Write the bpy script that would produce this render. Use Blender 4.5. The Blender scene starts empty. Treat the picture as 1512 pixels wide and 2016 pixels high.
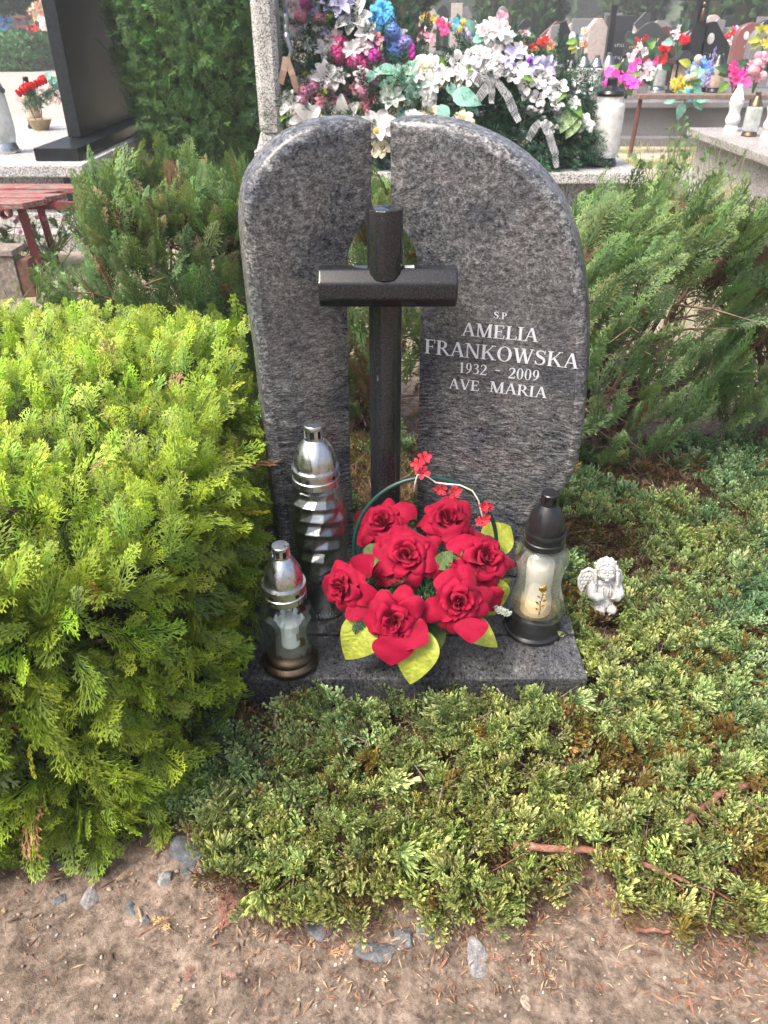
import bpy, bmesh, math, random
import numpy as np
from mathutils import Vector, Matrix

# ------------------------------------------------------------------ camera, world, sun, exposure
scene = bpy.context.scene
COL = scene.collection
PITCH = math.radians(32.6)
CAM_H = 1.20
FPX = 1514.0          # focal length in pixels of the 1512 x 2016 photograph
cam_d = bpy.data.cameras.new('camera')
cam_d.sensor_fit = 'VERTICAL'; cam_d.sensor_height = 36.0
cam_d.lens = FPX / 2016.0 * 36.0
cam_d.clip_start = 0.02; cam_d.clip_end = 600
cam_d.dof.use_dof = True; cam_d.dof.focus_distance = 1.6; cam_d.dof.aperture_fstop = 10.0
cam = bpy.data.objects.new('camera', cam_d); COL.objects.link(cam)
cam.location = (0, 0, CAM_H); cam.rotation_euler = (math.pi/2 - PITCH, 0, 0)
scene.camera = cam

SUN_EL, SUN_AZ = math.radians(58), math.radians(-125)     # azimuth from +Y towards +X
sd = Vector((math.sin(SUN_AZ)*math.cos(SUN_EL), math.cos(SUN_AZ)*math.cos(SUN_EL), math.sin(SUN_EL)))
world = bpy.data.worlds.new('World'); scene.world = world; world.use_nodes = True
wn = world.node_tree; wn.nodes.clear()
sky = wn.nodes.new('ShaderNodeTexSky'); sky.sky_type = 'NISHITA'; sky.sun_disc = False
sky.sun_elevation = SUN_EL; sky.sun_rotation = SUN_AZ; sky.dust_density = 8.0; sky.air_density = 1.0; sky.ozone_density = 1.0
bg = wn.nodes.new('ShaderNodeBackground'); bg.inputs[1].default_value = 0.15
wo = wn.nodes.new('ShaderNodeOutputWorld')
wn.links.new(sky.outputs[0], bg.inputs[0]); wn.links.new(bg.outputs[0], wo.inputs[0])
sun_d = bpy.data.lights.new('sun', 'SUN'); sun_d.energy = 2.3; sun_d.angle = math.radians(18); sun_d.color = (1.0, 0.95, 0.88)
sun = bpy.data.objects.new('sun', sun_d); COL.objects.link(sun)
sun.rotation_euler = (-sd).to_track_quat('-Z', 'Y').to_euler()
scene.view_settings.view_transform = 'Standard'; scene.view_settings.look = 'None'
scene.view_settings.gamma = 1.0; scene.view_settings.exposure = 1.12
scene.cycles.max_bounces = 8; scene.cycles.transparent_max_bounces = 12
scene.cycles.diffuse_bounces = 3; scene.cycles.glossy_bounces = 3; scene.cycles.transmission_bounces = 8
scene.cycles.volume_bounces = 0
scene.cycles.use_adaptive_sampling = True

# ------------------------------------------------------------------ reading places off the photograph's pixels
sp, cp = math.sin(PITCH), math.cos(PITCH)
def ray(px, py):
    x = (px-756)/FPX; y = (1008-py)/FPX
    return Vector((x, cp + sp*y, -sp + cp*y))
def Pz(px, py, z):
    r = ray(px, py); t = (z-CAM_H)/r.z
    return Vector((r.x*t, r.y*t, z))
def Py(px, py, Y):
    r = ray(px, py); t = Y/r.y
    return Vector((r.x*t, Y, CAM_H + r.z*t))
def size_at(npx, py, Y):
    return npx/FPX * Y/ray(756, py).y

# ------------------------------------------------------------------ noise
def _h(ix, iy, iz, seed):
    n = (ix.astype(np.int64)*374761393 + iy.astype(np.int64)*668265263 + iz.astype(np.int64)*2147483647 + seed*1274126177) & 0xffffffff
    n = ((n ^ (n >> 13)) * 1274126177) & 0xffffffff
    n = n ^ (n >> 16)
    return (n & 0xffff)/65535.0
def vnoise(x, y, z=0.0, seed=0):
    x = np.asarray(x, float); y = np.asarray(y, float); z = np.asarray(z, float) + 0*x
    xi, yi, zi = np.floor(x), np.floor(y), np.floor(z)
    fx, fy, fz = x-xi, y-yi, z-zi
    fx, fy, fz = [f*f*(3-2*f) for f in (fx, fy, fz)]
    r = 0
    for dx in (0, 1):
        for dy in (0, 1):
            for dz in (0, 1):
                w = (fx if dx else 1-fx)*(fy if dy else 1-fy)*(fz if dz else 1-fz)
                r = r + w*_h(xi+dx, yi+dy, zi+dz, seed)
    return r*2-1
def fbm(x, y, z=0.0, seed=0, o=4):
    r = 0; a = 1; s = 0
    for k in range(o):
        r = r + a*vnoise(np.asarray(x)*2**k+k*17.3, np.asarray(y)*2**k+k*9.1, np.asarray(z)*2**k, seed+k); s += a; a *= .5
    return r/s

# ------------------------------------------------------------------ materials
MATS = {}
class NT:
    def __init__(s, name):
        s.m = bpy.data.materials.new(name); s.m.use_nodes = True
        s.t = s.m.node_tree; s.n = s.t.nodes; s.p = s.n['Principled BSDF']; s.out = s.n['Material Output']
        MATS[name] = s.m
    def new(s, typ, **kw):
        n = s.n.new(typ)
        for k, v in kw.items():
            if k.startswith('i_'):
                key = k[2:]
                key = int(key) if key.isdigit() else key.replace('_', ' ')
                n.inputs[key].default_value = v
            else: setattr(n, k, v)
        return n
    def link(s, a, b): s.t.links.new(a, b)
    def coord(s, scale=(1,1,1), rot=(0,0,0), kind='Object'):
        tc = s.new('ShaderNodeTexCoord'); mp = s.new('ShaderNodeMapping')
        mp.inputs['Scale'].default_value = scale; mp.inputs['Rotation'].default_value = rot
        s.link(tc.outputs[kind], mp.inputs[0]); return mp.outputs[0]
    def noise(s, vec, scale, detail=4, rough=.6, dist=0):
        n = s.new('ShaderNodeTexNoise'); n.inputs['Scale'].default_value = scale; n.inputs['Detail'].default_value = detail
        n.inputs['Roughness'].default_value = rough; n.inputs['Distortion'].default_value = dist
        if vec: s.link(vec, n.inputs['Vector'])
        return n.outputs[0]
    def voro(s, vec, scale, feat='F1', out='Distance', rand=1.0):
        n = s.new('ShaderNodeTexVoronoi'); n.feature = feat; n.inputs['Scale'].default_value = scale
        n.inputs['Randomness'].default_value = rand
        if vec: s.link(vec, n.inputs['Vector'])
        return n.outputs[out]
    def ramp(s, fac, stops, interp='LINEAR'):
        r = s.new('ShaderNodeValToRGB'); cr = r.color_ramp; cr.interpolation = interp
        while len(cr.elements) < len(stops): cr.elements.new(.5)
        for e, (p, c) in zip(cr.elements, stops):
            e.position = p; e.color = (*c, 1) if len(c) == 3 else c
        s.link(fac, r.inputs[0]); return r.outputs[0]
    def mix(s, fac, a, b, mode='MIX'):
        m = s.new('ShaderNodeMix'); m.data_type = 'RGBA'; m.blend_type = mode
        for v, k in ((fac, 0), (a, 6), (b, 7)):
            if isinstance(v, (int, float)): m.inputs[k].default_value = v
            elif isinstance(v, tuple): m.inputs[k].default_value = (*v, 1)
            else: s.link(v, m.inputs[k])
        return m.outputs[2]
    def math(s, op, a, b=0.0):
        m = s.new('ShaderNodeMath'); m.operation = op
        for v, k in ((a, 0), (b, 1)):
            if isinstance(v, (int, float)): m.inputs[k].default_value = v
            else: s.link(v, m.inputs[k])
        return m.outputs[0]
    def bump(s, h, strength=.3, dist=.01):
        b = s.new('ShaderNodeBump'); b.inputs['Strength'].default_value = strength; b.inputs['Distance'].default_value = dist
        s.link(h, b.inputs['Height']); s.link(b.outputs[0], s.p.inputs['Normal']); return b.outputs[0]
    def base(s, c):
        if isinstance(c, tuple): s.p.inputs['Base Color'].default_value = (*c, 1)
        else: s.link(c, s.p.inputs['Base Color'])
    def set(s, **kw):
        for k, v in kw.items(): s.p.inputs[k.replace('_', ' ')].default_value = v
        return s
V = lambda c: (c[0], c[1], c[2])

def plain(name, col, rough=.6, metal=0, var=.25, scale=30, bump=.15, bd=.002, **kw):
    if name in MATS: return MATS[name]
    t = NT(name); v = t.coord(); n = t.noise(v, scale, 5, .65)
    lo = tuple(max(0, c*(1-var)) for c in col); hi = tuple(min(1, c*(1+var)) for c in col)
    t.base(t.ramp(n, [(.3, lo), (.7, hi)])); t.set(Roughness=rough, Metallic=metal, **kw)
    if bump: t.bump(t.noise(v, scale*3, 4), bump, bd)
    return t.m

def leafy(name, rough=.5, trans=.3, tcol=(1.2, 1.25, .6), spec=.4):
    """foliage: colour from the mesh's own Col attribute, with light passing through thin leaves"""
    if name in MATS: return MATS[name]
    t = NT(name)
    a = t.new('ShaderNodeAttribute'); a.attribute_name = 'Col'
    v = t.coord(); n = t.noise(v, 90, 2)
    c = t.mix(1.0, a.outputs['Color'], t.ramp(n, [(.3, (.75,.75,.75)), (.7, (1.2,1.2,1.2))]), 'MULTIPLY')
    t.base(c); t.set(Roughness=rough, Specular_IOR_Level=spec)
    tr = t.new('ShaderNodeBsdfTranslucent'); t.link(t.mix(1.0, c, tcol, 'MULTIPLY'), tr.inputs[0])
    mx = t.new('ShaderNodeMixShader'); mx.inputs[0].default_value = trans
    t.link(t.p.outputs[0], mx.inputs[1]); t.link(tr.outputs[0], mx.inputs[2]); t.link(mx.outputs[0], t.out.inputs[0])
    return t.m

def glassy(name, col=(.93,.97,.95), rough=.04, bump_scale=0, clear=.5, bstr=.4, bdist=.004):
    if name in MATS: return MATS[name]
    t = NT(name); t.base(col); t.set(Roughness=rough, IOR=1.45); t.p.inputs['Transmission Weight'].default_value = 1.0
    if bump_scale:
        v = t.coord(); t.bump(t.voro(v, bump_scale), bstr, bdist)
    tr = t.new('ShaderNodeBsdfTransparent'); tr.inputs[0].default_value = (*col, 1)
    mx = t.new('ShaderNodeMixShader'); mx.inputs[0].default_value = clear
    t.link(t.p.outputs[0], mx.inputs[1]); t.link(tr.outputs[0], mx.inputs[2]); t.link(mx.outputs[0], t.out.inputs[0])
    return t.m

# polished grey granite with pale wisps that run almost level near the foot
def granite_wispy(name='wispy granite', k=1.0, sc=1.0, rgh=.15):
    t = NT(name); v = t.coord((1,1,1))
    warp = t.noise(v, 5, 3, .6)
    vm = t.new('ShaderNodeVectorMath'); vm.operation = 'SCALE'; vm.inputs['Scale'].default_value = .05
    wn3 = t.new('ShaderNodeTexNoise'); wn3.inputs['Scale'].default_value = 7; wn3.inputs['Detail'].default_value = 3; t.link(v, wn3.inputs['Vector'])
    t.link(wn3.outputs[1], vm.inputs[0])
    ad = t.new('ShaderNodeVectorMath'); ad.operation = 'ADD'; t.link(v, ad.inputs[0]); t.link(vm.outputs[0], ad.inputs[1])
    def scaled(sc):
        mp = t.new('ShaderNodeMapping'); mp.inputs['Scale'].default_value = sc; t.link(ad.outputs[0], mp.inputs[0]); return mp.outputs[0]
    blot = t.noise(scaled((1*sc, 1*sc, 1.35*sc)), 78, 7, .74, .3)
    streak = t.noise(scaled((.50, 1, 3.0) if sc == 1 else (1.6, .9, 1.2)), 76*sc, 7, .76, .4)
    sx = t.new('ShaderNodeSeparateXYZ'); t.link(v, sx.inputs[0])
    up = t.new('ShaderNodeMapRange'); up.inputs[1].default_value = .35; up.inputs[2].default_value = .75; t.link(sx.outputs[2], up.inputs[0])
    streak = t.math('ADD', t.math('MULTIPLY', streak, 1.45), -.225)
    f = t.mix(up.outputs[0], streak, blot)
    cry = t.voro(scaled((1*sc, 1*sc, 1.5*sc)), 260, out='Color'); f = t.mix(.20, f, cry)
    c1 = t.ramp(f, [(.35, (.014,.015,.017)), (.46, (.055,.057,.062)), (.56, (.155*k,.157*k,.165*k)), (.70, (.34*k,.34*k,.35*k))])
    big = t.noise(v, 9, 3, .6)
    c2 = t.mix(1.0, c1, t.ramp(big, [(.35, (.60,.63,.70)), (.52, (1.0,.99,.98)), (.72, (1.25,1.20,1.14))]), 'MULTIPLY')
    fine = t.noise(v, 420, 2, .6)
    c3 = t.mix(1.0, c2, t.ramp(fine, [(.35, (.78,.78,.78)), (.65, (1.2,1.2,1.2))]), 'MULTIPLY')
    t.base(c3); t.set(Roughness=.15)
    t.link(t.ramp(t.noise(v, 30, 4), [(.3, (rgh*.5,)*3), (.7, (rgh*1.5,)*3)]), t.p.inputs['Roughness'])
    t.bump(t.noise(v, 260, 3), .05, .0006)
    return t.m
def granite_black():
    t = NT('black granite'); v = t.coord(); f = t.noise(v, 330, 3, .7)
    t.base(t.ramp(f, [(.48, (.010,.011,.013)), (.68, (.024,.026,.030)), (.80, (.10,.105,.115))])); t.set(Roughness=.09)
    return t.m
def granite_speckled(name='speckled granite', sc=170, hi=(.62,.61,.60), lo=(.05,.05,.05)):
    if name in MATS: return MATS[name]
    t = NT(name); v = t.coord(); f = t.voro(v, sc, out='Color'); n = t.noise(v, sc*1.2, 4, .7)
    g = t.mix(.5, f, n)
    t.base(t.mix(1.0, t.ramp(g, [(.34, lo), (.47, tuple(.6*h for h in hi)), (.62, hi)]), t.ramp(t.noise(v, 4, 4), [(.3, (.72,.72,.70)), (.7, (1.05,1.05,1.05))]), 'MULTIPLY'))
    t.set(Roughness=.45); t.bump(n, .12, .001)
    return t.m

# ------------------------------------------------------------------ mesh building
class MB:
    def __init__(s): s.v = []; s.f = []; s.n = 0; s.c = []
    def add(s, v, f, col=None):
        v = [tuple(p) for p in v]; s.v += v; s.f += [tuple(i+s.n for i in q) for q in f]; s.n += len(v)
        s.c += [(col if col is not None else (1,1,1))]*len(v)
        return s
    def box(s, c, d, rz=0, taper=1.0, jit=0):
        cx, cy, cz = c; dx, dy, dz = [k/2 for k in d]; ca, sa = math.cos(rz), math.sin(rz); v = []
        for z, k in ((-dz, 1.0), (dz, taper)):
            for x, y in ((-dx,-dy), (dx,-dy), (dx,dy), (-dx,dy)):
                x *= k; y *= k
                v.append((cx + x*ca - y*sa, cy + x*sa + y*ca, cz + z))
        return s.add(v, [(3,2,1,0), (4,5,6,7), (0,1,5,4), (1,2,6,5), (2,3,7,6), (3,0,4,7)])
    def lathe(s, prof, seg=32, c=(0,0,0), rib=None, close=True, col=None):
        v = []; f = []
        for i, (r, z) in enumerate(prof):
            for k in range(seg):
                a = 2*math.pi*k/seg; rr = r*(rib(a, z, i) if rib else 1)
                v.append((c[0]+rr*math.cos(a), c[1]+rr*math.sin(a), c[2]+z))
        m = len(prof)
        for i in range(m-1):
            for k in range(seg):
                k2 = (k+1) % seg; f.append((i*seg+k, i*seg+k2, (i+1)*seg+k2, (i+1)*seg+k))
        if close:
            f.append(tuple(reversed(range(seg)))); f.append(tuple(range((m-1)*seg, m*seg)))
        return s.add(v, f, col)
    def tube(s, pts, r, seg=8, caps=True, col=None):
        pts = [Vector(p) for p in pts]; n = len(pts)
        rs = [r]*n if isinstance(r, (int, float)) else r
        v = []; f = []; up = None
        for i, p in enumerate(pts):
            d = (pts[min(i+1, n-1)] - pts[max(i-1, 0)]).normalized()
            if up is None: up = d.orthogonal().normalized()
            up = (up - d*up.dot(d)); up = up.normalized() if up.length > 1e-6 else d.orthogonal().normalized()
            w = d.cross(up)
            for k in range(seg):
                a = 2*math.pi*k/seg; v.append(p + (up*math.cos(a) + w*math.sin(a))*rs[i])
        for i in range(n-1):
            for k in range(seg):
                k2 = (k+1) % seg; f.append((i*seg+k, i*seg+k2, (i+1)*seg+k2, (i+1)*seg+k))
        if caps: f.append(tuple(reversed(range(seg)))); f.append(tuple(range((n-1)*seg, n*seg)))
        return s.add(v, f, col)
    def ellipsoid(s, c, r, seg=16, rings=10, rot=None, col=None):
        v = [Vector((0,0,-1))]; f = []
        for i in range(1, rings):
            t = math.pi*i/rings
            for k in range(seg):
                a = 2*math.pi*k/seg; v.append(Vector((math.sin(t)*math.cos(a), math.sin(t)*math.sin(a), -math.cos(t))))
        v.append(Vector((0,0,1)))
        for k in range(seg):
            k2 = (k+1) % seg; f.append((0, 1+k2, 1+k)); L = 1+(rings-2)*seg; f.append((L+k, L+k2, len(v)-1))
        for i in range(rings-2):
            for k in range(seg):
                k2 = (k+1) % seg; a = 1+i*seg; f.append((a+k, a+k2, a+seg+k2, a+seg+k))
        M = rot if rot is not None else Matrix.Identity(3)
        v = [M @ Vector((p.x*r[0], p.y*r[1], p.z*r[2])) + Vector(c) for p in v]
        return s.add(v, f, col)
    def strip(s, pts, w, nrm, th=.0):
        """ribbon along pts, width w along nrm x direction"""
        pts = [Vector(p) for p in pts]; v = []; f = []; n = len(pts)
        for i, p in enumerate(pts):
            d = (pts[min(i+1, n-1)] - pts[max(i-1, 0)]).normalized(); x = d.cross(Vector(nrm)).normalized()
            ww = w[i] if isinstance(w, (list, tuple)) else w
            v += [p - x*ww/2, p + x*ww/2]
        for i in range(n-1): f.append((2*i, 2*i+1, 2*i+3, 2*i+2))
        return s.add(v, f)
    def mesh(s, name, mat=None, smooth=False, origin=(0,0,0), colattr=False):
        me = bpy.data.meshes.new(name)
        o = Vector(origin)
        me.from_pydata([Vector(p)-o for p in s.v], [], s.f); me.update()
        if colattr:
            a = me.color_attributes.new('Col', 'FLOAT_COLOR', 'POINT')
            a.data.foreach_set('color', np.array([(*c, 1) for c in s.c], dtype=np.float32).ravel())
        if smooth: me.polygons.foreach_set('use_smooth', [True]*len(me.polygons))
        if mat: me.materials.append(mat)
        return me

def bevel(me, w=.003, seg=2, angle=35):
    bm = bmesh.new(); bm.from_mesh(me); bm.normal_update()
    ed = [e for e in bm.edges if len(e.link_faces) == 2 and e.calc_face_angle(0) > math.radians(angle)]
    bmesh.ops.bevel(bm, geom=ed, offset=w, segments=seg, affect='EDGES', profile=.6, clamp_overlap=True)
    bm.to_mesh(me); bm.free(); return me
def autosmooth(me, ang=40):
    me.polygons.foreach_set('use_smooth', [True]*len(me.polygons))
    bm = bmesh.new(); bm.from_mesh(me)
    for e in bm.edges:
        if len(e.link_faces) == 2 and e.calc_face_angle(0) > math.radians(ang): e.smooth = False
    bm.to_mesh(me); bm.free(); return me

def tag(o, label=None, cat=None, group=None, kind=None):
    if label: o['label'] = label
    if cat: o['category'] = cat
    if group: o['group'] = group
    if kind: o['kind'] = kind
    return o
def thing(name, label, cat, loc=(0,0,0), rz=0, group=None, rot=None, scale=1):
    o = bpy.data.objects.new(name, None); COL.objects.link(o); o.location = loc
    o.rotation_euler = rot if rot is not None else (0, 0, rz); o.scale = (scale,)*3
    o.empty_display_size = .1
    return tag(o, label, cat, group)
def obj(name, me, parent=None, label=None, mtx=None):
    o = bpy.data.objects.new(name, me); COL.objects.link(o)
    if parent is not None: o.parent = parent
    if mtx is not None: o.matrix_basis = mtx
    if label: o['label'] = label
    return o
def solo(name, me, label=None, cat=None, group=None, kind=None, loc=None):
    o = obj(name, me); tag(o, label, cat, group, kind)
    if loc is not None: o.location = loc
    return o

def big_mesh(name, V_, Q_, C_=None, mat=None, smooth=False, origin=(0,0,0)):
    me = bpy.data.meshes.new(name)
    V_ = (V_ - np.array(origin)).astype(np.float32); nq = len(Q_); k = Q_.shape[1]
    me.vertices.add(len(V_)); me.vertices.foreach_set('co', V_.ravel())
    me.loops.add(nq*k); me.loops.foreach_set('vertex_index', Q_.astype(np.int32).ravel())
    me.polygons.add(nq); me.polygons.foreach_set('loop_start', np.arange(0, nq*k, k, dtype=np.int32))
    if smooth: me.polygons.foreach_set('use_smooth', np.ones(nq, dtype=bool))
    me.update(calc_edges=True)
    if C_ is not None:
        a = me.color_attributes.new('Col', 'FLOAT_COLOR', 'POINT')
        c = np.ones((len(V_), 4), dtype=np.float32); c[:, :3] = C_
        a.data.foreach_set('color', c.ravel())
    if mat: me.materials.append(mat)
    return me

def norm(a): return a/np.maximum(np.linalg.norm(a, axis=-1, keepdims=True), 1e-9)
def scatter(tmpls, pos, d, n, sc, base, tip, rng, tipjit=.15):
    """copies of leaf templates (verts, quads, tip value) along direction d with face normal n"""
    d = norm(d); n = n - d*(n*d).sum(-1, keepdims=True); n = norm(n); x = np.cross(d, n)
    which = rng.integers(0, len(tmpls), len(pos)); Vs, Qs, Cs = [], [], []; off = 0
    base = np.broadcast_to(base, (len(pos), 3)); tip = np.broadcast_to(tip, (len(pos), 3))
    for k, (tv, tq, tt) in enumerate(tmpls):
        m = which == k; c = int(m.sum())
        if not c: continue
        R = np.stack([x[m]*rng.uniform(.72, 1.25, (c, 1)), d[m], n[m]*rng.uniform(.3, 2.2, (c, 1))], axis=1)                    # rows: local axes
        P = np.einsum('vi,kij->kvj', tv, R)*sc[m][:, None, None] + pos[m][:, None, :]
        Vs.append(P.reshape(-1, 3))
        Qs.append((tq[None] + (np.arange(c)*len(tv))[:, None, None] + off).reshape(-1, 4)); off += c*len(tv)
        w = np.clip(tt[None, :, None]*(1+rng.normal(0, tipjit, (c, 1, 1))), 0, 1)**1.5
        Cs.append((base[m][:, None]*(1-w) + tip[m][:, None]*w).reshape(-1, 3))
    return np.concatenate(Vs), np.concatenate(Qs), np.concatenate(Cs)
def merge(parts):
    Vs, Qs, Cs = [], [], []; off = 0
    for v, q, c in parts:
        Vs.append(v); Qs.append(q+off); Cs.append(c); off += len(v)
    return np.concatenate(Vs), np.concatenate(Qs), np.concatenate(Cs)

class LT:
    """leaf template made of kites"""
    def __init__(s): s.v = []; s.q = []; s.t = []
    def kite(s, p, d, L, w, n=(0,0,1), t0=0, t1=1, ridge=0.0, mid=.45):
        p = np.array(p, float); d = norm(np.array(d, float)); n = np.array(n, float); x = norm(np.cross(d, n))
        i = len(s.v); m = p + d*L*mid
        s.v += [p, m + x*w/2 + n*ridge, p + d*L, m - x*w/2 + n*ridge]; s.q.append((i, i+1, i+2, i+3)); tm = t0*.5+t1*.5
        s.t += [t0, tm, t1, tm]
    def finger(s, p, d, L, w, n=(0,0,1), t0=0, t1=1, mid=.55, rise=.4):
        p = np.array(p, float); d = norm(np.array(d, float)); n = np.array(n, float); x = norm(np.cross(d, n)); m = p + d*L*mid; i = len(s.v)
        s.v += [p, m + x*w/2, p + d*L, m - x*w/2, m + np.cross(x, d)*w*rise]; s.q += [(i, i+1, i+2, i+4), (i, i+4, i+2, i+3)]; tm = t0+(t1-t0)*.55
        s.t += [t0, tm, t1, tm, tm]
    def done(s, bend=.0, fold=.0):
        v = np.array(s.v); v[:, 2] -= bend*v[:, 1]**2 + fold*np.abs(v[:, 0])
        return v, np.array(s.q), np.array(s.t)

def frond(rng, n=9, sub=4, wid=.5, kw=.035, bend=.2, fold=.15, ang=42, tipw=1.0, fat=False):
    """flat fern-like thuja spray, length 1 along +Y"""
    L = LT(); L.kite((0,0,0), (0,1,0), 1.0, kw*1.1, t0=0, t1=.6, mid=.3)
    for k in range(n):
        for sd_ in (-1, 1):
            t = .08 + .86*(k + (0 if sd_ < 0 else .5) + rng.uniform(-.2,.2))/n
            ln = wid*(math.sin(math.pi*min(1, (t*.85+.18)))**.8)*rng.uniform(.75, 1.15)*(1-.35*t)
            a = math.radians(ang + rng.uniform(-7, 7)) * (1-.35*t); dx, dy = sd_*math.sin(a), math.cos(a)
            zt = rng.uniform(-.12, .12)
            p = np.array((0, t, 0)); d = norm(np.array((dx, dy, zt)))
            L.kite(p, d, ln, kw, t0=t*.5, t1=.9, ridge=.004)
            ns = max(1, int(round(sub*ln/wid+.3)))
            for j in range(ns):
                u = (j+.6)/(ns+.4)
                for s2 in (-1, 1):
                    a2 = a*sd_ + s2*math.radians(36+rng.uniform(-8, 8)); l2 = ln*.36*(1-.45*u)*rng.uniform(.8, 1.2)
                    (L.finger if fat else L.kite)(p + d*ln*u, (math.sin(a2), math.cos(a2), zt+rng.uniform(-.15,.15)), l2, kw*.95, t0=.30+.25*t, t1=min(1, .80+.3*t)*tipw)
    return L.done(bend, fold)

def tuft(rng, subs=9, tips=5):
    """juniper shoot: flat-topped fans of stiff scale twigs set along a stem, length 1 along +Y, up +Z"""
    L = LT(); L.kite((0,0,0), (0,1,.05), .95, .03, t0=0, t1=.2)
    for k in range(subs+1):
        t = .05 + .80*k/subs; sd_ = -1 if k % 2 else 1; up = rng.uniform(.1, .7)
        d = norm(np.array((sd_*rng.uniform(.28, .75), 1.0, up))) if k < subs else np.array((0, 1, .2))
        ln = .34*(1-.25*t)*rng.uniform(.85, 1.2); p = np.array((0, t*.85, 0)); L.kite(p, d, ln, .024, t0=.0, t1=.2)
        pn = norm(np.cross(d, norm(np.cross(np.array((0, .2, 1.)), d)))*-1); pn = pn if pn[2] > 0 else -pn; sx = norm(np.cross(d, pn))
        for j in range(tips):
            u = .2+.75*j/(tips-1); s2 = (-1)**j if j < tips-1 else 0
            dd = norm(d + sx*s2*rng.uniform(.25, .6) + pn*rng.uniform(-.15, .5)); q = p + d*ln*u*.9; l2 = rng.uniform(.17, .27)
            L.finger(q, dd, l2, .048, n=norm(pn+rng.normal(0,.35,3)), t0=.0, t1=1.0, mid=.7)
            L.finger(q + dd*l2*.45, norm(dd + sx*rng.choice((-1, 1))*.45 + pn*.15), l2*.5, .044, n=norm(pn+rng.normal(0,.35,3)), t0=.3, t1=1.0, mid=.65)
    return L.done(0, 0)

def needle_sprig(rng, n=46, ln=.3, w=.018):
    L = LT(); L.kite((0,0,0), (0,1,0), 1, .03, t0=0, t1=.1)
    for k in range(n):
        t = k/n; az = rng.uniform(0, 6.283); d = norm(np.array((math.cos(az), .75, math.sin(az)*.8)))
        L.kite((0, t, 0), d, ln*(1-.3*t)*rng.uniform(.8, 1.2), w, n=norm(np.array((math.sin(az), .2, -math.cos(az)+.01))), t0=.1, t1=1)
    return L.done(.1, 0)

def hsv_jit(rng, base, n, v=.18, h=.1):
    b = np.broadcast_to(np.array(base, float), (n, 3)).copy()
    b *= np.exp(rng.normal(0, v, (n, 1))); b *= np.exp(rng.normal(0, h, (n, 3))); return b
# ================================================================== GROUND
def soil_mat():
    t = NT('soil'); v = t.coord()
    n1 = t.noise(v, 3.5, 5, .6); n2 = t.noise(v, 60, 6, .7); n3 = t.voro(v, 260, out='Color'); n4 = t.noise(v, 14, 5, .65)
    c = t.ramp(n2, [(.30, (.070,.054,.044)), (.46, (.17,.138,.114)), (.60, (.265,.220,.185)), (.80, (.40,.345,.30))])
    c = t.mix(1.0, c, t.ramp(n1, [(.35, (.80,.77,.74)), (.65, (1.12,1.07,1.04))]), 'MULTIPLY')
    c = t.mix(1.0, c, t.ramp(n4, [(.35, (.72,.70,.68)), (.6, (1.08,1.06,1.05))]), 'MULTIPLY')
    g = t.ramp(n3, [(.0, (.5,.48,.45)), (.25, (1,1,1)), (.9, (1,1,1)), (.97, (1.9,1.85,1.8))])
    c = t.mix(.7, c, g, 'MULTIPLY')
    # further off: dry grass and moss between the graves
    sx = t.new('ShaderNodeSeparateXYZ'); t.link(v, sx.inputs[0])
    far = t.new('ShaderNodeMapRange'); far.inputs[1].default_value = 2.6; far.inputs[2].default_value = 5; t.link(sx.outputs[1], far.inputs[0])
    patch = t.ramp(t.noise(v, 1.1, 5, .7), [(.42, (0,0,0)), (.58, (1,1,1))])
    fac = t.math('MULTIPLY', far.outputs[0], patch)
    gr = t.ramp(t.noise(v, 25, 5, .7), [(.3, (.09,.10,.035)), (.55, (.20,.21,.08)), (.8, (.36,.33,.17))])
    pale = t.ramp(n2, [(.3, (.30,.25,.20)), (.7, (.55,.48,.41))])
    c = t.mix(far.outputs[0], c, pale); c = t.mix(fac, c, gr)
    t.base(c); t.set(Roughness=.95, Specular_IOR_Level=.2)
    h = t.math('ADD', n2, t.math('MULTIPLY', t.noise(v, 220, 4, .7), .6)); t.bump(h, .9, .006)
    return t.m
def ground_z(x, y):
    x = np.asarray(x, float); y = np.asarray(y, float)
    near = np.clip((4.5-y)/1.5, 0, 1)*np.clip((3-np.abs(x)), 0, 1)
    z = .012*fbm(x*4, y*4, seed=3) + near*(.006*fbm(x*16, y*16, seed=7, o=3) + .0035*vnoise(x*60, y*60, seed=9) + .0022*vnoise(x*130, y*130, seed=12))
    bump = np.clip(vnoise(x*38, y*38, seed=21)-.35, 0, 1)*.010*near
    return z + bump - .006
def grow(a, b, s0, k):
    out = [a]; s = s0
    while abs(out[-1]-a) < abs(b-a): out.append(out[-1] + s*(1 if b > a else -1)); s *= k
    return out[1:]
xs = np.concatenate([np.array(grow(-1.9, -150, .02, 1.12))[::-1], np.arange(-1.9, 1.9, .0085), np.array(grow(1.9, 150, .02, 1.12))])
ys = np.concatenate([np.array(grow(.1, -30, .02, 1.2))[::-1], np.arange(.1, 1.5, .0075), np.arange(1.5, 3.2, .02), np.array(grow(3.2, 300, .025, 1.1))])
gx, gy = np.meshgrid(xs, ys); gz = ground_z(gx, gy)
gv = np.stack([gx, gy, gz], -1).reshape(-1, 3); nx, ny = len(xs), len(ys)
ii = (np.arange(ny-1)[:, None]*nx + np.arange(nx-1)[None]).ravel()
gq = np.stack([ii, ii+1, ii+nx+1, ii+nx], 1)
solo('ground', big_mesh('ground', gv, gq, mat=soil_mat(), smooth=True), 'bare sandy soil with grit and dry patches', kind='structure')
def gz1(x, y): return float(ground_z(np.array([x]), np.array([y]))[0])

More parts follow.
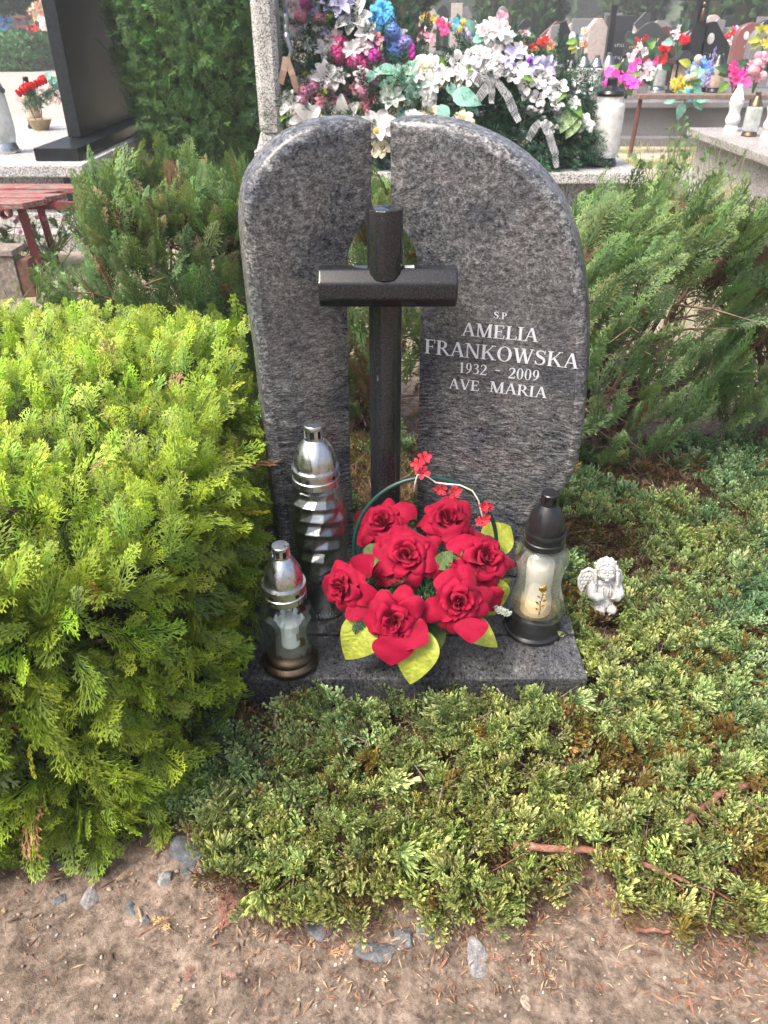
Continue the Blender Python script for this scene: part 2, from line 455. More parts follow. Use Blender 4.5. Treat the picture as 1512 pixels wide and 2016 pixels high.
# ================================================================== GRAVESTONE
M_WISP = granite_wispy(k=.74); M_RIM = granite_wispy('paler granite rim', 1.1, 1.0, .34); M_WSLAB = granite_wispy('wispy slab granite', .48, 1.25); M_BLACK = granite_black(); M_SPECK = granite_speckled()  # rim copy: rougher finish, and paler with sky reflection put into its colour
YAW = math.radians(16); Y0 = 1.515
class Plane:
    """upright plane through (0,Y0) turned by yaw; s runs outwards to the right"""
    def __init__(s, yaw): s.o = Vector((0, Y0, 0)); s.u = Vector((math.cos(yaw), math.sin(yaw), 0)); s.n = Vector((math.sin(yaw), -math.cos(yaw), 0))
    def sz(s, px, py):
        r = ray(px, py); t = (s.o - Vector((0,0,0))).dot(s.n)/Vector((r.x, r.y, 0)).dot(s.n)
        p = r*t; return ((p - s.o).dot(s.u), CAM_H + p.z)
    def pt(s, a, z, d=0): return s.o + s.u*a + Vector((0,0,z)) + s.n*d
PL, PR = Plane(YAW), Plane(-YAW)
def smooth_path(pts, keep_sharp, step=.012):
    out = []; n = len(pts)
    for i in range(n):
        p0, p1, p2, p3 = pts[i-1], pts[i], pts[(i+1) % n], pts[(i+2) % n]
        if i in keep_sharp: p0 = p1
        if (i+1) % n in keep_sharp: p3 = p2
        L = math.dist(p1[:2], p2[:2]); k = max(1, int(L/step))
        for j in range(k):
            u = j/k
            out.append(tuple(.5*((2*p1[c]) + (-p0[c]+p2[c])*u + (2*p0[c]-5*p1[c]+4*p2[c]-p3[c])*u*u + (-p0[c]+3*p1[c]-3*p2[c]+p3[c])*u**3) for c in range(3)))
    return out
def stone_piece(pl, trace, thick=.085):
    """trace: (px, py, inset) round the face, clockwise or not; outer edges carry a wide rounded chamfer"""
    pts = [(*pl.sz(a, b), w) for a, b, w, s_ in trace]
    sharp = {i for i, q in enumerate(trace) if q[3]}
    P = smooth_path(pts, sharp)
    area = sum(P[i-1][0]*P[i][1]-P[i][0]*P[i-1][1] for i in range(len(P)))
    if area < 0: P = P[::-1]                     # counter clockwise in (s,z)
    n = len(P); A = np.array(P)
    d = np.roll(A, -1, 0)[:, :2]-np.roll(A, 1, 0)[:, :2]; d /= np.linalg.norm(d, axis=1, keepdims=True)
    nin = np.stack([-d[:, 1], d[:, 0]], 1)
    rings = []
    # from back edge to the face: depth behind the face, inset
    steps = [(thick, 0.0), (.0145, 0.0)] + [(.0145*(1-math.sin(a)), (1-math.cos(a))) for a in (math.radians(22), math.radians(45), math.radians(68), math.radians(90))]
    rings = []
    for dep, ins in steps:
        ring = []
        for k in range(n):
            w = A[k, 2]; dd = dep if dep == thick else dep*min(1, w/.012+.12)
            q = A[k, :2] + nin[k]*ins*w
            ring.append(pl.pt(q[0], q[1], -dd))
        rings.append(ring)
    mb = MB(); v = [p for r in rings for p in r]; f = []
    for i in range(len(rings)-1):
        for k in range(n):
            k2 = (k+1) % n; f.append((i*n+k, i*n+k2, (i+1)*n+k2, (i+1)*n+k))
    f.append(tuple(range((len(rings)-1)*n, len(rings)*n))); f.append(tuple(reversed(range(n))))
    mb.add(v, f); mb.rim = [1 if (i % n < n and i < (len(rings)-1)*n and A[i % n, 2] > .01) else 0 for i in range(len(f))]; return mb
def stone_mesh(mb, name):
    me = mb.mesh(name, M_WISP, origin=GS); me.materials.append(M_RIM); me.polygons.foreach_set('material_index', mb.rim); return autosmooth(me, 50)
GS = (0, 1.45, .10)
gs = thing('gravestone', 'grey wispy granite gravestone in two arched halves with a black cross between', 'gravestone', GS)
W, T = .020, .002
trL = [(731,239,T,1),(688,236,W,0),(633,243,W,0),(591,259,W,0),(549,285,W,0),(517,320,W,0),(494,354,W,0),(483,396,W,0),(480,445,W,0),(484,500,W,0),(490,560,W,0),(499,640,W,0),(510,710,W,0),(517,770,W,0),(526,850,W,0),(537,950,W,0),(548,1040,W,0),(552,1132,T,1),
       (700,1118,T,1),(694,1000,T,0),(690,900,T,0),(686,700,T,0),(684,600,T,0),(683,535,T,0),(686,500,T,0),(697,470,T,0),(713,447,T,0),(732,432,T,1)]
trR = [(767,238,T,1),(804,236,W,0),(850,238,W,0),(897,247,W,0),(943,264,W,0),(989,287,W,0),(1035,320,W,0),(1073,359,W,0),(1105,405,W,0),(1128,461,W,0),(1142,516,W,0),(1150,567,W,0),(1154,618,W,0),(1156,680,W,0),(1154,750,W,0),(1148,830,W,0),(1139,900,W,0),(1127,940,W,0),(1108,968,W,0),(1084,984,W,0),(1058,1003,W,0),(1040,1035,W,0),(1034,1080,W,0),(1032,1136,T,1),
       (818,1120,T,1),(820,1000,T,0),(822,900,T,0),(826,700,T,0),(827,600,T,0),(822,530,T,0),(814,485,T,0),(798,458,T,0),(770,436,T,1)]
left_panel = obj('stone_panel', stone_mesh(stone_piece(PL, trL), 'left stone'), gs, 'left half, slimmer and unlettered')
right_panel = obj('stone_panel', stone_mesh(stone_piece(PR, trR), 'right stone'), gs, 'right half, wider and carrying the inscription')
mb = MB(); mb.box((-.01, 1.17, .047), (.83, .128, .106)); 
me = bevel(mb.mesh('front slab', M_WSLAB, origin=GS), .004)
obj('base_slab', me, gs)
mb = MB(); mb.box((-.01, 1.4355, .050), (.83, .397, .108)); obj('plinth', bevel(mb.mesh('plinth', M_WSLAB, origin=GS), .003), gs)
# cross: upper post stands on the bar, lower post below it
cr = obj('cross', MB().lathe([(.0315,.104),(.0315,.775)], 40, c=(.003,1.43,0)).mesh('cross post', M_BLACK, origin=GS), gs)
autosmooth(cr.data, 40)
def cyl_x(x0, x1, y, z, r, seg=8, flat=0.0):
    mb = MB(); v = []; f = []
    for x in (x0, x1):
        for k in range(seg):
            a = 2*math.pi*(k+.5)/seg; v.append((x, y + r*1.05*math.cos(a), z + r*1.05*math.sin(a)))
    for k in range(seg):
        k2 = (k+1) % seg; f.append((k, k2, seg+k2, seg+k))
    f.append(tuple(reversed(range(seg)))); f.append(tuple(range(seg, 2*seg)))
    return mb.add(v, f)
pbar = Py(764, 564, 1.40)
xa, xb = Py(626, 566, 1.37).x, Py(902, 566, 1.37).x
me = cyl_x(xa, xb, 1.402, pbar.z, .0355).mesh('cross bar', M_BLACK, origin=GS); bevel(me, .0045, 4, 30); autosmooth(me, 30); obj('crossbar', me, cr)
ztop = Py(761, 418, 1.36).z
me = MB().lathe([(.0322, pbar.z+.018), (.0322, ztop)], 12, c=(.002, 1.398, 0)).mesh('upper post', M_BLACK, origin=GS); bevel(me, .003, 3, 25); autosmooth(me, 30); obj('upper_post', me, cr)
p = Py(806, 528, 1.40)
obj('flat_mark', MB().box((p.x, 1.398, pbar.z+.0362), (.017, .014, .0012)).mesh('flat_mark', plain('flat white', (.8,.8,.8), .5, bump=0), origin=GS), cr, 'small flat white mark on top of the bar')  # thin white rectangle on top of the bar

# ---------------------------------------------------------------- lettering (roman capitals cut from strokes)
class Glyphs:
    def __init__(s): s.polys = []
    def quad(s, a, b, c, d): s.polys.append((a, b, c, d))
    def bar(s, x0, y0, x1, y1, w): s.quad((x0-w/2, y0), (x0+w/2, y0), (x1+w/2, y1), (x1-w/2, y1))
    def ser(s, x, y, hw=.15): h = .045; s.quad((x-hw, y), (x+hw, y), (x+hw, y+h), (x-hw, y+h))
    def hb(s, x0, x1, y, h=.055): s.quad((x0, y), (x1, y), (x1, y+h), (x0, y+h))
    def arc(s, cx, cy, rx, ry, a0, a1, thick, thin, n=16):
        """ring piece, thick where it runs upright"""
        P = []
        for i in range(n+1):
            a = math.radians(a0 + (a1-a0)*i/n); w = thin + (thick-thin)*abs(math.cos(a))**1.3
            P.append(((cx+rx*math.cos(a), cy+ry*math.sin(a)), (cx+(rx-w)*math.cos(a), cy+(ry-w*.75 if thick > .1 else ry-w)*math.sin(a))))
        for i in range(n): s.quad(P[i][0], P[i+1][0], P[i+1][1], P[i][1])
    def path(s, pts, ws):
        n = len(pts); E = []
        for i in range(n):
            a, b = pts[max(0, i-1)], pts[min(n-1, i+1)]; dx, dy = b[0]-a[0], b[1]-a[1]; l = math.hypot(dx, dy) or 1
            w = ws[i]/2; E.append(((pts[i][0]-dy/l*w, pts[i][1]+dx/l*w), (pts[i][0]+dy/l*w, pts[i][1]-dx/l*w)))
        for i in range(n-1): s.quad(E[i][1], E[i+1][1], E[i+1][0], E[i][0])
TK, TN = .17, .075
def glyph(ch):
    g = Glyphs(); w = .8
    if ch == 'A': g.bar(.13,0,.44,1,TN); g.bar(.76,0,.45,1,TK); g.hb(.22,.66,.32); g.ser(.13,0,.13); g.ser(.75,0,.16); w = .9
    elif ch == 'V': g.bar(.17,1,.47,0,TK); g.bar(.80,1,.49,0,TN); g.ser(.18,.955,.16); g.ser(.80,.955,.12); w = .92
    elif ch == 'M': g.bar(.17,0,.17,1,TN); g.bar(.22,1,.55,0,TK); g.bar(.88,1,.56,0,TN); g.bar(.92,0,.92,1,TK); g.ser(.17,0,.13); g.ser(.92,0,.17); g.hb(.04,.28,.955); g.hb(.84,1.06,.955); w = 1.12
    elif ch in 'ELF':
        g.bar(.2,0,.2,1,TK); g.ser(.2,0,.16) if ch == 'F' else None
        if ch in 'EL': g.hb(.04,.68,0); g.bar(.66,.0,.72,.26,.05)
        if ch in 'EF': g.hb(.04,.66,.945); g.bar(.65,.76,.65,1,.045); g.hb(.2,.52,.49); g.bar(.52,.40,.52,.63,.04)
        else: g.ser(.2,.955,.16)
        w = {'E': .78, 'L': .74, 'F': .72}[ch]
    elif ch == 'I': g.bar(.2,0,.2,1,TK); g.ser(.2,0,.17); g.ser(.2,.955,.17); w = .42
    elif ch in 'RP':
        g.bar(.2,0,.2,1,TK); g.ser(.2,0,.16); g.hb(.04,.42,.945); g.arc(.36,.73,.33,.27,-90,90,TK,.06); g.hb(.2,.4,.46)
        if ch == 'R': g.bar(.42,.49,.78,0,TK); g.ser(.80,0,.13)
        w = .88 if ch == 'R' else .74
    elif ch == 'N': g.bar(.17,0,.17,1,TN); g.bar(.2,1,.78,0,TK); g.bar(.80,0,.80,1,TN); g.ser(.17,0,.13); g.hb(.03,.28,.955); g.ser(.80,.955,.14); w = .96
    elif ch == 'K': g.bar(.2,0,.2,1,TK); g.ser(.2,0,.16); g.ser(.2,.955,.16); g.bar(.27,.40,.76,1,TN); g.bar(.40,.58,.80,0,TK); g.ser(.77,.955,.13); g.ser(.82,0,.15); w = .96
    elif ch == 'O': g.arc(.48,.5,.43,.52,0,360,.18,.055,36); w = .97
    elif ch == 'W': g.bar(.16,1,.40,0,TK); g.bar(.64,1,.42,0,TN); g.bar(.62,1,.86,0,TK); g.bar(1.12,1,.88,0,TN); g.ser(.16,.955,.15); g.ser(.62,.955,.15); g.ser(1.12,.955,.12); w = 1.26
    elif ch == 'S':
        P = [(.60,.80),(.52,.93),(.36,.97),(.20,.91),(.15,.76),(.24,.62),(.40,.53),(.56,.43),(.62,.27),(.54,.10),(.36,.02),(.20,.06),(.11,.22)]
        g.path(P, [.05,.06,.06,.10,.14,.17,.18,.17,.14,.10,.06,.06,.05]); g.bar(.61,.72,.61,1,.04); g.bar(.10,0,.10,.28,.04); w = .74
    elif ch == '.': g.quad((.06,0),(.2,0),(.2,.14),(.06,.14)); w = .3
    elif ch == '1': g.bar(.28,0,.28,1,.15); g.ser(.28,0,.15); g.quad((.10,.82),(.28,.92),(.28,1.0),(.10,.88)); w = .55
    elif ch == '2':
        g.path([(.09,.74),(.15,.90),(.29,.97),(.43,.90),(.47,.73),(.40,.52),(.24,.28),(.08,.06)], [.05,.08,.08,.13,.15,.13,.08,.05]); g.hb(.06,.52,0,.12); g.bar(.50,.1,.54,.24,.04); w = .6
    elif ch == '3':
        g.path([(.09,.80),(.18,.94),(.32,.96),(.42,.84),(.38,.65),(.22,.55)], [.05,.07,.09,.14,.11,.05]); g.path([(.22,.55),(.40,.48),(.46,.30),(.38,.09),(.22,.02),(.07,.10)], [.05,.10,.15,.11,.06,.07]); w = .57
    elif ch == '0': g.arc(.28,.5,.24,.52,0,360,.13,.05,28); w = .57
    elif ch == '9': g.arc(.27,.67,.22,.34,0,360,.13,.05,24); g.path([(.44,.68),(.42,.38),(.30,.14),(.09,.0)], [.13,.12,.08,.04]); w = .57
    elif ch == '-': g.hb(.04,.32,.36,.10); w = .4
    else: w = .5
    return g.polys, w
def inscribe(text, A, B, capz):
    """text between two photo points of its baseline; cap height in metres"""
    a, za = PR.sz(*A); b, zb = PR.sz(*B); gl = [glyph(c) for c in text]
    total = sum(w for _, w in gl); k = (b-a)/total; mb = MB(); x = 0; e = 0
    for polys, w in gl:
        for q in polys:
            e += 1; d0 = .0005 + .000012*(e % 40); v = []
            for px, py in q:
                s_ = a + (x+px)*k; z = za + (zb-za)*((x+px)/total) + py*capz; v.append(PR.pt(s_, z, d0))
            mb.add(v, [(0,1,2,3)])
        x += w
    return mb
M_LET = plain('silver lettering', (.52,.55,.61), .45, .15, var=.12, scale=200, bump=0)
for txt, A, B, h, in [('S.P', (971,626), (998,629), 13), ('AMELIA', (908,660), (1059,673), 26), ('FRANKOWSKA', (835,695), (1138,726), 28),
                  ('1932', (902,733), (959,739), 20.5), ('-', (974,737), (986,738), 20), ('2009', (999,744), (1062,750), 21), ('AVE', (883,764), (944,770), 20), ('MARIA', (963,771), (1076,784), 21)]:
    z0 = PR.sz(*A)[1]; z1 = PR.sz(A[0], A[1]-h)[1]
    obj('inscription', inscribe(txt, A, B, z1-z0).mesh('letters', M_LET, origin=GS), right_panel)

# ================================================================== LIME HEDGE
rng = np.random.default_rng(5)
M_LEAF = leafy('scale leaves'); M_TWIG = plain('bare twigs', (.16,.10,.07), .85, var=.4, scale=60)
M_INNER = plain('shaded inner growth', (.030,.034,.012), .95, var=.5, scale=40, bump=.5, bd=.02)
def super_pts(rng, n, c, h, e=6):
    u = rng.uniform(-1, 1, (n, 3)); e1 = 3.6 if e == 7 else e; k = ((np.abs(u[:, 0])**e1+np.abs(u[:, 1])**e1)**(e/e1)+np.abs(u[:, 2])**e)**(1/e); s = u/k[:, None]
    nn = norm(np.sign(s)*np.abs(s)**(e-1)/np.array(h)); return np.array(c)+s*np.array(h), nn, s
fr = [frond(np.random.default_rng(i), n=7, sub=2.3+.3*(i%3), wid=.50+.05*(i%4), kw=.038, bend=.2+.12*(i%3), fold=.08, ang=38+2*(i%4), fat=True) for i in range(14)]
hc, hh = (-1.11, 1.31, .25), (.82, .60, .345)
def lime():
    n = 12500
    pos, nn, s = super_pts(rng, n, hc, hh, 7)
    mt = rng.random(n) < .22; m2 = int(mt.sum()); pos[mt] = np.stack([rng.uniform(hc[0]-hh[0]*.98, hc[0]+hh[0]*.97, m2), rng.uniform(hc[1]-hh[1]*.95, hc[1]+hh[1]*.97, m2), np.full(m2, hc[2]+hh[2])], 1); nn[mt] = (0,0,1.); s[mt] = (pos[mt]-np.array(hc))/np.array(hh)
    me_ = rng.random(n) < .09; m3 = int(me_.sum()); pos[me_] = np.stack([rng.uniform(hc[0]-hh[0], hc[0]+hh[0]*.93, m3), hc[1]-hh[1]*.97+.05*rng.random(m3), hc[2]+hh[2]*.97-.06*rng.random(m3)], 1); nn[me_] = (0,-.75,.66); s[me_] = (pos[me_]-np.array(hc))/np.array(hh)
    corner = (np.abs(s[:, 0])**3.6+np.abs(s[:, 1])**3.6) < 1.12
    keep = corner & (pos[:, 2] > .03) & ~((s[:, 1] > .8) & (rng.random(n) < .5)) & (pos[:, 0] > -1.75)
    pos, nn, s = pos[keep], nn[keep], s[keep]; n = len(pos)
    lump = fbm(pos[:, 0]*5, pos[:, 1]*5, pos[:, 2]*5, seed=4, o=3)
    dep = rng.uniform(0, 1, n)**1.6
    pos = pos + nn*(lump*.045 - dep*.07 - .02)[:, None]
    top = np.clip(nn[:, 2], 0, 1)[:, None]
    up = np.array([0, 0, 1.]); d = nn*.75 + up*(.9*top - .55*(1-top)) + rng.normal(0, .38, (n, 3))
    d[:, 1] += .25*(top[:, 0])
    # the face of each spray looks outwards from the bush
    fn = nn*(1-.75*top) + np.array([0, -1, .7])*top + rng.normal(0, .8, (n, 3))
    L = rng.uniform(.038, .078, n)*(1+.2*(1-top[:, 0]))
    edge = np.clip((s[:, 0]-.35)/.6, 0, 1)*(rng.random(n))
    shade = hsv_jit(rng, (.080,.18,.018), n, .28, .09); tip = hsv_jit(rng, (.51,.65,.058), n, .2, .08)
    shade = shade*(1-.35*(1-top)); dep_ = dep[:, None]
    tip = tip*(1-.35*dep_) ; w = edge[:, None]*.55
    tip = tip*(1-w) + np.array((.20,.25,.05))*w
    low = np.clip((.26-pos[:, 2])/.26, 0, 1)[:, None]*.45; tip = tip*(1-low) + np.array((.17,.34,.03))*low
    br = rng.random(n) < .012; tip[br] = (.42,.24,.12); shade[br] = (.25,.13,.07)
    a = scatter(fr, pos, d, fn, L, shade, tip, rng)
    # inner layer, older and greener
    m = 1500; p2, n2, s2 = super_pts(rng, m, hc, (hh[0]-.09, hh[1]-.09, hh[2]-.08), 7); p2 = p2[:]; 
    b = scatter(fr, p2, n2+rng.normal(0, .6, (m, 3)), rng.normal(0, 1, (m, 3)), rng.uniform(.08, .13, m), (.035,.065,.012), (.09,.15,.02), rng)
    return merge([a, b])
lt_ = thing('thuja_hedge', 'clipped lime green thuja hedge filling the left foreground', 'hedge', (-1.1, 1.31, 0))
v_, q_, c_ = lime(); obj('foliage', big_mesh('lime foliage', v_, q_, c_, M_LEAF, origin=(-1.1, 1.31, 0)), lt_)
mb = MB(); r2 = random.Random(3)
for i in range(46):
    a = Vector((r2.uniform(-1.75,-.45), r2.uniform(.95,1.65), 0)); t_ = a + Vector((r2.uniform(-.16,.2), r2.uniform(-.16,.16), .5)); m_ = (a+t_)/2 + Vector((r2.uniform(-.05,.05), r2.uniform(-.05,.05), 0))
    mb.tube([a, m_, t_], [.010,.007,.003], 6)
    for j in range(5):
        q = a.lerp(t_, r2.uniform(.3,.95)); mb.tube([q, q+Vector((r2.uniform(-.12,.12), r2.uniform(-.12,.12), r2.uniform(.0,.1)))], [.004,.0015], 5)
obj('branches', mb.mesh('branches', M_TWIG, origin=(-1.1,1.31,0)), lt_)
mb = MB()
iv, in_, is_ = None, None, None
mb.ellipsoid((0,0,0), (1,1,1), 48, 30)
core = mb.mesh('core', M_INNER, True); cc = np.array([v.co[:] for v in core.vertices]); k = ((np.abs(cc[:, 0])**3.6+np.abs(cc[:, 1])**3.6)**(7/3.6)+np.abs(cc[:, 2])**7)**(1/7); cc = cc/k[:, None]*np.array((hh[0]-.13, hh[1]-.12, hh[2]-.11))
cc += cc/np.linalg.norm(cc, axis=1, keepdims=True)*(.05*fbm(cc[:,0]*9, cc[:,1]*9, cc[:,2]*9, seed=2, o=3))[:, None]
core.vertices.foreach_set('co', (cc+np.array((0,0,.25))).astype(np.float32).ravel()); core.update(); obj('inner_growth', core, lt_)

# ================================================================== DARK THUJA SHRUBS behind the stone
pl_t = [frond(np.random.default_rng(40+i), n=13, sub=2.4, wid=.40, kw=.026, bend=.12+.08*(i%3), fold=.15, ang=36, fat=True) for i in range(6)]
def plume_shrub(name, label, cx, cy, hx, hy, H, n, seed, lean=(0,0), base=(.055,.125,.058), tip=(.28,.40,.15), gap=.0, brown=.06, xr=None):
    rg = np.random.default_rng(seed); o = (cx, cy, 0)
    th = rg.uniform(0, 6.283, n); u = rg.random(n); r = np.sqrt(rg.random(n))*.35+.62
    r = np.minimum(r, 1.0); z = H*(.12 + .82*u); prof = .72+.28*np.sin(np.pi*np.clip(u*.75+.18, 0, 1))
    top = rg.random(n) < .3; r = np.where(top, np.sqrt(rg.random(n))*.95, r); z = np.where(top, H*(.80+.08*rg.random(n)) , z)
    x = cx + hx*r*prof*np.cos(th) + lean[0]*z; y = cy + hy*r*prof*np.sin(th) + lean[1]*z
    lump = fbm(x*5, y*5, z*5, seed=seed, o=2); z = z + lump*.05
    L = rg.uniform(.09, .17, n)*np.where(top, .8, 1)
    z = np.minimum(z, H - L*.75 + .10*rg.random(n)) 
    pos = np.stack([x, y, np.maximum(z, .03)], 1)
    out = np.stack([np.cos(th), np.sin(th), 0*th], 1)
    lm = np.stack([fbm(x*3, y*3, z*3, seed=seed+2, o=1), 0*x, 0*x], 1); d = out*(.65-.25*u[:, None]) + np.array([lean[0]*2, lean[1], 1.0]) + lm*.8 + rg.normal(0, .22, (n, 3))
    fn = out + np.array([0, -.5, 0]) + rg.normal(0, .5, (n, 3))
    if gap:
        g = fbm(x*4, z*4, y, seed=seed+9, o=2); keep = ~((g > .22) & (z < H*.75) & (rg.random(n) < gap)); pos, d, fn, L = pos[keep], d[keep], fn[keep], L[keep]
    m = len(pos); b = hsv_jit(rg, base, m, .22, .08); t = hsv_jit(rg, tip, m, .2, .10)
    hi = np.clip((pos[:, 2]/H-.7)/.3, 0, 1)[:, None]; t = t*(1-hi*.5) + np.array((.27,.36,.09))*hi*.5
    br = rg.random(m) < brown; b[br] = np.array((.11,.055,.035))*rg.uniform(.6,1.3,(br.sum(),1)); t[br] = np.array((.20,.12,.07))*rg.uniform(.6,1.3,(br.sum(),1))
    pk = (rg.random(m) < .06) & (pos[:, 2] > H*.6); t[pk] = (.50,.36,.20)
    v, q, c = scatter(pl_t, pos, d, fn, L, b, t, rg)
    root = thing(name, label, 'shrub', o, group='dark thuja shrubs behind the gravestone')
    obj('foliage', big_mesh('dark foliage', v, q, c, M_LEAF, origin=o), root)
    mb = MB(); rr = random.Random(seed)
    for i in range(16):
        a = Vector((cx+rr.uniform(-.3,.3)*hx, cy+rr.uniform(-.3,.3)*hy, -.01)); e = Vector((cx+rr.uniform(-.9,.9)*hx, cy+rr.uniform(-.9,.9)*hy, H*rr.uniform(.6,.9)))
        P = [a.lerp(e, k/6)+Vector((rr.uniform(-.03,.03), rr.uniform(-.03,.03), 0)) for k in range(7)]
        mb.tube(P, [.013*(1-k/8) for k in range(7)], 6)
        for j in range(12):
            q0 = P[rr.randrange(1, 6)]; w = Vector((rr.uniform(-.2,.2), rr.uniform(-.16,.16), rr.uniform(-.03,.12))); P2 = [q0, q0+w*.5+Vector((0,0,.01)), q0+w]
            mb.tube(P2, [.004,.003,.001], 5)
            for _ in range(4):
                q1 = P2[1]; mb.tube([q1, q1+Vector((rr.uniform(-.07,.07), rr.uniform(-.07,.07), rr.uniform(-.03,.06)))], [.0018,.0008], 4)
    obj('trunk', mb.mesh('stems', M_TWIG, origin=o), root)
    return root
plume_shrub('thuja_shrub', 'shaggy thuja shrub left of the gravestone with a browned patch', -.60, 2.36, .29, .25, .83, 1300, 11, lean=(-.02,0), brown=.05)
plume_shrub('thuja_shrub', 'narrow thuja shrub seen through the slot of the gravestone', -.10, 2.42, .33, .22, .80, 700, 12, brown=.14, base=(.05,.10,.04))
plume_shrub('thuja_shrub', 'dense thuja shrub touching the right shoulder of the gravestone', .62, 2.20, .36, .25, .775, 1100, 13, lean=(.22,-.02), gap=.35, brown=.05)
plume_shrub('thuja_shrub', 'open gappy thuja shrub at the right edge behind the ground cover', 1.36, 2.26, .42, .28, .77, 1050, 14, lean=(.22,0), gap=.65, brown=.09)

# ================================================================== JUNIPER GROUND COVER (mass)
tf = [tuft(np.random.default_rng(80+i)) for i in range(7)]
tf_s = [tuft(np.random.default_rng(90+i), 8, 3) for i in range(4)]
slab_x, slab_y0, slab_y1 = .405, 1.106, 1.635
def edge_front(x):      # front margin of the mat, from the photograph
    pts = [(-.42, .955), (-.34, .90), (-.30,.80), (-.24, .69), (-.12,.67), (0,.675), (.10,.67), (.19,.685),(.25,.70), (.28,.78), (.33,.79), (.37,.70), (.47,.655), (.60, .63), (2.5, .56)]
    return np.interp(x, [a for a, b in pts], [b for a, b in pts])
def mat_h(x, y):
    """thickness of the juniper mat; it banks up against the slab"""
    b = .018 + .040*np.clip(.5+1.0*fbm(x*5, y*5, seed=8, o=2), 0, 1)
    return b + np.clip((y-.84)/.26, 0, 1)*np.clip((.62-np.abs(x+.02))/.15, 0, 1)*.040
def blocked(x, y, m=0.0): return ((np.abs(x+.01) < .408+m) & (y > slab_y0-.006-m) & (y < slab_y1)) | ((x < -.40) & (y > 1.02)) | (np.hypot(x-.50, y-1.33) < .052) | ((np.abs(x+.01) < .45) & (y > 1.42) & (y < 1.66))
def juniper():
    rg = np.random.default_rng(31)
    # clumps, spaced apart so that gaps stay between them
    C = []
    for _ in range(9000):
        x, y = rg.uniform(-.52, 1.75), .58+1.6*rg.random(); r = rg.uniform(.024, .050)*(1+.25*(y > 1.3))
        if y < edge_front(x)+r*.45 or blocked(x, y, -.01): continue
        gapn = float(fbm(np.array([x*3.6]), np.array([y*3.6]), seed=44, o=3)[0]); thr = float(np.interp(y, [.6, .9, 1.3, 1.7, 2.1], [.36, .22, .24, .12, -.05])) - .04*min(1, max(0, (x-.35)/.4))
        if gapn > thr: continue
        if any((x-c[0])**2+(y-c[1])**2 < (.74*(r+c[2]))**2 for c in C): continue
        C.append((x, y, r, gapn))
    P, D, N, L, Yl, K = [], [], [], [], [], []
    for x, y, r, g in C:
        n = int(24*(r/.045)**1.6); fl = 6.283*(.64+.22*float(vnoise(np.array([x*2.2]), np.array([y*2.2]), seed=77)[0])); f = np.array((math.cos(fl), math.sin(fl)))
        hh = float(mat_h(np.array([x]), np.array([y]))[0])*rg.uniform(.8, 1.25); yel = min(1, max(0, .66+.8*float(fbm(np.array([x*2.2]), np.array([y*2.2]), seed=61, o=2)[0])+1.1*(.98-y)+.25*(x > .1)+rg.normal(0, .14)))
        a = rg.uniform(0, 6.283, n); q = np.sqrt(rg.random(n)); ox, oy = np.cos(a)*q*r, np.sin(a)*q*r
        P.append(np.stack([x+ox*.9-f[0]*r*.3, y+oy*.9-f[1]*r*.3, hh*(.30+.55*(1-q**2))*rg.uniform(.7, 1.1, n)], 1))
        D.append(np.stack([np.cos(a)*q*.9+f[0]*.65+rg.normal(0,.15,n), np.sin(a)*q*.9+f[1]*.65+rg.normal(0,.15,n), .50+.8*(1-q)+rg.normal(0,.15,n)], 1))
        N.append(np.stack([-np.cos(a)*.2, -.45+0*a, 1.+0*a], 1)+rg.normal(0, .22, (n, 3))); L.append(rg.uniform(.052, .084, n)); Yl.append(np.full(n, yel)); K.append(np.full(n, rg.random()))
    P, D, N, L, yel, K = [np.concatenate(q) for q in (P, D, N, L, Yl, K)]; yel = yel[:, None]; n = len(P)
    ok = ~blocked(P[:, 0], P[:, 1], .0); 
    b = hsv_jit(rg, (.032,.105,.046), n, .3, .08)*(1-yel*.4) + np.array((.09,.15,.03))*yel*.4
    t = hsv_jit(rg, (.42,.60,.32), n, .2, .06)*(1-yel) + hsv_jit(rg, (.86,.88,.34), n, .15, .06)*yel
    och = (K < .07) | (rg.random(n) < .04); m_ = int(och.sum()); b[och] = hsv_jit(rg, (.15,.09,.03), m_); t[och] = hsv_jit(rg, (.42,.30,.09), m_)
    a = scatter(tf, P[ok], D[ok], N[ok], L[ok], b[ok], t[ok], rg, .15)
    # loose, dying and brown shoots lower down in the gaps
    m = 8500; x2 = rg.uniform(-.45, 1.75, m); y2 = rg.uniform(.62, 2.3, m)
    ok = ~blocked(x2, y2) & (y2 > edge_front(x2)+.02); x2, y2 = x2[ok], y2[ok]; m = len(x2); fl = 6.283*(.62+.3*vnoise(x2*2.2, y2*2.2, seed=77)) + rg.normal(0, .9, m)
    d2 = np.stack([np.cos(fl), np.sin(fl), .12+.35*rg.random(m)], 1); p2 = np.stack([x2, y2, .004+.5*mat_h(x2, y2)*rg.random(m)], 1)
    kind = rg.random((m, 1)); b2 = np.where(kind < .5, (.10,.055,.040), (.15,.10,.03)); t2 = np.where(kind < .45, (.20,.125,.085), np.where(kind < .68, (.38,.25,.08), (.12,.18,.07)))
    c = scatter(tf_s, p2, d2, np.array([0,0,1.])+rg.normal(0,.4,(m,3)), rg.uniform(.045,.078,m), b2*np.exp(rg.normal(0,.2,(m,1))), t2*np.exp(rg.normal(0,.2,(m,1))), rg)
    # bare grey-brown twigs
    T = LT(); T.kite((0,0,0), (0,1,0), 1, .03); T.kite((0,0,0), (0,1,0), 1, .03, n=(1,0,0)); T.kite((0,.4,0), (.6,1,.2), .5, .02); T.kite((0,.6,0), (-.6,1,.1), .35, .02)
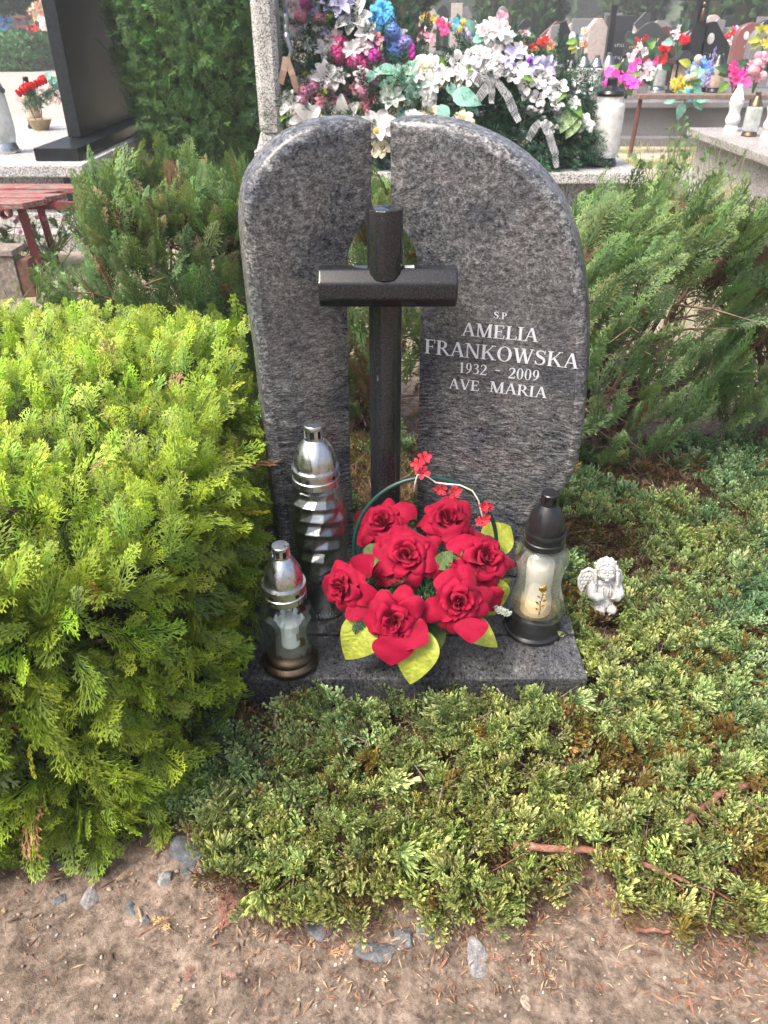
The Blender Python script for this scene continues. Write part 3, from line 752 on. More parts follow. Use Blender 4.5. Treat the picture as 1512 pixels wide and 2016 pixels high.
    m = 2200; x3 = rg.uniform(-.3, 1.7, m); y3 = rg.uniform(.72, 2.2, m); ok = ~blocked(x3, y3) & (y3 > edge_front(x3)+.05); x3, y3 = x3[ok], y3[ok]; m = len(x3); fl = rg.uniform(0, 6.283, m)
    e = scatter([T.done(.25)], np.stack([x3, y3, .012+.5*mat_h(x3, y3)], 1), np.stack([np.cos(fl), np.sin(fl), rg.uniform(-.1,.6,m)], 1), rg.normal(0,1,(m,3)), rg.uniform(.04,.10,m), hsv_jit(rg,(.20,.13,.10),m,.3), hsv_jit(rg,(.34,.27,.22),m,.3), rg)
    return merge([a, c, e])
v_, q_, c_ = juniper()
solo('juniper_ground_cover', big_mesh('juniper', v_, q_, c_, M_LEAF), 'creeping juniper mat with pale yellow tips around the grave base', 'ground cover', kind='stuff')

# litter of dead needles and grit (mass)
def litter():
    rg = np.random.default_rng(66); n = 190000
    x = rg.uniform(-1.0, 1.7, n); y = .42 + rg.random(n)**1.0*1.75
    ef = edge_front(x); d_ = ef - y
    dens = np.where(x > -.33, np.exp(-np.clip(d_, 0, 9)/.05)*.8+.012, np.exp(-np.clip(np.abs(y-.80)/.05,0,9))*.25+.015) + np.where((x > .2) & (y < .8) & (y > .55), .22*(fbm(x*6,y*6,seed=3)>-.05), 0)
    ok = (rg.random(n) < dens) & ~((np.abs(x+.01) < .407) & (y > slab_y0-.01) & (y < slab_y1))
    x, y = x[ok], y[ok]; n = len(x); z = ground_z(x, y) + .0035 + .004*rg.random(n)
    a = rg.uniform(0, 6.283, n); d = np.stack([np.cos(a), np.sin(a), rg.normal(0, .12, n)], 1)
    L1 = LT(); L1.kite((0,0,0), (0,1,0), 1, .14, ridge=.03); L1.kite((0,0,0), (0,1,0), 1, .14, n=(1,0,0)); t1 = L1.done(.15)
    L2 = LT(); L2.kite((0,0,0), (0,1,0), 1, .07); [L2.kite((0,.2*k,0), (s_*.7,.9,0), .3, .07) for k in range(1,4) for s_ in (-1,1)]; t2 = L2.done(.1)
    cols = np.array([(.20,.115,.075), (.30,.20,.13), (.13,.08,.06), (.42,.31,.20), (.26,.12,.08)])[rg.integers(0, 5, n)]
    Lr = rg.uniform(.006, .017, n); Lr[rg.random(n) < .12] *= 1.9
    return scatter([t1, t1, t1, t2], np.stack([x,y,z],1), d, np.array([0,0,1.])+rg.normal(0,.3,(n,3)), Lr, cols, cols*1.2, rg)
v_, q_, c_ = litter()
solo('needle_litter', big_mesh('litter', v_, q_, c_, leafy('dry litter', .8, .05, (1,1,1), .2)), 'brown dead needles scattered over the soil at the edge of the mat', 'litter', kind='stuff')
def pebbles():
    rg = np.random.default_rng(7); n = 1800; x = rg.uniform(-1.0, 1.3, n); y = rg.uniform(.40, 1.1, n)
    z = ground_z(x, y); s = rg.uniform(.0012, .0034, n)*np.where(rg.random(n) < .06, 1.9, 1)
    o = np.array([(0,0,-1),(1,0,0),(0,1,0),(-1,0,0),(0,-1,0),(0,0,1)], float)
    q = []; 
    base = np.array([(1,0,0),(.7,.7,0),(0,1,0),(-.7,.7,0),(-1,0,0),(-.7,-.7,0),(0,-1,0),(.7,-.7,0)])
    rings = [base*.8+[0,0,-.4], base*1.0+[0,0,.1], base*.55+[0,0,.6]]; tv = np.concatenate(rings); 
    tq = [(i*8+k, i*8+(k+1)%8, (i+1)*8+(k+1)%8, (i+1)*8+k) for i in range(2) for k in range(8)] + [(16,17,18,19),(16,19,20,23),(20,21,22,23)]
    tv = tv*np.array([1,.8,.7]); tm = [(tv*(1+.18*np.random.default_rng(i).normal(0,1,tv.shape)), np.array(tq), np.zeros(len(tv))) for i in range(6)]
    cols = np.array([(.30,.23,.18), (.22,.17,.14), (.42,.36,.30), (.30,.27,.25), (.26,.19,.145)])[rg.integers(0, 5, n)]
    cols[rg.random(n) < .015] = (.62,.58,.52)
    a = rg.uniform(0, 6.283, n)
    return scatter(tm, np.stack([x,y,z+.001],1), np.stack([np.cos(a),np.sin(a),0*a],1), np.array([0,0,1.])+rg.normal(0,.25,(n,3)), s, cols, cols, rg)
v_, q_, c_ = pebbles()
solo('gravel', big_mesh('gravel', v_, q_, c_, leafy('grit', .85, 0, (1,1,1), .3)), 'small pale pebbles and crumbs of soil on the bare ground', 'gravel', kind='stuff')

# rocks along the edge of the mat
def rock_mesh(seed, dims, mat):
    bm = bmesh.new(); bmesh.ops.create_icosphere(bm, subdivisions=4, radius=1)
    rr = random.Random(seed); cuts = [(Vector((rr.gauss(0,1), rr.gauss(0,1), rr.gauss(0,1))).normalized(), rr.uniform(.45,.8)) for _ in range(11)]
    for v in bm.verts:
        p = v.co.copy()
        for nrm, dd in cuts:
            e = p.dot(nrm)-dd
            if e > 0: p -= nrm*e*.93
        p *= 1 + .05*float(fbm(np.array([p.x*3]), np.array([p.y*3]), np.array([p.z*3]), seed=seed, o=4)[0])
        v.co = Vector((p.x*dims[0], p.y*dims[1], p.z*dims[2]))
    me = bpy.data.meshes.new('rock'); bm.to_mesh(me); bm.free(); me.materials.append(mat); autosmooth(me, 28); return me
def stone_mat(name, lo, hi, sc=45):
    t = NT(name); v = t.coord(); n = t.noise(v, sc, 6, .75); n2 = t.noise(v, sc*5, 3, .7)
    c = t.ramp(n, [(.35, lo), (.65, hi)]); c = t.mix(.6, c, t.ramp(n2, [(.35, (.5,.5,.5)), (.6, (1.1,1.1,1.1)), (.75, (1.9,1.9,1.9))]), 'MULTIPLY')
    t.base(c); t.set(Roughness=.8); t.bump(t.math('ADD', n, n2), .6, .004); return t.m
M_R1 = stone_mat('blue grey rock', (.055,.060,.066), (.17,.18,.195)); M_R2 = stone_mat('speckled rock', (.12,.12,.125), (.38,.37,.37), 90); M_R3 = stone_mat('tan rock', (.24,.19,.14), (.42,.36,.30))
RK = [(366,1664,.050,.034,.034,M_R1,'largest dark rock tucked between hedge and juniper'), (412,1702,.030,.024,.022,M_R1,'dark rock just right of the largest one'),
      (322,1722,.019,.017,.017,M_R2,'rounded speckled stone below the largest dark rock'), (372,1700,.022,.018,.015,M_R1,'small blue stone beside a reddish frond'),
      (185,1695,.030,.021,.018,M_R2,'speckled rock half hidden by hanging hedge fronds'), (110,1690,.022,.014,.012,M_R1,'grey rock under the lowest hedge fronds'),
      (172,1762,.026,.017,.010,M_R2,'flat angular grey stone lying alone on the soil'), (252,1777,.010,.019,.008,M_R1,'slim blue pebble lying on the soil'),
      (286,1800,.009,.008,.006,M_R1,'tiny blue pebble on the open soil'), (627,1818,.029,.027,.022,M_R1,'rounded grey rock at the front rim of the juniper'),
      (795,1836,.025,.020,.016,M_R1,'blue rock under yellow juniper tips'), (838,1822,.022,.016,.016,M_R1,'squat rock beside a pale dry leaf'),
      (742,1860,.036,.018,.006,M_R1,'broad rock nearly buried in the soil'), (942,1868,.021,.034,.012,M_R2,'long cobble sunk upright in the soil'),
      (1238,1352,.021,.014,.015,M_R3,'tan stone lying on the juniper'), (113,1760,.012,.010,.005,M_R1,'faint buried pebble left of the flat stone'),
      (1040,1960,.012,.009,.007,M_R3,'pale pebble on the open ground at bottom right')]
for i, (px, py, a, b, c, m, lab) in enumerate(RK):
    q = Pz(px, py, .012 if i != 14 else .07); o = solo('rock', rock_mesh(100+i, (a, b, c), m), lab, 'rock', 'loose rocks at the edge of the planting', loc=(q.x, q.y, (gz1(q.x, q.y) if i != 14 else .062)-c*.12)); o.rotation_euler = (0, 0, i*1.3 if i not in (13, 7) else (.1 if i == 13 else .5))

# fallen dry fronds
fd = [frond(np.random.default_rng(200+i), n=7, sub=1.6, wid=.38, kw=.04, bend=.15, fold=.05, ang=34) for i in range(4)]
M_DRY = leafy('dry frond', .7, .15, (1,1,1), .2); rg = np.random.default_rng(9)
FD = [(432,1840,.075,1.5,(.42,.15,.09),'largest rust red fallen frond by the juniper rim'), (340,1830,.05,2.6,(.62,.42,.16),'straw yellow fallen frond on the open soil'), (405,1850,.045,.4,(.42,.19,.12),'rusty frond crossing the largest red one'),
      (362,1935,.038,1.4,(.45,.19,.13),'small red frond forked on the bare soil'), (300,1665,.07,.3,(.34,.12,.07),'dark red frond under the hanging hedge tips'), (240,1840,.03,.5,(.32,.38,.14),'green yellow scrap of frond on the soil'),
      (225,1735,.035,1.0,(.66,.48,.22),'pale yellow frond tip below the hedge'), (420,1700,.06,.2,(.40,.19,.12),'brown red frond lying against the juniper'), (640,1875,.06,.3,(.68,.38,.18),'orange frond stretched below the front rim'),
      (1180,1860,.045,1.0,(.42,.24,.16),'brown frond on the needle litter'), (1415,1905,.06,1.1,(.42,.22,.15),'long brown frond at the lower right'), (1245,1822,.04,2.4,(.30,.20,.14),'grey brown frond curled by the bare stick'),
      (1340,1995,.05,2.7,(.50,.22,.14),'red frond at the bottom right edge'), (1000,1880,.035,2.9,(.44,.22,.15),'small rusty frond beside the sunken cobble'), (470,1925,.03,2.8,(.40,.20,.15),'faded frond on the soil near the bottom'),
      (335,1990,.03,1.2,(.62,.55,.28),'yellow scrap of frond near the bottom edge'), (1135,1785,.03,1.9,(.45,.22,.14),'red frond tip under the bare branch')]
for i, (px, py, L, a, col, lab) in enumerate(FD):
    q = Pz(px, py, .01); z = gz1(q.x, q.y)+.008
    if i in (2, 5, 11, 12): continue
    col = tuple(.25*.25+k_*.62 for k_ in col); v, qq, c = scatter([fd[i % 4]], np.array([[0,0,0.]]), np.array([[math.cos(a), math.sin(a), .08]]), np.array([[.1,-.2,1.]]), np.array([L]), np.array(col)*.8, np.array(col)*1.1, rg)
    solo('dry_frond', big_mesh('dry frond', v, qq, c, M_DRY), lab, 'dry frond', 'dry fronds fallen on the soil', loc=(q.x, q.y, z))
def stick(pts, r0, r1, lab, z=.02, mat=None, cat='stick', name='bare_branch', side=0):
    P = [Pz(a, b, z) for a, b in pts]; n = len(P); rr = random.Random(len(pts)*7+int(pts[0][0]))
    Q = []
    for i in range(n-1):
        for k in range(4): Q.append(P[i].lerp(P[i+1], k/4) + Vector((rr.uniform(-1,1), rr.uniform(-1,1), rr.uniform(-1,1)))*r0*.35)
    Q.append(P[-1]); m = len(Q); mb = MB().tube(Q, [r0+(r1-r0)*i/(m-1)*rr.uniform(.85,1.1) for i in range(m)], 9)
    for _ in range(side):
        q = Q[rr.randrange(1, m-1)]; mb.tube([q, q+Vector((rr.uniform(-.05,.05), rr.uniform(-.05,.02), .005)), q+Vector((rr.uniform(-.09,.09), rr.uniform(-.08,.03), .0))], [.0022,.0016,.0007], 5)
    o = Q[0]; return solo(name, mb.mesh('branch', mat or M_BARK, True, origin=o), lab, cat, loc=o)
def bark():
    t = NT('flaking juniper bark'); v = t.coord((1,1,1)); n = t.noise(v, 55, 6, .75, .5)
    t.base(t.ramp(n, [(.33, (.075,.038,.030)), (.5, (.21,.09,.06)), (.62, (.33,.16,.11)), (.72, (.42,.34,.30))])); t.set(Roughness=.8); t.bump(n, .8, .004); return t.m
M_BARK = bark()
stick([(1010,1662),(1060,1668),(1150,1672),(1240,1690),(1310,1718),(1352,1735)], .0068, .003, 'reddish bare juniper branch running across the front of the mat', .066, side=6)
stick([(1352,1735),(1400,1742),(1450,1745),(1530,1735)], .005, .004, 'thin greyish branch continuing to the right edge', .03, side=5)
stick([(1470,1545),(1420,1560),(1385,1590),(1345,1620),(1330,1640)], .006, .005, 'brown branch slanting down through the right of the mat', .065, side=6)
stick([(1262,1545),(1250,1560),(1232,1582)], .005, .004, 'short stub of cut branch in the mat', .035, side=3)
stick([(1250,1830),(1290,1832),(1318,1833)], .004, .003, 'short brown stick lying on needle litter', .014)
stick([(270,1845),(300,1825),(345,1800)], .002, .001, 'thin twig lying on the bare soil', .014)
stick([(1135,1150),(1150,1190),(1168,1215)], .007, .005, 'broken root beside the angel figurine', .05, side=5)
stick([(370,1660),(372,1625),(385,1605)], .0016, .001, 'thin dry stalk in front of the largest rock', .03)
# ================================================================== GRAVE LANTERNS
def metal(name, col, rough, var=.15, bstr=.15):
    t = NT(name); v = t.coord(); n = t.noise(v, 40, 5, .7)
    t.base(t.ramp(n, [(.3, tuple(c*(1-var*2) for c in col)), (.6, col)])); t.set(Metallic=1.0)
    t.link(t.ramp(t.noise(v, 90, 4), [(.3, (rough*.8,)*3), (.7, (min(1, rough*1.5),)*3)]), t.p.inputs['Roughness']); t.bump(t.noise(v, 300, 3), bstr, .0008); return t.m
M_SILV = metal('brushed silver plastic', (.62,.64,.67), .28); M_BRONZE = metal('bronze plastic', (.17,.125,.085), .36); M_DKSIL = metal('dull pewter', (.30,.31,.33), .3)
M_BLKP = plain('black plastic', (.012,.012,.014), .28, var=.3, scale=120, bump=.08, bd=.0006); M_DARK = plain('dark opening', (.004,.004,.004), .9, bump=0)
M_GLASS = glassy('clear pressed glass', (.97,.99,.98), .03, 0, .5)
M_GLASS2 = glassy('smoky pleated glass', (.94,.95,.96), .06, 0, .35)
M_WAXW = plain('white plastic candle', (.88,.89,.90), .4, var=.06, bump=0); M_WAXC = plain('cream wax', (.82,.60,.36), .5, var=.1, bump=.05); M_WAXP = plain('pale insert', (.72,.68,.60), .5, var=.1, bump=.05)
M_GOLD = metal('gold ornament', (.80,.48,.12), .25)
def fine_profile(keys, n=5):
    out = []
    for i in range(len(keys)-1):
        p0, p1, p2, p3 = keys[max(0,i-1)], keys[i], keys[i+1], keys[min(len(keys)-1,i+2)]
        for j in range(n):
            u = j/n; out.append(tuple(.5*((2*p1[c]) + (-p0[c]+p2[c])*u + (2*p0[c]-5*p1[c]+4*p2[c]-p3[c])*u*u + (-p0[c]+3*p1[c]-3*p2[c]+p3[c])*u**3) for c in (0,1)))
    return out + [tuple(keys[-1])]
def lantern_lid(root, z0, rk, hk, rd, hd, rr, hr, mat, seg=72):
    """collar (rr,hr) at z0, dome (rd,hd), vent knob (rk,hk)"""
    mb = MB(); z = z0
    mb.lathe([(rr*.93, z), (rr, z+.002), (rr, z+hr*.42), (rr*.955, z+hr*.46), (rr*.955, z+hr*.80), (rr*1.0, z+hr*.84), (rr*.99, z+hr), (rd*.97, z+hr)], seg)
    zd = z+hr*.98; prof = []
    for i in range(17):
        t = i/16; prof.append((rd*(1-t**2.3*(1-rk*.95/rd)), zd+hd*t))
    def arch(a, zz, i):
        u = ((a*7/(2*math.pi)) % 1)*2-1; t = max(0, min(1, (zz-zd)/hd)); lim = (1-t/.72); ins = lim > 0 and abs(u) < .80*math.sqrt(max(0, lim))
        return 1.0-.026*(1 if ins else 0)
    mb.lathe(prof, 112, rib=arch)
    lid = obj('lid', autosmooth(mb.mesh('lid', mat), 50), root)
    zk = zd+hd; mb = MB(); mb.lathe([(rk*.98, zk-.003), (rk, zk), (rk, zk+hk*.12)], 32)
    for k in range(7): a = 2*math.pi*(k+.3)/7; mb.box((rk*.93*math.cos(a), rk*.93*math.sin(a), zk+hk*.4), (rk*.13, rk*.36, hk*.66), a)
    mb.lathe([(rk*1.0, zk+hk*.68), (rk*1.02, zk+hk*.72), (rk*1.02, zk+hk*.94), (rk*.94, zk+hk), (rk*.4, zk+hk*1.03)], 32)
    vent = obj('vent_cap', autosmooth(mb.mesh('vent cap', mat), 40), lid)
    obj('vent_core', MB().lathe([(rk*.82, zk), (rk*.82, zk+hk*.7)], 24).mesh('vent core', M_DARK), vent)
    for k in range(5):
        a = 2*math.pi*k/5+.35; R = Matrix.Rotation(a, 3, 'Z') @ Matrix.Rotation(math.pi/2, 3, 'Y'); mb = MB().lathe([(.0042, 0), (.0042, .0012)], 12)
        mb.v = [tuple(R @ Vector(q) + Vector((rr*.9545*math.cos(a), rr*.9545*math.sin(a), z+hr*.63))) for q in mb.v]; obj('air_hole', mb.mesh('hole', M_DARK), lid)
    for k in range(6):
        a = 2*math.pi*k/6+.15; obj('slit', MB().box(((rr+.0002)*math.cos(a), (rr+.0002)*math.sin(a), z+hr*.2), (.0012, .0009, hr*.36), a).mesh('slit', M_DARK), lid)
    return lid
def shell(prof, th=.0028):
    inner = [(max(.001, r-th), z) for r, z in prof]
    return prof, inner
def glass_body(root, prof, mat, seg=64, rib=None, flat=False, name='glass', th=.0026):
    o_, i_ = shell(prof, th); loop = o_ + i_[::-1]
    mb = MB(); mb.lathe(loop, seg, rib=(lambda a, z, i: rib(a, z)) if rib else None, close=False)
    m = len(loop); n0 = (m-1)*seg
    mb.f += [(n0+k, n0+(k+1) % seg, (k+1) % seg, k) for k in range(seg)]
    me = mb.mesh(name, mat); 
    if not flat: autosmooth(me, 50)
    return obj(name, me, root)

# tall silver lantern with pleated twisted glass
q = Pz(636, 1193, .104)
L1 = thing('grave_lantern', 'tallest silver topped lantern with pleated smoky glass in front of left stone half', 'grave lantern', (q.x, q.y, .104), .3)
mb = MB(); mb.lathe(fine_profile([(.050,0),(.0515,.006),(.046,.02),(.039,.05),(.0375,.072),(.040,.085),(.041,.09)], 5), 144, rib=lambda a, z, i: 1+.022*math.cos(44*a+z*420)*(z > .008)+.018*math.cos(44*a-z*420)*(z > .008))
obj('base', autosmooth(mb.mesh('ribbed base', M_DKSIL), 60), L1)
def pleat(a, z):
    t = (z-.09)/.24; ph = z*24 + 1.1*math.cos(a-2.6) + .3*math.cos(2*a+z*12) ; saw = (ph % 1.0); tri = abs(saw*2-1)
    return 1 + .24*(tri-.5) + .05*math.cos(3*a + z*16)
prof = fine_profile([(.040,.090),(.051,.105),(.0575,.135),(.0600,.19),(.0590,.25),(.052,.295),(.043,.318),(.040,.326)], 5)
glass_body(L1, prof, glassy('tall clear glass', (.95,.97,.96), .03, 0, .72), 40, lambda a, z: 1+.015*math.cos(9*a+z*60))
lidL1 = lantern_lid(L1, .320, .0185, .030, .0435, .062, .0475, .036, M_SILV)
# folded silver foil: slanting pleats, each a flat plane
mb = MB(); NP, SG = 7, 13; v = []; f = []; rr = random.Random(12); jit = [[rr.uniform(-.0035, .0035) for _ in range(SG)] for _ in range(2*NP+1)]
for i in range(2*NP+1):
    t = i/(2*NP); zc = .098+.222*t; env = .046*(math.sin(math.pi*(.17+.70*t)))**.55+.004
    for k in range(SG):
        a = 2*math.pi*k/SG + i*.09; v.append(((env*(1.09 if i % 2 else .94)+jit[i][k])*math.cos(a), (env*(1.09 if i % 2 else .94)+jit[i][k])*math.sin(a), max(.094, min(.325, zc+.016*math.cos(a+2.2)*math.sin(math.pi*t)+jit[i][k]*.8))))
for i in range(2*NP):
    for k in range(SG): k2 = (k+1) % SG; f.append((i*SG+k, i*SG+k2, (i+1)*SG+k2)); f.append((i*SG+k, (i+1)*SG+k2, (i+1)*SG+k))
mb.add(v, f); ft = NT('folded silver foil'); ft.base((.40,.40,.41)); ft.set(Metallic=1.0, Roughness=.24); ft.bump(ft.noise(ft.coord(), 60, 3), .12, .003); obj('foil', mb.mesh('foil', ft.m), L1)

# small silver lantern, bulb glass, bronze foot, electric candle
q = Pz(572, 1303, .10)
L2 = thing('grave_lantern', 'small silver topped lantern with clear bulb glass, bronze foot and white electric candle', 'grave lantern', (q.x, q.y, .100), .1)
mb = MB(); mb.lathe(fine_profile([(.054,0),(.0565,.006),(.0565,.013),(.052,.019),(.0485,.0215),(.0495,.027),(.047,.034),(.041,.039),(.036,.041)], 6), 160, rib=lambda a, z, i: 1+.010*math.cos(60*a)*(.004 < z < .036))
obj('base', autosmooth(mb.mesh('bronze base', M_BRONZE), 60), L2)
def gad(a, z):
    t = (z-.04)/.15; return 1 + .030*abs(math.cos(4*a))*math.sin(math.pi*max(0, min(1, t))) + .014*math.cos(30*a)*(t < .25)
prof = fine_profile([(.036,.040),(.048,.046),(.0565,.062),(.0590,.085),(.0555,.115),(.0465,.145),(.0395,.165),(.0385,.176)], 7)
glass_body(L2, prof, glassy('thin bulb glass', (.95,.99,.97), .01, 0, .76), 96, gad)
lantern_lid(L2, .170, .0165, .025, .0375, .060, .0425, .036, M_SILV)
cd = obj('electric_candle', autosmooth(MB().lathe(fine_profile([(.016,.046),(.0185,.050),(.018,.085),(.021,.098),(.024,.104),(.024,.108),(.008,.112)], 4), 32, c=(.004,.004,0)).mesh('white candle', M_WAXW)), L2)
mb = MB()
for k in range(6): a = k*math.pi/3; mb.tube([(.004+.020*math.cos(a), .004+.020*math.sin(a), .106), (.004+.027*math.cos(a), .004+.027*math.sin(a), .112), (.004+.024*math.cos(a), .004+.024*math.sin(a), .122)], [.004,.005,.002], 8)
obj('wax_drip', mb.mesh('drips', M_WAXW, True), cd)
mb = MB().ellipsoid((.004,.004,.124), (.0075,.0075,.017), 16, 12); obj('bulb', mb.mesh('bulb', glassy('frosted bulb', (.95,.95,.95), .2), True), cd)
mb = MB().box((.0195,-.008,.072), (.0075,.002,.017), -1.0+1.57); obj('flat_mark', mb.mesh('flat_mark', plain('dark red print', (.10,.03,.02), .5, bump=0)), cd)

# clear lantern with black lid and gold rose
q = Pz(1048, 1236, .10)
L3 = thing('grave_lantern', 'black lidded lantern of clear glass bearing a small gold rose', 'grave lantern', (q.x, q.y, .100), -.12)
mb = MB(); mb.lathe(fine_profile([(.0585,0),(.0615,.003),(.0620,.010),(.0565,.014),(.0530,.026),(.0485,.038),(.0455,.044),(.043,.046)], 7), 192, rib=lambda a, z, i: 1+(.011*math.cos(52*a+z*600)+.011*math.cos(52*a-z*600))*(.014 < z < .042))
obj('base', autosmooth(mb.mesh('black base', M_BLKP), 60), L3)
prof = fine_profile([(.044,.045),(.0565,.050),(.0615,.062),(.0590,.082),(.0500,.112),(.0465,.135),(.0480,.160),(.0530,.182),(.0535,.197),(.0480,.211),(.0405,.218),(.0395,.226)], 7)
def sq(a, z):
    t = max(0, min(1, (z-.05)/.15)); c = math.cos(4*(a)); return 1 - .035*c*math.sin(math.pi*t) + .008*math.cos(44*a)*(abs(math.cos(a*2)) < .45)*math.sin(math.pi*t)
glass_body(L3, prof, M_GLASS, 112, sq)
lantern_lid(L3, .222, .0170, .024, .0365, .060, .0425, .034, M_BLKP)
obj('candle', autosmooth(MB().lathe(fine_profile([(.028,.052),(.032,.056),(.031,.085),(.028,.092)], 4), 40).mesh('cream candle', M_WAXC)), L3)
obj('insert', autosmooth(MB().lathe(fine_profile([(.027,.092),(.027,.13),(.028,.17),(.026,.178)], 4), 40).mesh('pale insert', M_WAXP)), L3)
# ornament: rose head, stem, leaves, standing just proud of the glass
orn = MB(); yy = -.0520
orn.tube([(.001,-.0570,.080),(.004,-.0545,.095),(.002,-.0525,.112),(.005,-.0510,.128),(.004,-.0512,.142)], .0011, 8)
for k in range(9):
    a = k*.9; r = .0012+.0006*k; orn.ellipsoid((.003+r*math.cos(a), yy-.0015+.0002*k, .147+r*math.sin(a)), (.0042,.0018,.0038), 10, 7, Matrix.Rotation(a, 3, 'Y'))
for (x, z, a, s) in ((.008,.134,.8,1),(-.003,.128,-.7,1),(.010,.120,1.1,1.1),(-.004,.112,-.9,1.2),(.009,.106,1.0,1),(-.004,.098,-.8,.9),(.008,.128,.4,.8)):
    orn.ellipsoid((x, -.0530-.0006*abs(a) if z > .105 else -.0560, z), (.0048*s,.0012,.0021*s), 10, 6, Matrix.Rotation(-a, 3, 'Y'))
obj('gold_rose', orn.mesh('gold rose', M_GOLD, True), L3)

# ================================================================== ROSES
def petal_rows(R, lay, rr, nu=9, nv=9):
    """one petal as (verts, faces); lay = (angle, width, rad, height, curl, ruffle)"""
    phi, wid, rad, h, curl, ruf = lay; v = []; ph = rr.uniform(0, 6.28); ph2 = rr.uniform(0, 6.28); tw = rr.uniform(-.12, .12)
    for j in range(nv):
        t = j/(nv-1)
        for i in range(nu):
            u = i/(nu-1)*2-1
            tt = t*(1 - .20*abs(u)**2.6 + .05*math.cos(u*3.0) + .03*math.sin(5*u+ph)*t)
            wv = wid*(.30+.70*math.sin(min(1, t*1.12)*math.pi/2)**.8)*(1-.22*max(0, t-.75)/.25*abs(u))
            a = phi + u*wv + tw*t
            r = rad*(.13 + .87*tt**.85) * (1 - .10*(abs(u)**2)*t) + ruf*.05*math.sin(3.1*u+ph)*t*t
            z = h*math.sin(min(1, tt*1.05)*math.pi/2)**1.1 - curl*max(0, tt-.55)**1.7*2.6 + ruf*.05*math.sin(4.2*u+ph2)*t**2.2 + ruf*.022*math.sin(9.5*u+ph)*t**4 + .05*h*u*u
            v.append((r*math.cos(a)*R, r*math.sin(a)*R, z*R))
    f = [(j*nu+i, j*nu+i+1, (j+1)*nu+i+1, (j+1)*nu+i) for j in range(nv-1) for i in range(nu-1)]
    return v, f
def rose_mesh(name, seed, mat, full=1.0, nu=13, nv=12):
    rr = random.Random(seed); mb = MB()
    L = [(3, .13, .58, .0, 1.0, .3), (3, .26, .58, .04, 1.0, .6), (4, .43, .53, .12, .86, .9), (5, .63, .43, .26, .76, 1.1), (5, .83, .29, .34, .80, 1.4), (6, 1.0, .12, .34, .72, 1.7)]
    off = 0
    for li, (n, rad, h, curl, wid, ruf) in enumerate(L):
        off += rr.uniform(.5, 1.1)
        for k in range(n):
            a = off + 2*math.pi*k/n + rr.uniform(-.18, .18); s = rr.uniform(.88, 1.14)
            v, f = petal_rows(1, (a, wid*rr.uniform(.9, 1.15), rad*s, h*rr.uniform(.88, 1.1), curl*rr.uniform(.7, 1.3), ruf*rr.uniform(.6, 1.3)), rr, nu, nv); mb.add(v, f)
    mb.lathe([(.02,-.12), (.14,-.05), (.18,.06), (.1,.2)], 12)
    return mb.mesh(name, mat, True)
def petal_cloth(name, col, tr=.18, rough=.55, vein=True):
    t = NT(name); v = t.coord(); n = t.noise(v, 6, 4, .6); t.base(t.ramp(n, [(.3, tuple(c*.78 for c in col)), (.7, tuple(min(1, c*1.12) for c in col))])); t.set(Roughness=rough, Specular_IOR_Level=.14)
    t.p.inputs['Sheen Weight'].default_value = .05
    if vein: t.bump(t.noise(t.coord((1,1,1)), 42, 5, .7, 1.2), .25, .02)
    tr_ = t.new('ShaderNodeBsdfTranslucent'); tr_.inputs[0].default_value = (*[min(1, c*1.1) for c in col], 1)
    mx = t.new('ShaderNodeMixShader'); mx.inputs[0].default_value = tr; t.link(t.p.outputs[0], mx.inputs[1]); t.link(tr_.outputs[0], mx.inputs[2]); t.link(mx.outputs[0], t.out.inputs[0]); return t.m
M_RED = petal_cloth('crimson cloth petals', (.29, .0015, .028), .07)
def face_dir(n, roll=0, s=1.0):
    q = Vector(n).normalized().to_track_quat('Z', 'Y').to_matrix().to_4x4() @ Matrix.Rotation(roll, 4, 'Z'); return q @ Matrix.Scale(s, 4)
BK = Vector((.045, 1.215, .104))
bk = thing('rose_basket', 'dark green hooped basket of seven crimson cloth roses with lime leaves', 'flower basket', BK)
def place(name, me, pos, n, roll, s, parent, org, label=None): return obj(name, me, parent, label, Matrix.Translation(Vector(pos)-Vector(org)) @ face_dir(n, roll, s))
RS = [(753,1026,1.315,112,(-.25,-.55,.85),1),(882,1022,1.325,120,(.12,-.45,.9),2),(802,1095,1.205,134,(-.05,-.75,.75),3),(958,1100,1.235,132,(.38,-.6,.75),4),(672,1158,1.165,112,(-.55,-.72,.45),5),(776,1226,1.095,136,(-.12,-.9,.42),6),(905,1188,1.125,132,(.18,-.88,.48),7)]
for px, py, Y, w, n, sd_ in RS:
    p = Py(px, py, Y); R = size_at(w, py, Y)/2*1.0
    pp = p - Vector(n).normalized()*R*.3
    o = place('rose', rose_mesh('rose', 300+sd_, M_RED), pp, n, sd_*.9, R, bk, BK)
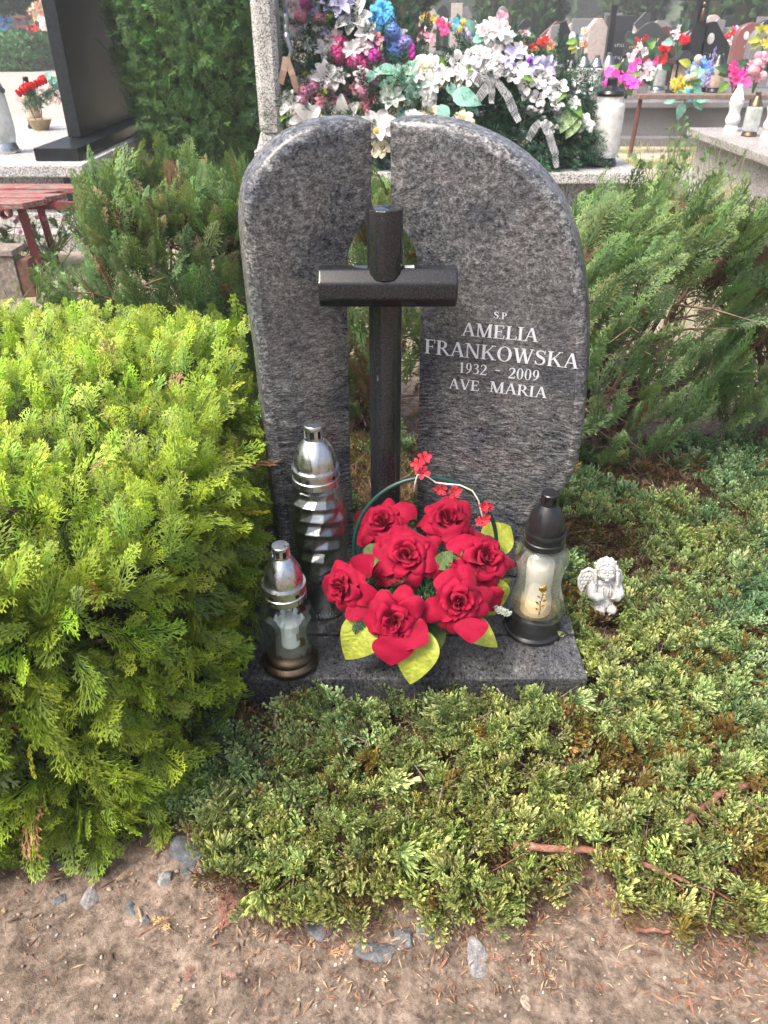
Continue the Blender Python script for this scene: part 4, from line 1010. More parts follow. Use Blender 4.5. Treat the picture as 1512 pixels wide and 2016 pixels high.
# long drooping sepals petals under the front roses
def leaf_mesh(name, mat, nu=7, nv=14, wave=.06, fold=.18, tipd=.35, wid=.33, pw=1.0):
    v = []
    for j in range(nv):
        t = j/(nv-1); w = wid*(math.sin(math.pi*t**.75)**.85)*pw + .012
        for i in range(nu):
            u = i/(nu-1)*2-1; v.append((u*w, t, fold*abs(u)*w - tipd*t*t + wave*math.sin(9*t+2*u)*abs(u)*w*2))
    f = [(j*nu+i, j*nu+i+1, (j+1)*nu+i+1, (j+1)*nu+i) for j in range(nv-1) for i in range(nu-1)]
    return MB().add(v, f).mesh(name, mat, True)
def leafmat(name, lo, hi, veins=(1.12,1.12,1.1)):
    t = NT(name); v = t.coord(); n = t.noise(v, 5, 4)
    sx = t.new('ShaderNodeSeparateXYZ'); t.link(v, sx.inputs[0]); ax = t.math('ABSOLUTE', sx.outputs[0])
    ph = t.math('SUBTRACT', sx.outputs[1], t.math('MULTIPLY', ax, 1.1)); s_ = t.math('SINE', t.math('MULTIPLY', ph, 55)); vm = t.math('GREATER_THAN', s_, .975)
    mid = t.math('LESS_THAN', ax, .012); vv = t.math('MAXIMUM', vm, mid)
    c = t.ramp(n, [(.3, lo), (.7, hi)]); c = t.mix(vv, c, t.mix(1.0, c, veins, 'MULTIPLY')); t.base(c); t.set(Roughness=.42)
    t.bump(t.math('ADD', t.math('MULTIPLY', s_, .05), t.noise(v, 16, 4)), .35, .02)
    tr_ = t.new('ShaderNodeBsdfTranslucent'); t.link(c, tr_.inputs[0]); mx = t.new('ShaderNodeMixShader'); mx.inputs[0].default_value = .22
    t.link(t.p.outputs[0], mx.inputs[1]); t.link(tr_.outputs[0], mx.inputs[2]); t.link(mx.outputs[0], t.out.inputs[0]); return t.m
M_LFY = leafmat('lime cloth leaf', (.26,.31,.035), (.46,.50,.07)); M_LFD = leafmat('deep green cloth leaf', (.045,.085,.02), (.11,.17,.035))
lfy = leaf_mesh('lime leaf', M_LFY); lfd = leaf_mesh('dark leaf', M_LFD, tipd=.25)
def dirmat(d, n, s, wx=1.0):
    y = Vector(d).normalized(); z = Vector(n); z = (z - y*z.dot(y)).normalized(); x = y.cross(z)
    return Matrix((x, y, z)).transposed().to_4x4() @ Matrix.Diagonal((s*wx, s, s, 1))
def leaf_between(me, a, b, Ya, Yb, parent, org, n=(0,-.75,.66), wx=1.0, label=None, name='leaf'):
    A, B = Py(a[0], a[1], Ya), Py(b[0], b[1], Yb)
    return obj(name, me, parent, label, Matrix.Translation(A-Vector(org)) @ dirmat(B-A, n, (B-A).length*1.03, wx))
LV = [((828,1235),(810,1345),1.10,1.03,lfy,1.15,'big lime leaf hanging lowest at the front'),((735,1215),(680,1298),1.13,1.08,lfy,1.25,None),((905,1215),(975,1268),1.15,1.10,lfy,.9,None),((950,1140),(985,1222),1.22,1.20,lfy,1.2,None),
      ((955,1080),(1012,1030),1.31,1.36,lfy,1.25,'pale lime leaf standing behind the right rose'),((975,1150),(1000,1180),1.25,1.27,lfy,1.3,None),((905,1100),(885,1075),1.23,1.26,lfd,1.2,None),
      ((770,1150),(700,1095),1.22,1.27,lfd,1.0,None),((745,1170),(735,1080),1.2,1.26,lfd,1.0,None),((860,1120),(890,1085),1.2,1.22,lfd,1.1,None),((800,1170),(742,1190),1.18,1.15,lfd,.9,None),((850,1195),(870,1130),1.16,1.2,lfd,1,None),((800,1060),(768,1075),1.28,1.26,lfd,1.2,None),
      ((860,1230),(865,1275),1.15,1.11,lfd,1.0,None),((740,1070),(725,1115),1.28,1.24,lfd,1.1,None)]
for a, b, Ya, Yb, me, wx, lab in LV: leaf_between(me, a, b, Ya, Yb, bk, BK, wx=wx, label=lab)
M_PETL = petal_cloth('crimson loose petal', (.30,.002,.030)); pet = leaf_mesh('hanging petal', M_PETL, 9, 12, .1, .1, .22, .42, 1.05)
for a, b, Ya, Yb, wx in [((775,1250),(770,1310),1.08,1.045,1.5),((690,1185),(720,1215),1.15,1.12,1.4),((800,1240),(838,1262),1.09,1.06,1.5),((925,1215),(930,1262),1.11,1.07,1.5),((955,1160),(985,1205),1.18,1.17,1.0),((905,1115),(885,1140),1.2,1.19,1.6),((770,1060),(752,1090),1.24,1.22,1.1),((700,1130),(728,1098),1.18,1.17,1.0),((880,1040),(900,1065),1.29,1.27,1.5)]:
    leaf_between(pet, a, b, Ya, Yb, bk, BK, wx=wx, name='petal')
# pot, hoop, filling
M_GRNP = plain('dark green plastic', (.006,.045,.038), .4, var=.2, bump=.05)
mb = MB(); mb.lathe(fine_profile([(.050,0),(.060,.006),(.072,.04),(.080,.075),(.083,.082),(.078,.082),(.066,.02)], 4), 64, c=(0,0,0), rib=lambda a, z, i: 1+.015*math.cos(26*a))
obj('pot', autosmooth(mb.mesh('pot', M_GRNP), 60), bk)
ctr = Py(837, 1078, 1.285)-BK; rx = size_at(283, 1050, 1.285)/2; top = Py(838, 940, 1.285).z - BK.z
P = [(ctr.x+rx*math.cos(a), ctr.y, .06 + max(0, 0)) if False else (ctr.x+rx*math.cos(a)*(1 if math.sin(a) > -.2 else .9), ctr.y, (ctr.z) + (top-ctr.z)*math.sin(a)) for a in [math.radians(k) for k in range(-42, 223, 6)]]
P = [(.06, 0, .06)] + P + [(-.06, 0, .06)]
hoop = obj('handle', MB().tube(P, .0040, 10).mesh('hoop', M_GRNP, True), bk)
sp_ = [needle_sprig(np.random.default_rng(i), 40, .28, .03) for i in range(3)]
rg = np.random.default_rng(88); n = 260; pos = rg.normal(0, 1, (n, 3)); pos = norm(pos)*np.array((.10,.085,.05))*rg.uniform(.3,1,(n,1)) + np.array((0,0,.115)); pos[:, 2] = np.maximum(pos[:, 2], .05)
dv = norm(pos-np.array((0,0,.04)))+rg.normal(0,.3,(n,3))
v, qq, c = scatter(sp_, pos, dv, rg.normal(0,1,(n,3)), rg.uniform(.04,.07,n), (.012,.04,.02), (.03,.10,.045), rg)
obj('greenery', big_mesh('greenery', v, qq, c, M_LEAF), bk)
fs = [frond(np.random.default_rng(3), 7, 3, .5, .06)]
for (px, py, Y, d, col) in [(742,1165,1.16,(.9,-.1,-.1),(.04,.22,.17)),(790,1178,1.15,(1,-.1,0),(.55,.62,.60)),(968,1195,1.17,(.6,-.5,.1),(.40,.46,.42)),(725,1215,1.13,(-.6,-.5,-.4),(.02,.07,.04)),(840,1205,1.13,(.3,-.4,-.7),(.02,.09,.05))]:
    p = Py(px, py, Y)-BK; v, qq, c = scatter(fs, np.array([p[:]]), np.array([d], float), np.array([[0,-.8,.5]]), np.array([.042]), np.array(col)*.6, np.array(col), rg); obj('sprig', big_mesh('sprig', v, qq, c, M_LEAF), bk)
# twisted sprig of tiny blossoms along the hoop
M_TWINE = plain('pale twisted stem', (.62,.58,.48), .8, bump=.4)
sprig_px = [(815,968),(818,948),(822,935),(838,936),(858,950),(880,953),(905,955),(930,966),(942,985),(948,1010),(955,1035)]
stem = obj('blossom_stem', MB().tube([Py(a, b, 1.278-.004*(i % 2))-BK for i, (a, b) in enumerate(sprig_px)], .0017, 6).mesh('stem', M_TWINE, True), bk)
def small_blossom(name, mat, n=5, cup=.35, wid=.9, seed=0):
    rr = random.Random(seed); mb = MB()
    for k in range(n):
        v, f = petal_rows(1, (2*math.pi*k/n+rr.uniform(-.1,.1), wid*math.pi/n*1.0, rr.uniform(.85,1.1), cup*rr.uniform(.7,1.2), .1, .5), rr, 5, 5); mb.add(v, f)
    mb.ellipsoid((0,0,.12), (.12,.12,.10), 8, 5)
    return mb.mesh(name, mat, True)
M_CORAL = petal_cloth('coral red blossom', (.75,.035,.06), vein=False); sb = small_blossom('small blossom', M_CORAL, 5, .5)
for i, (px, py, s, n) in enumerate([(835,903,.014,(.3,-.6,.7)),(824,914,.013,(-.4,-.6,.5)),(831,929,.015,(0,-.7,.6)),(868,961,.014,(-.2,-.8,-.1)),(894,968,.014,(.1,-.8,.2)),(952,997,.012,(.3,-.8,.3)),(963,998,.010,(.7,-.5,.3)),(955,1023,.012,(0,-.8,.4)),(945,1026,.010,(-.5,-.7,.2)),(890,975,.010,(.2,-.7,-.5))]):
    place('blossom', sb, Py(px, py, 1.272)-BK+BK, n, i, s, stem, BK)

# ================================================================== ANGEL FIGURINE
def remesh(mb, vox, smooth_it=2):
    me = mb.mesh('tmp'); o = bpy.data.objects.new('tmp', me); COL.objects.link(o)
    m = o.modifiers.new('r', 'REMESH'); m.mode = 'VOXEL'; m.voxel_size = vox
    s = o.modifiers.new('s', 'SMOOTH'); s.iterations = smooth_it; s.factor = .5
    dg = bpy.context.evaluated_depsgraph_get(); out = bpy.data.meshes.new_from_object(o.evaluated_get(dg)); bpy.data.objects.remove(o); return out
def plaster():
    t = NT('aged white plaster'); g = t.new('ShaderNodeNewGeometry'); v = t.coord()
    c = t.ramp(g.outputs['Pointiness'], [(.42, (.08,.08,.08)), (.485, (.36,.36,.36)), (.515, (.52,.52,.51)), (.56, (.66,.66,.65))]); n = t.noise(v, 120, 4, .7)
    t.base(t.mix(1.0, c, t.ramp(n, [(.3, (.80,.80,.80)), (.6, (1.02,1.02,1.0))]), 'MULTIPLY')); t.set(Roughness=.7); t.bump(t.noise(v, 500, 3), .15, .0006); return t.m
M_PLAS = plaster()
def angel():
    mb = MB(); E = mb.ellipsoid; rr = random.Random(4)
    E((0,.004,.020), (.029,.026,.022)); E((-.013,-.017,.013), (.013,.019,.012)); E((.013,-.017,.013), (.013,.019,.012))
    E((0,.004,.045), (.0245,.0185,.034)); E((0,.003,.072), (.0255,.0145,.013)); E((0,.0,.083), (.0095,.0095,.012))
    for s in (-1, 1):
        mb.tube([(s*.022,.002,.074),(s*.030,-.004,.060),(s*.031,-.013,.047),(s*.021,-.024,.046),(s*.010,-.029,.052)], [.009,.0115,.0125,.0115,.0085], 14)
        E((s*.0032,-.0315,.060), (.0033,.0048,.0115), rot=Matrix.Rotation(.25, 3, 'X'))
        for k in range(4): mb.tube([(s*.0034,-.0345+.0025*k,.062),(s*.0024,-.0355+.0028*k,.0715-.0006*k*k)], [.0014,.0011], 6)
        for k in range(4): mb.tube([(s*(.008+.005*k),-.014-.003*k,.070-.006*k),(s*(.012+.006*k),-.021,.050-.003*k)], [.0012,.0008], 6)
        for k in range(3): mb.tube([(s*(.006+.007*k),-.030+.006*k,.004),(s*(.008+.007*k),-.024+.006*k,.028)], [.0016,.0008], 6)
    for k in range(14):
        a = -1.9+k*.29; E((.0135*math.sin(a), .0-.0115*math.cos(a), .079), (.0028,.0024,.002))
    H = Matrix.Rotation(-.08, 3, 'X') @ Matrix.Rotation(-.22, 3, 'Z')
    hc_ = Vector((0,-.004,.106))
    def h(p): return hc_ + H @ Vector(p)
    E(h((0,0,0)), (.0215,.0215,.0245), 24, 16, H); E(h((0,-.012,-.010)), (.0165,.0115,.0135), rot=H)
    for s in (-1, 1):
        E(h((s*.0095,-.0165,-.0095)), (.0075,.0060,.0070)); E(h((s*.0082,-.0208,.0010)), (.0050,.0030,.0033)); 
        mb.tube([h((s*.0035,-.0222,.0055)), h((s*.0085,-.0222,.0078)), h((s*.0135,-.0185,.0062))], [.0011,.0014,.0009], 6)
        mb.tube([h((s*.0045,-.0228,-.0008)), h((s*.0085,-.0236,-.0022)), h((s*.0125,-.0210,-.0008))], [.0006,.0009,.0006], 6)
    E(h((0,-.0238,-.0045)), (.0026,.0032,.0030)); mb.tube([h((0,-.0222,.004)), h((0,-.0240,-.002))], [.0016,.0019], 6)
    E(h((0,-.0226,-.0112)), (.0042,.0020,.0011)); E(h((0,-.0222,-.0133)), (.0034,.0020,.0012)); E(h((0,-.0195,-.0185)), (.0055,.0045,.0042))
    # parted wavy hair and side curls
    for k in range(90):
        th = rr.uniform(-2.6, 2.6); el = rr.uniform(-.5, 1.5)
        if abs(th) < 1.15 and el < .85: continue
        p = Vector((math.sin(th)*math.cos(el)*.0228, -math.cos(th)*math.cos(el)*.0225, math.sin(el)*.0255)); e = Vector((rr.uniform(-1,1), rr.uniform(-1,1), rr.uniform(-1,.3)))*.007
        mb.tube([h(p), h(p*1.04+e*.6), h((p+e*1.3).normalized()*.0245)], [.0032,.0036,.0018], 7)
    for s in (-1, 1):
        for k in range(5): mb.tube([h((s*.001+.004,-.0150+.003*k,.0195+.001*k)), h((s*(.010+.001*k),-.0165+.003*k,.0155+.001*k)), h((s*.0195,-.0095+.002*k,.006+.002*k)), h((s*.0228,-.004+.002*k,-.006))], [.0014,.0020,.0022,.0016], 7)
        for k in range(6):
            z = -.004-.0042*k; mb.tube([h((s*.022,-.006,z)), h((s*.0262,-.010,z-.003)), h((s*.0235,-.013,z-.006)), h((s*.0215,-.009,z-.007))], [.0028,.0032,.0028,.0016], 7)
    # wings
    for s in (-1, 1):
        A = Matrix.Rotation(s*.35, 3, 'Z')
        def w(x, y, z): p = A @ Vector((s*x, y, z)); return Vector((s*.006, .016, .062)) + p
        mb.tube([w(.0,.0,.008), w(.012,.002,.028), w(.027,.002,.034), w(.040,.0,.026), w(.047,.0,.008), w(.046,0,-.010), w(.038,0,-.030)], [.005,.0055,.005,.0045,.004,.0035,.002], 9)
        E(w(.024,.003,.004), (.021,.0042,.027), rot=A)
        for r_ in range(6):
            for c_ in range(5):
                x = .008+.0075*c_+.003*(r_ % 2); z = .024-.0095*r_-.001*c_
                if (x-.024)**2/.022**2 + (z-.0)**2/.034**2 > 1.05: continue
                E(w(x, -.0018+.0003*r_, z), (.0042,.0020,.0068), 10, 8, A @ Matrix.Rotation(-s*.35*(x/.04), 3, 'Y') @ Matrix.Rotation(-.22, 3, 'X'))
        for c_ in range(6):
            x = .010+.0058*c_; E(w(x, .001, -.032+.0030*c_), (.0036,.0018,.0125), 10, 8, A @ Matrix.Rotation(-s*.30, 3, 'Y'))
    return remesh(mb, .00062, 1)
am = angel(); am.materials.clear(); am.materials.append(M_PLAS); am.polygons.foreach_set('use_smooth', [True]*len(am.polygons))
q = Pz(1186, 1196, .062)
ag = solo('angel_figurine', am, 'small white plaster cherub praying with folded hands on the juniper', 'figurine', loc=(q.x, q.y-.005, .055)); ag.rotation_euler = (-.26, 0, .05); ag.scale = (.99,)*3
# flat stone under the angel
fl = solo('rock', rock_mesh(140, (.05,.045,.03), M_R1), 'flat dark stone carrying the plaster cherub', 'rock', 'loose rocks at the edge of the planting', loc=(q.x-.005, q.y+.005, .033))
# ================================================================== FLOWER AND LEAF STOCK for the tombs behind
PAL = dict(white=(.78,.77,.76), cream=(.80,.74,.56), hot=(.92,.10,.40), pink=(.88,.38,.48), mauve=(.62,.27,.40), violet=(.42,.36,.80), blue=(.22,.40,.88), sky=(.14,.52,.88),
           mag=(.90,.10,.60), lilac=(.58,.55,.78), grey=(.55,.56,.62), teal=(.12,.36,.29), blush=(.80,.66,.70), red=(.70,.02,.03), peach=(.80,.42,.25), yellow=(.80,.66,.10), orange=(.80,.30,.04), purple=(.24,.03,.45), pale=(.62,.68,.64))
_fm = {}
def petals_mat(c):
    k = 'petals '+c
    return MATS.get(k) or petal_cloth(k, PAL[c], .25, .6, False)
def flower_mesh(kind, c):
    key = (kind, c)
    if key in _fm: return _fm[key]
    m = petals_mat(c); rr = random.Random(hash(kind) % 97 if False else sum(map(ord, kind+c)))
    if kind == 'rose':
        mb = MB(); off = 0
        for n, rad, h, curl, wid in [(3,.14,.55,0,.8),(4,.34,.50,.05,.7),(5,.62,.40,.2,.65),(6,1.0,.22,.3,.62)]:
            off += .7
            for k in range(n):
                v, f = petal_rows(1, (off+6.283*k/n+rr.uniform(-.15,.15), wid, rad*rr.uniform(.9,1.1), h, curl, 1.0), rr, 6, 5); mb.add(v, f)
        me = mb.mesh('rose head', m, True)
    elif kind == 'lily':
        mb = MB()
        for k in range(7):
            a = 6.283*k/7 + rr.uniform(-.15,.15); s = rr.uniform(.85,1.1); h = .42 if k % 2 else .2; v = []
            for j in range(7):
                t = j/6; w = .33*math.sin(math.pi*min(1, t*.93+.04))**.7*(1-.2*t)
                for i in range(5):
                    u = i/4*2-1; r = s*t; z = h*math.sin(t*2.0)+.16*u*u*math.sin(math.pi*t)
                    v.append((r*math.cos(a)-u*w*math.sin(a), r*math.sin(a)+u*w*math.cos(a), z))
            mb.add(v, [(j*5+i, j*5+i+1, (j+1)*5+i+1, (j+1)*5+i) for j in range(6) for i in range(4)])
        me = mb.mesh('lily head', m, True)
    elif kind == 'blossom': me = small_blossom('blossom head', m, 5, .35, 1.1, 3)
    elif kind == 'hyd':
        mb = MB()
        for k in range(34):
            th = math.acos(1-1.5*(k+.5)/34); a = k*2.4; n = Vector((math.sin(th)*math.cos(a), math.sin(th)*math.sin(a), math.cos(th))); M = face_dir(n, k, .32)
            for q in range(4):
                v, f = petal_rows(1, (1.571*q, .75, 1.0, .2, .2, .6), rr, 3, 4); mb.add([M @ Vector(p) + n*.62*rr.uniform(.95,1.08) for p in v], f)
        me = mb.mesh('hydrangea head', m, True)
    elif kind == 'dahlia':
        mb = MB()
        for n, rad, h in [(7,.35,.42),(9,.68,.34),(10,1.0,.12)]:
            for k in range(n):
                a = 6.283*(k+rr.random()*.2)/n; v = []
                for j in range(5):
                    t = j/4; w = .16*math.sin(math.pi*min(1, t*.9+.05))
                    for i in range(3):
                        u = i-1; v.append((rad*t*math.cos(a)-u*w*math.sin(a), rad*t*math.sin(a)+u*w*math.cos(a), h*math.sin(t*1.8)+.07*abs(u)))
                mb.add(v, [(j*3+i, j*3+i+1, (j+1)*3+i+1, (j+1)*3+i) for j in range(4) for i in range(2)])
        me = mb.mesh('dahlia head', m, True)
    else:   # bud
        mb = MB(); mb.ellipsoid((0,0,.4), (.42,.42,.75), 12, 8); v, f = petal_rows(1, (0,1.5,.5,1.3,0,.3), rr, 5, 5); mb.add(v, f); me = mb.mesh('bud', m, True)
    _fm[key] = me; return me
M_LG = leafmat('fresh green leaf', (.10,.24,.03), (.22,.42,.07)); M_LT = leafmat('mint cloth leaf', (.12,.34,.26), (.30,.55,.45)); M_LS = leafmat('striped leaf', (.24,.46,.10), (.62,.72,.45)); M_LK = leafmat('blackish green leaf', (.02,.06,.03), (.05,.12,.06))
LEAFS = {k: leaf_mesh(k+' leaf', m, 5, 8, wid=.3) for k, m in (('g', M_LG), ('t', M_LT), ('s', M_LS), ('k', M_LK), ('l', M_LFY))}
def arrange(root, org, items, Yf, rg_seed=1, tilt=(0,-.8,.45)):
    rr = random.Random(rg_seed)
    for px, py, d, kind, c in items:
        Y = Yf(px, py)+rr.uniform(-.03,.03); p = Py(px, py, Y); s = size_at(d, py, Y)/2*(1.0 if kind == 'lily' else 1.3 if kind == 'hyd' else 1.15)
        n = (tilt[0]+rr.uniform(-.35,.35), tilt[1], tilt[2]+rr.uniform(-.3,.35))
        if kind == 'bud': n = (rr.uniform(-.5,.5), -.5, rr.uniform(-.6,.3)); s *= .8
        if kind == 'leaf': obj('leaf', LEAFS[c], root, None, Matrix.Translation(p-Vector(org)) @ dirmat((rr.uniform(-1,1), -.4, rr.uniform(-.6,.5)), n, s*1.45)); continue
        place('flower', flower_mesh(kind, c), p, n, rr.uniform(0,6), s, root, org)
spr = [needle_sprig(np.random.default_rng(20+i), 60, .26, .026) for i in range(4)]
M_PINE = leafy('pine needles', .6, .12)
def mound(root, org, blobs, n, seed, L=(.09,.16), base=(.008,.032,.016), tip=(.035,.11,.055), name='greenery'):
    rg = np.random.default_rng(seed); P, D = [], []
    for c, r in blobs:
        m = int(n*r[0]*r[2]/sum(b[1][0]*b[1][2] for b in blobs)); u = norm(rg.normal(0,1,(m,3))); u[:, 1] = -np.abs(u[:, 1])*np.where(rg.random(m) < .8, 1, -1)
        P.append(np.array(c[:])+u*np.array(r)*rg.uniform(.55,1.0,(m,1))); D.append(u+rg.normal(0,.45,(m,3))+np.array((0,0,-.1)))
    P = np.concatenate(P); D = np.concatenate(D); P[:, 2] = np.maximum(P[:, 2], .465); m = len(P)
    v, q, c = scatter(spr, P, D, rg.normal(0,1,(m,3)), rg.uniform(*L, m), hsv_jit(rg, base, m, .2), hsv_jit(rg, tip, m, .25), rg)
    obj(name, big_mesh('needles', v, q, c, M_PINE, origin=org), root)
def B(px, py, Y, rx, rz, ry=.16): return (Py(px, py, Y), (rx, ry, rz))

# ---------------------------------------------------------------- the speckled tomb right behind
TZ = .45
c0, c1 = Py(485, 300, 4.9).x, 1.52
tb = thing('granite_tomb', 'speckled granite tomb behind the gravestone, heaped with artificial flowers', 'tomb', (.35, 5.2, 0))
TB = (.35, 5.2, 0)
mb = MB(); mb.box((.35, 5.19, TZ-.03), (2.34, .70, .06)); obj('top_slab', bevel(mb.mesh('slab', M_SPECK, origin=TB), .008), tb)
mb = MB(); mb.box((.35, 5.21, .20), (2.16, .58, .38)); obj('tomb_body', mb.mesh('body', granite_speckled('dark speckled granite', 150, (.30,.30,.31), (.04,.04,.04)), origin=TB), tb)
mb = MB(); mb.box((.35, 5.2, .03), (2.6, .95, .10)); obj('plinth', bevel(mb.mesh('plinth', M_SPECK, origin=TB), .006), tb)
# headstone: tall speckled pillar with stepped foot at the tomb's left end
pX = Py(530, 180, 4.98).x
hs = thing('granite_cross', 'tall speckled granite cross pillar rising out of the picture at the tomb end', 'grave cross', (pX, 5.05, TZ))
mb = MB(); mb.box((pX, 5.05, TZ+.055), (.205, .30, .11)); mb.box((pX+.005, 5.05, TZ+.16), (.19, .28, .10), taper=.68); obj('foot', bevel(mb.mesh('foot', M_SPECK, origin=(pX,5.05,TZ)), .006), hs)
mb = MB(); w = .135; 
zz0, zz1 = TZ+.20, TZ+1.45; k1 = Py(530, 60, 5).z
v = []
for z in (zz0, zz1): v += [(pX-w/2, 4.965, z), (pX-w/2+.03, 4.935, z), (pX+w/2-.03, 4.935, z), (pX+w/2, 4.965, z), (pX+w/2, 5.135, z), (pX-w/2, 5.135, z)]
mb.add(v, [tuple(reversed(range(6))), tuple(range(6, 12))] + [(k, (k+1) % 6, 6+(k+1) % 6, 6+k) for k in range(6)])
obj('pillar', bevel(mb.mesh('pillar', M_SPECK, origin=(pX,5.05,TZ)), .004), hs)
mb = MB(); mb.box((pX, 5.05, TZ+1.13), (.135, .78, .14)); obj('cross_arm', mb.mesh('arm', M_SPECK, origin=(pX,5.05,TZ)), hs)
# crucified figure, metal, hanging on the pillar's face
M_PEW = metal('pewter', (.42,.44,.50), .35)
cx_ = Py(565, 60, 4.99).x; cz = Py(565, 20, 4.99).z; fz = Py(560, 112, 4.99).z
fg = thing('crucifix_figure', 'grey metal crucified figure hanging on the granite pillar', 'crucifix', (cx_, 4.99, cz))
mb = MB(); E = mb.ellipsoid; H_ = cz-fz+.06
E((0,0,.045), (.020,.022,.026)); E((.0,0,.015),(.010,.012,.014)); E((-.002,0,-.03), (.019,.030,.045)); E((-.004,0,-.085), (.016,.022,.035)); E((-.002,0,-.12),(.021,.028,.024))
for s in (-1, 1):
    mb.tube([(-.004,.014*s,-.12),(.018,.016*s,-.19),(-.006,.012*s,-.255),(.0,.006*s,-.285)], [.016,.012,.009,.006], 10); mb.tube([(-.002,.026*s,-.005),(.004,.09*s,.035),(-.004,.16*s,.07)], [.010,.008,.006], 8)
me = remesh(mb, .003, 3); me.materials.clear(); me.materials.append(M_PEW); me.polygons.foreach_set('use_smooth', [True]*len(me.polygons)); obj('body', me, fg)
for a, b in (((552,165),(563,112)), ((586,182),(563,112))):
    A, Bp = Py(*a, 4.955), Py(*b, 4.96); obj('ribbon_tail', MB().strip([A-fg.location, (A+Bp)/2-fg.location+Vector((.004,-.01,0)), Bp-fg.location], .035, (0,-1,0)).mesh('ribbon', plain('tan satin', (.26,.17,.13), .5, bump=0)), fg, 'tan satin ribbon tail')

# tall heap
ORG = (-.30, 5.25, TZ)
wa = thing('flower_wreath', 'tall pine wreath crowded with pink, blue and white cloth flowers', 'wreath', ORG)
mound(wa, ORG, [B(630,60,5.36,.34,.30), B(640,-40,5.4,.30,.22), B(700,130,5.3,.38,.24), B(620,190,5.28,.26,.26), B(750,110,5.36,.18,.30)], 1000, 1)
A_ = [(575,12,38,'rose','blush'),(602,4,26,'hyd','mag'),(618,24,30,'hyd','lilac'),(592,30,30,'hyd','pink'),(600,42,28,'lily','blush'),(582,45,34,'rose','blush'),(597,66,34,'lily','white'),(628,38,26,'hyd','pink'),(644,62,30,'lily','lilac'),(650,12,44,'lily','lilac'),(672,10,56,'lily','lilac'),(655,28,24,'leaf','g'),
      (697,40,74,'lily','white'),(718,64,50,'lily','white'),(738,36,44,'rose','sky'),(752,18,38,'rose','sky'),(765,38,32,'hyd','sky'),(757,58,28,'rose','mag'),(772,62,34,'hyd','blue'),(776,100,46,'hyd','blue'),(797,88,36,'hyd','violet'),(768,80,32,'hyd','violet'),(742,76,24,'blossom','pink'),(728,50,34,'leaf','k'),
      (660,76,40,'lily','blush'),(672,90,38,'hyd','hot'),(664,110,38,'hyd','hot'),(692,98,40,'lily','white'),(711,92,40,'rose','blush'),(732,90,28,'hyd','hot'),(735,112,32,'hyd','mag'),(750,124,28,'hyd','mag'),(700,122,40,'hyd','hot'),(716,134,36,'hyd','hot'),(685,118,30,'hyd','hot'),
      (667,133,36,'rose','blush'),(636,102,50,'lily','white'),(645,122,34,'lily','grey'),(590,138,34,'lily','grey'),(757,141,24,'hyd','mauve'),(785,132,22,'blossom','pink'),(790,70,30,'lily','grey'),(610,90,30,'lily','pale'),(645,40,30,'hyd','pink'),(725,100,34,'hyd','pink'),(650,140,34,'lily','blush'),(612,80,26,'leaf','g')]
arrange(wa, ORG, A_, lambda x, y: 5.16+.05*(y < 60)+.0006*abs(x-690), 4)
# magenta spike
p = Py(811, 115, 5.2); q = Py(808, 88, 5.2); mb = MB()
for k in range(16): t = k/15; mb.ellipsoid(tuple(p.lerp(q, t)-Vector(ORG)+Vector((.012*math.cos(k*2.4), .012*math.sin(k*2.4), 0))), (.014,.014,.017), 8, 6)
obj('flower_spike', mb.mesh('spike', petals_mat('mag'), True), wa)
# pink arrangement
ORG2 = (-.25, 5.0, TZ)
wb = thing('flower_arrangement', 'low arrangement of mauve dahlia, pink buds and large white magnolias', 'flower arrangement', ORG2)
mound(wb, ORG2, [B(640,215,5.08,.34,.24,.14), B(730,235,5.06,.20,.26,.12), B(575,250,5.06,.14,.20,.1), B(750,290,5.02,.12,.14,.1)], 330, 2)
B_ = [(640,152,60,'lily','white'),(662,158,56,'lily','white'),(622,158,40,'lily','white'),(588,165,32,'lily','white'),(600,180,34,'hyd','mauve'),(618,172,34,'hyd','mauve'),(592,200,28,'hyd','mauve'),(636,164,28,'rose','pink'),(642,180,26,'rose','pink'),(664,186,58,'dahlia','mauve'),(617,190,20,'bud','pink'),(632,198,24,'rose','pink'),
      (700,176,26,'blossom','pink'),(713,167,28,'rose','blush'),(715,150,34,'rose','blush'),(733,158,20,'rose','mag'),(716,182,30,'hyd','mauve'),(735,188,24,'rose','pink'),(720,204,24,'rose','pink'),(739,197,18,'bud','pink'),(723,218,18,'bud','pink'),(572,205,50,'lily','white'),
      (606,240,76,'lily','white'),(684,234,78,'lily','white'),(742,254,80,'lily','white'),(753,292,40,'rose','cream'),(545,238,44,'leaf','g'),(556,276,46,'leaf','g'),(590,150,26,'leaf','l'),(606,152,26,'leaf','l'),(688,164,24,'leaf','l'),(628,186,26,'leaf','l'),(708,200,28,'leaf','l'),(712,212,24,'leaf','l'),(560,176,44,'leaf','g'),(772,268,24,'leaf','g')]
arrange(wb, ORG2, B_, lambda x, y: 5.06-.0012*(y-150), 8)
for px, py in ((610,247),(684,240),(740,258)): obj('flower_eye', MB().ellipsoid(tuple(Py(px, py, 4.86)-Vector(ORG2)), (.018,.014,.018), 10, 7).mesh('eye', plain('orange stamens', (.75,.33,.03), .7, scale=400), True), wb)
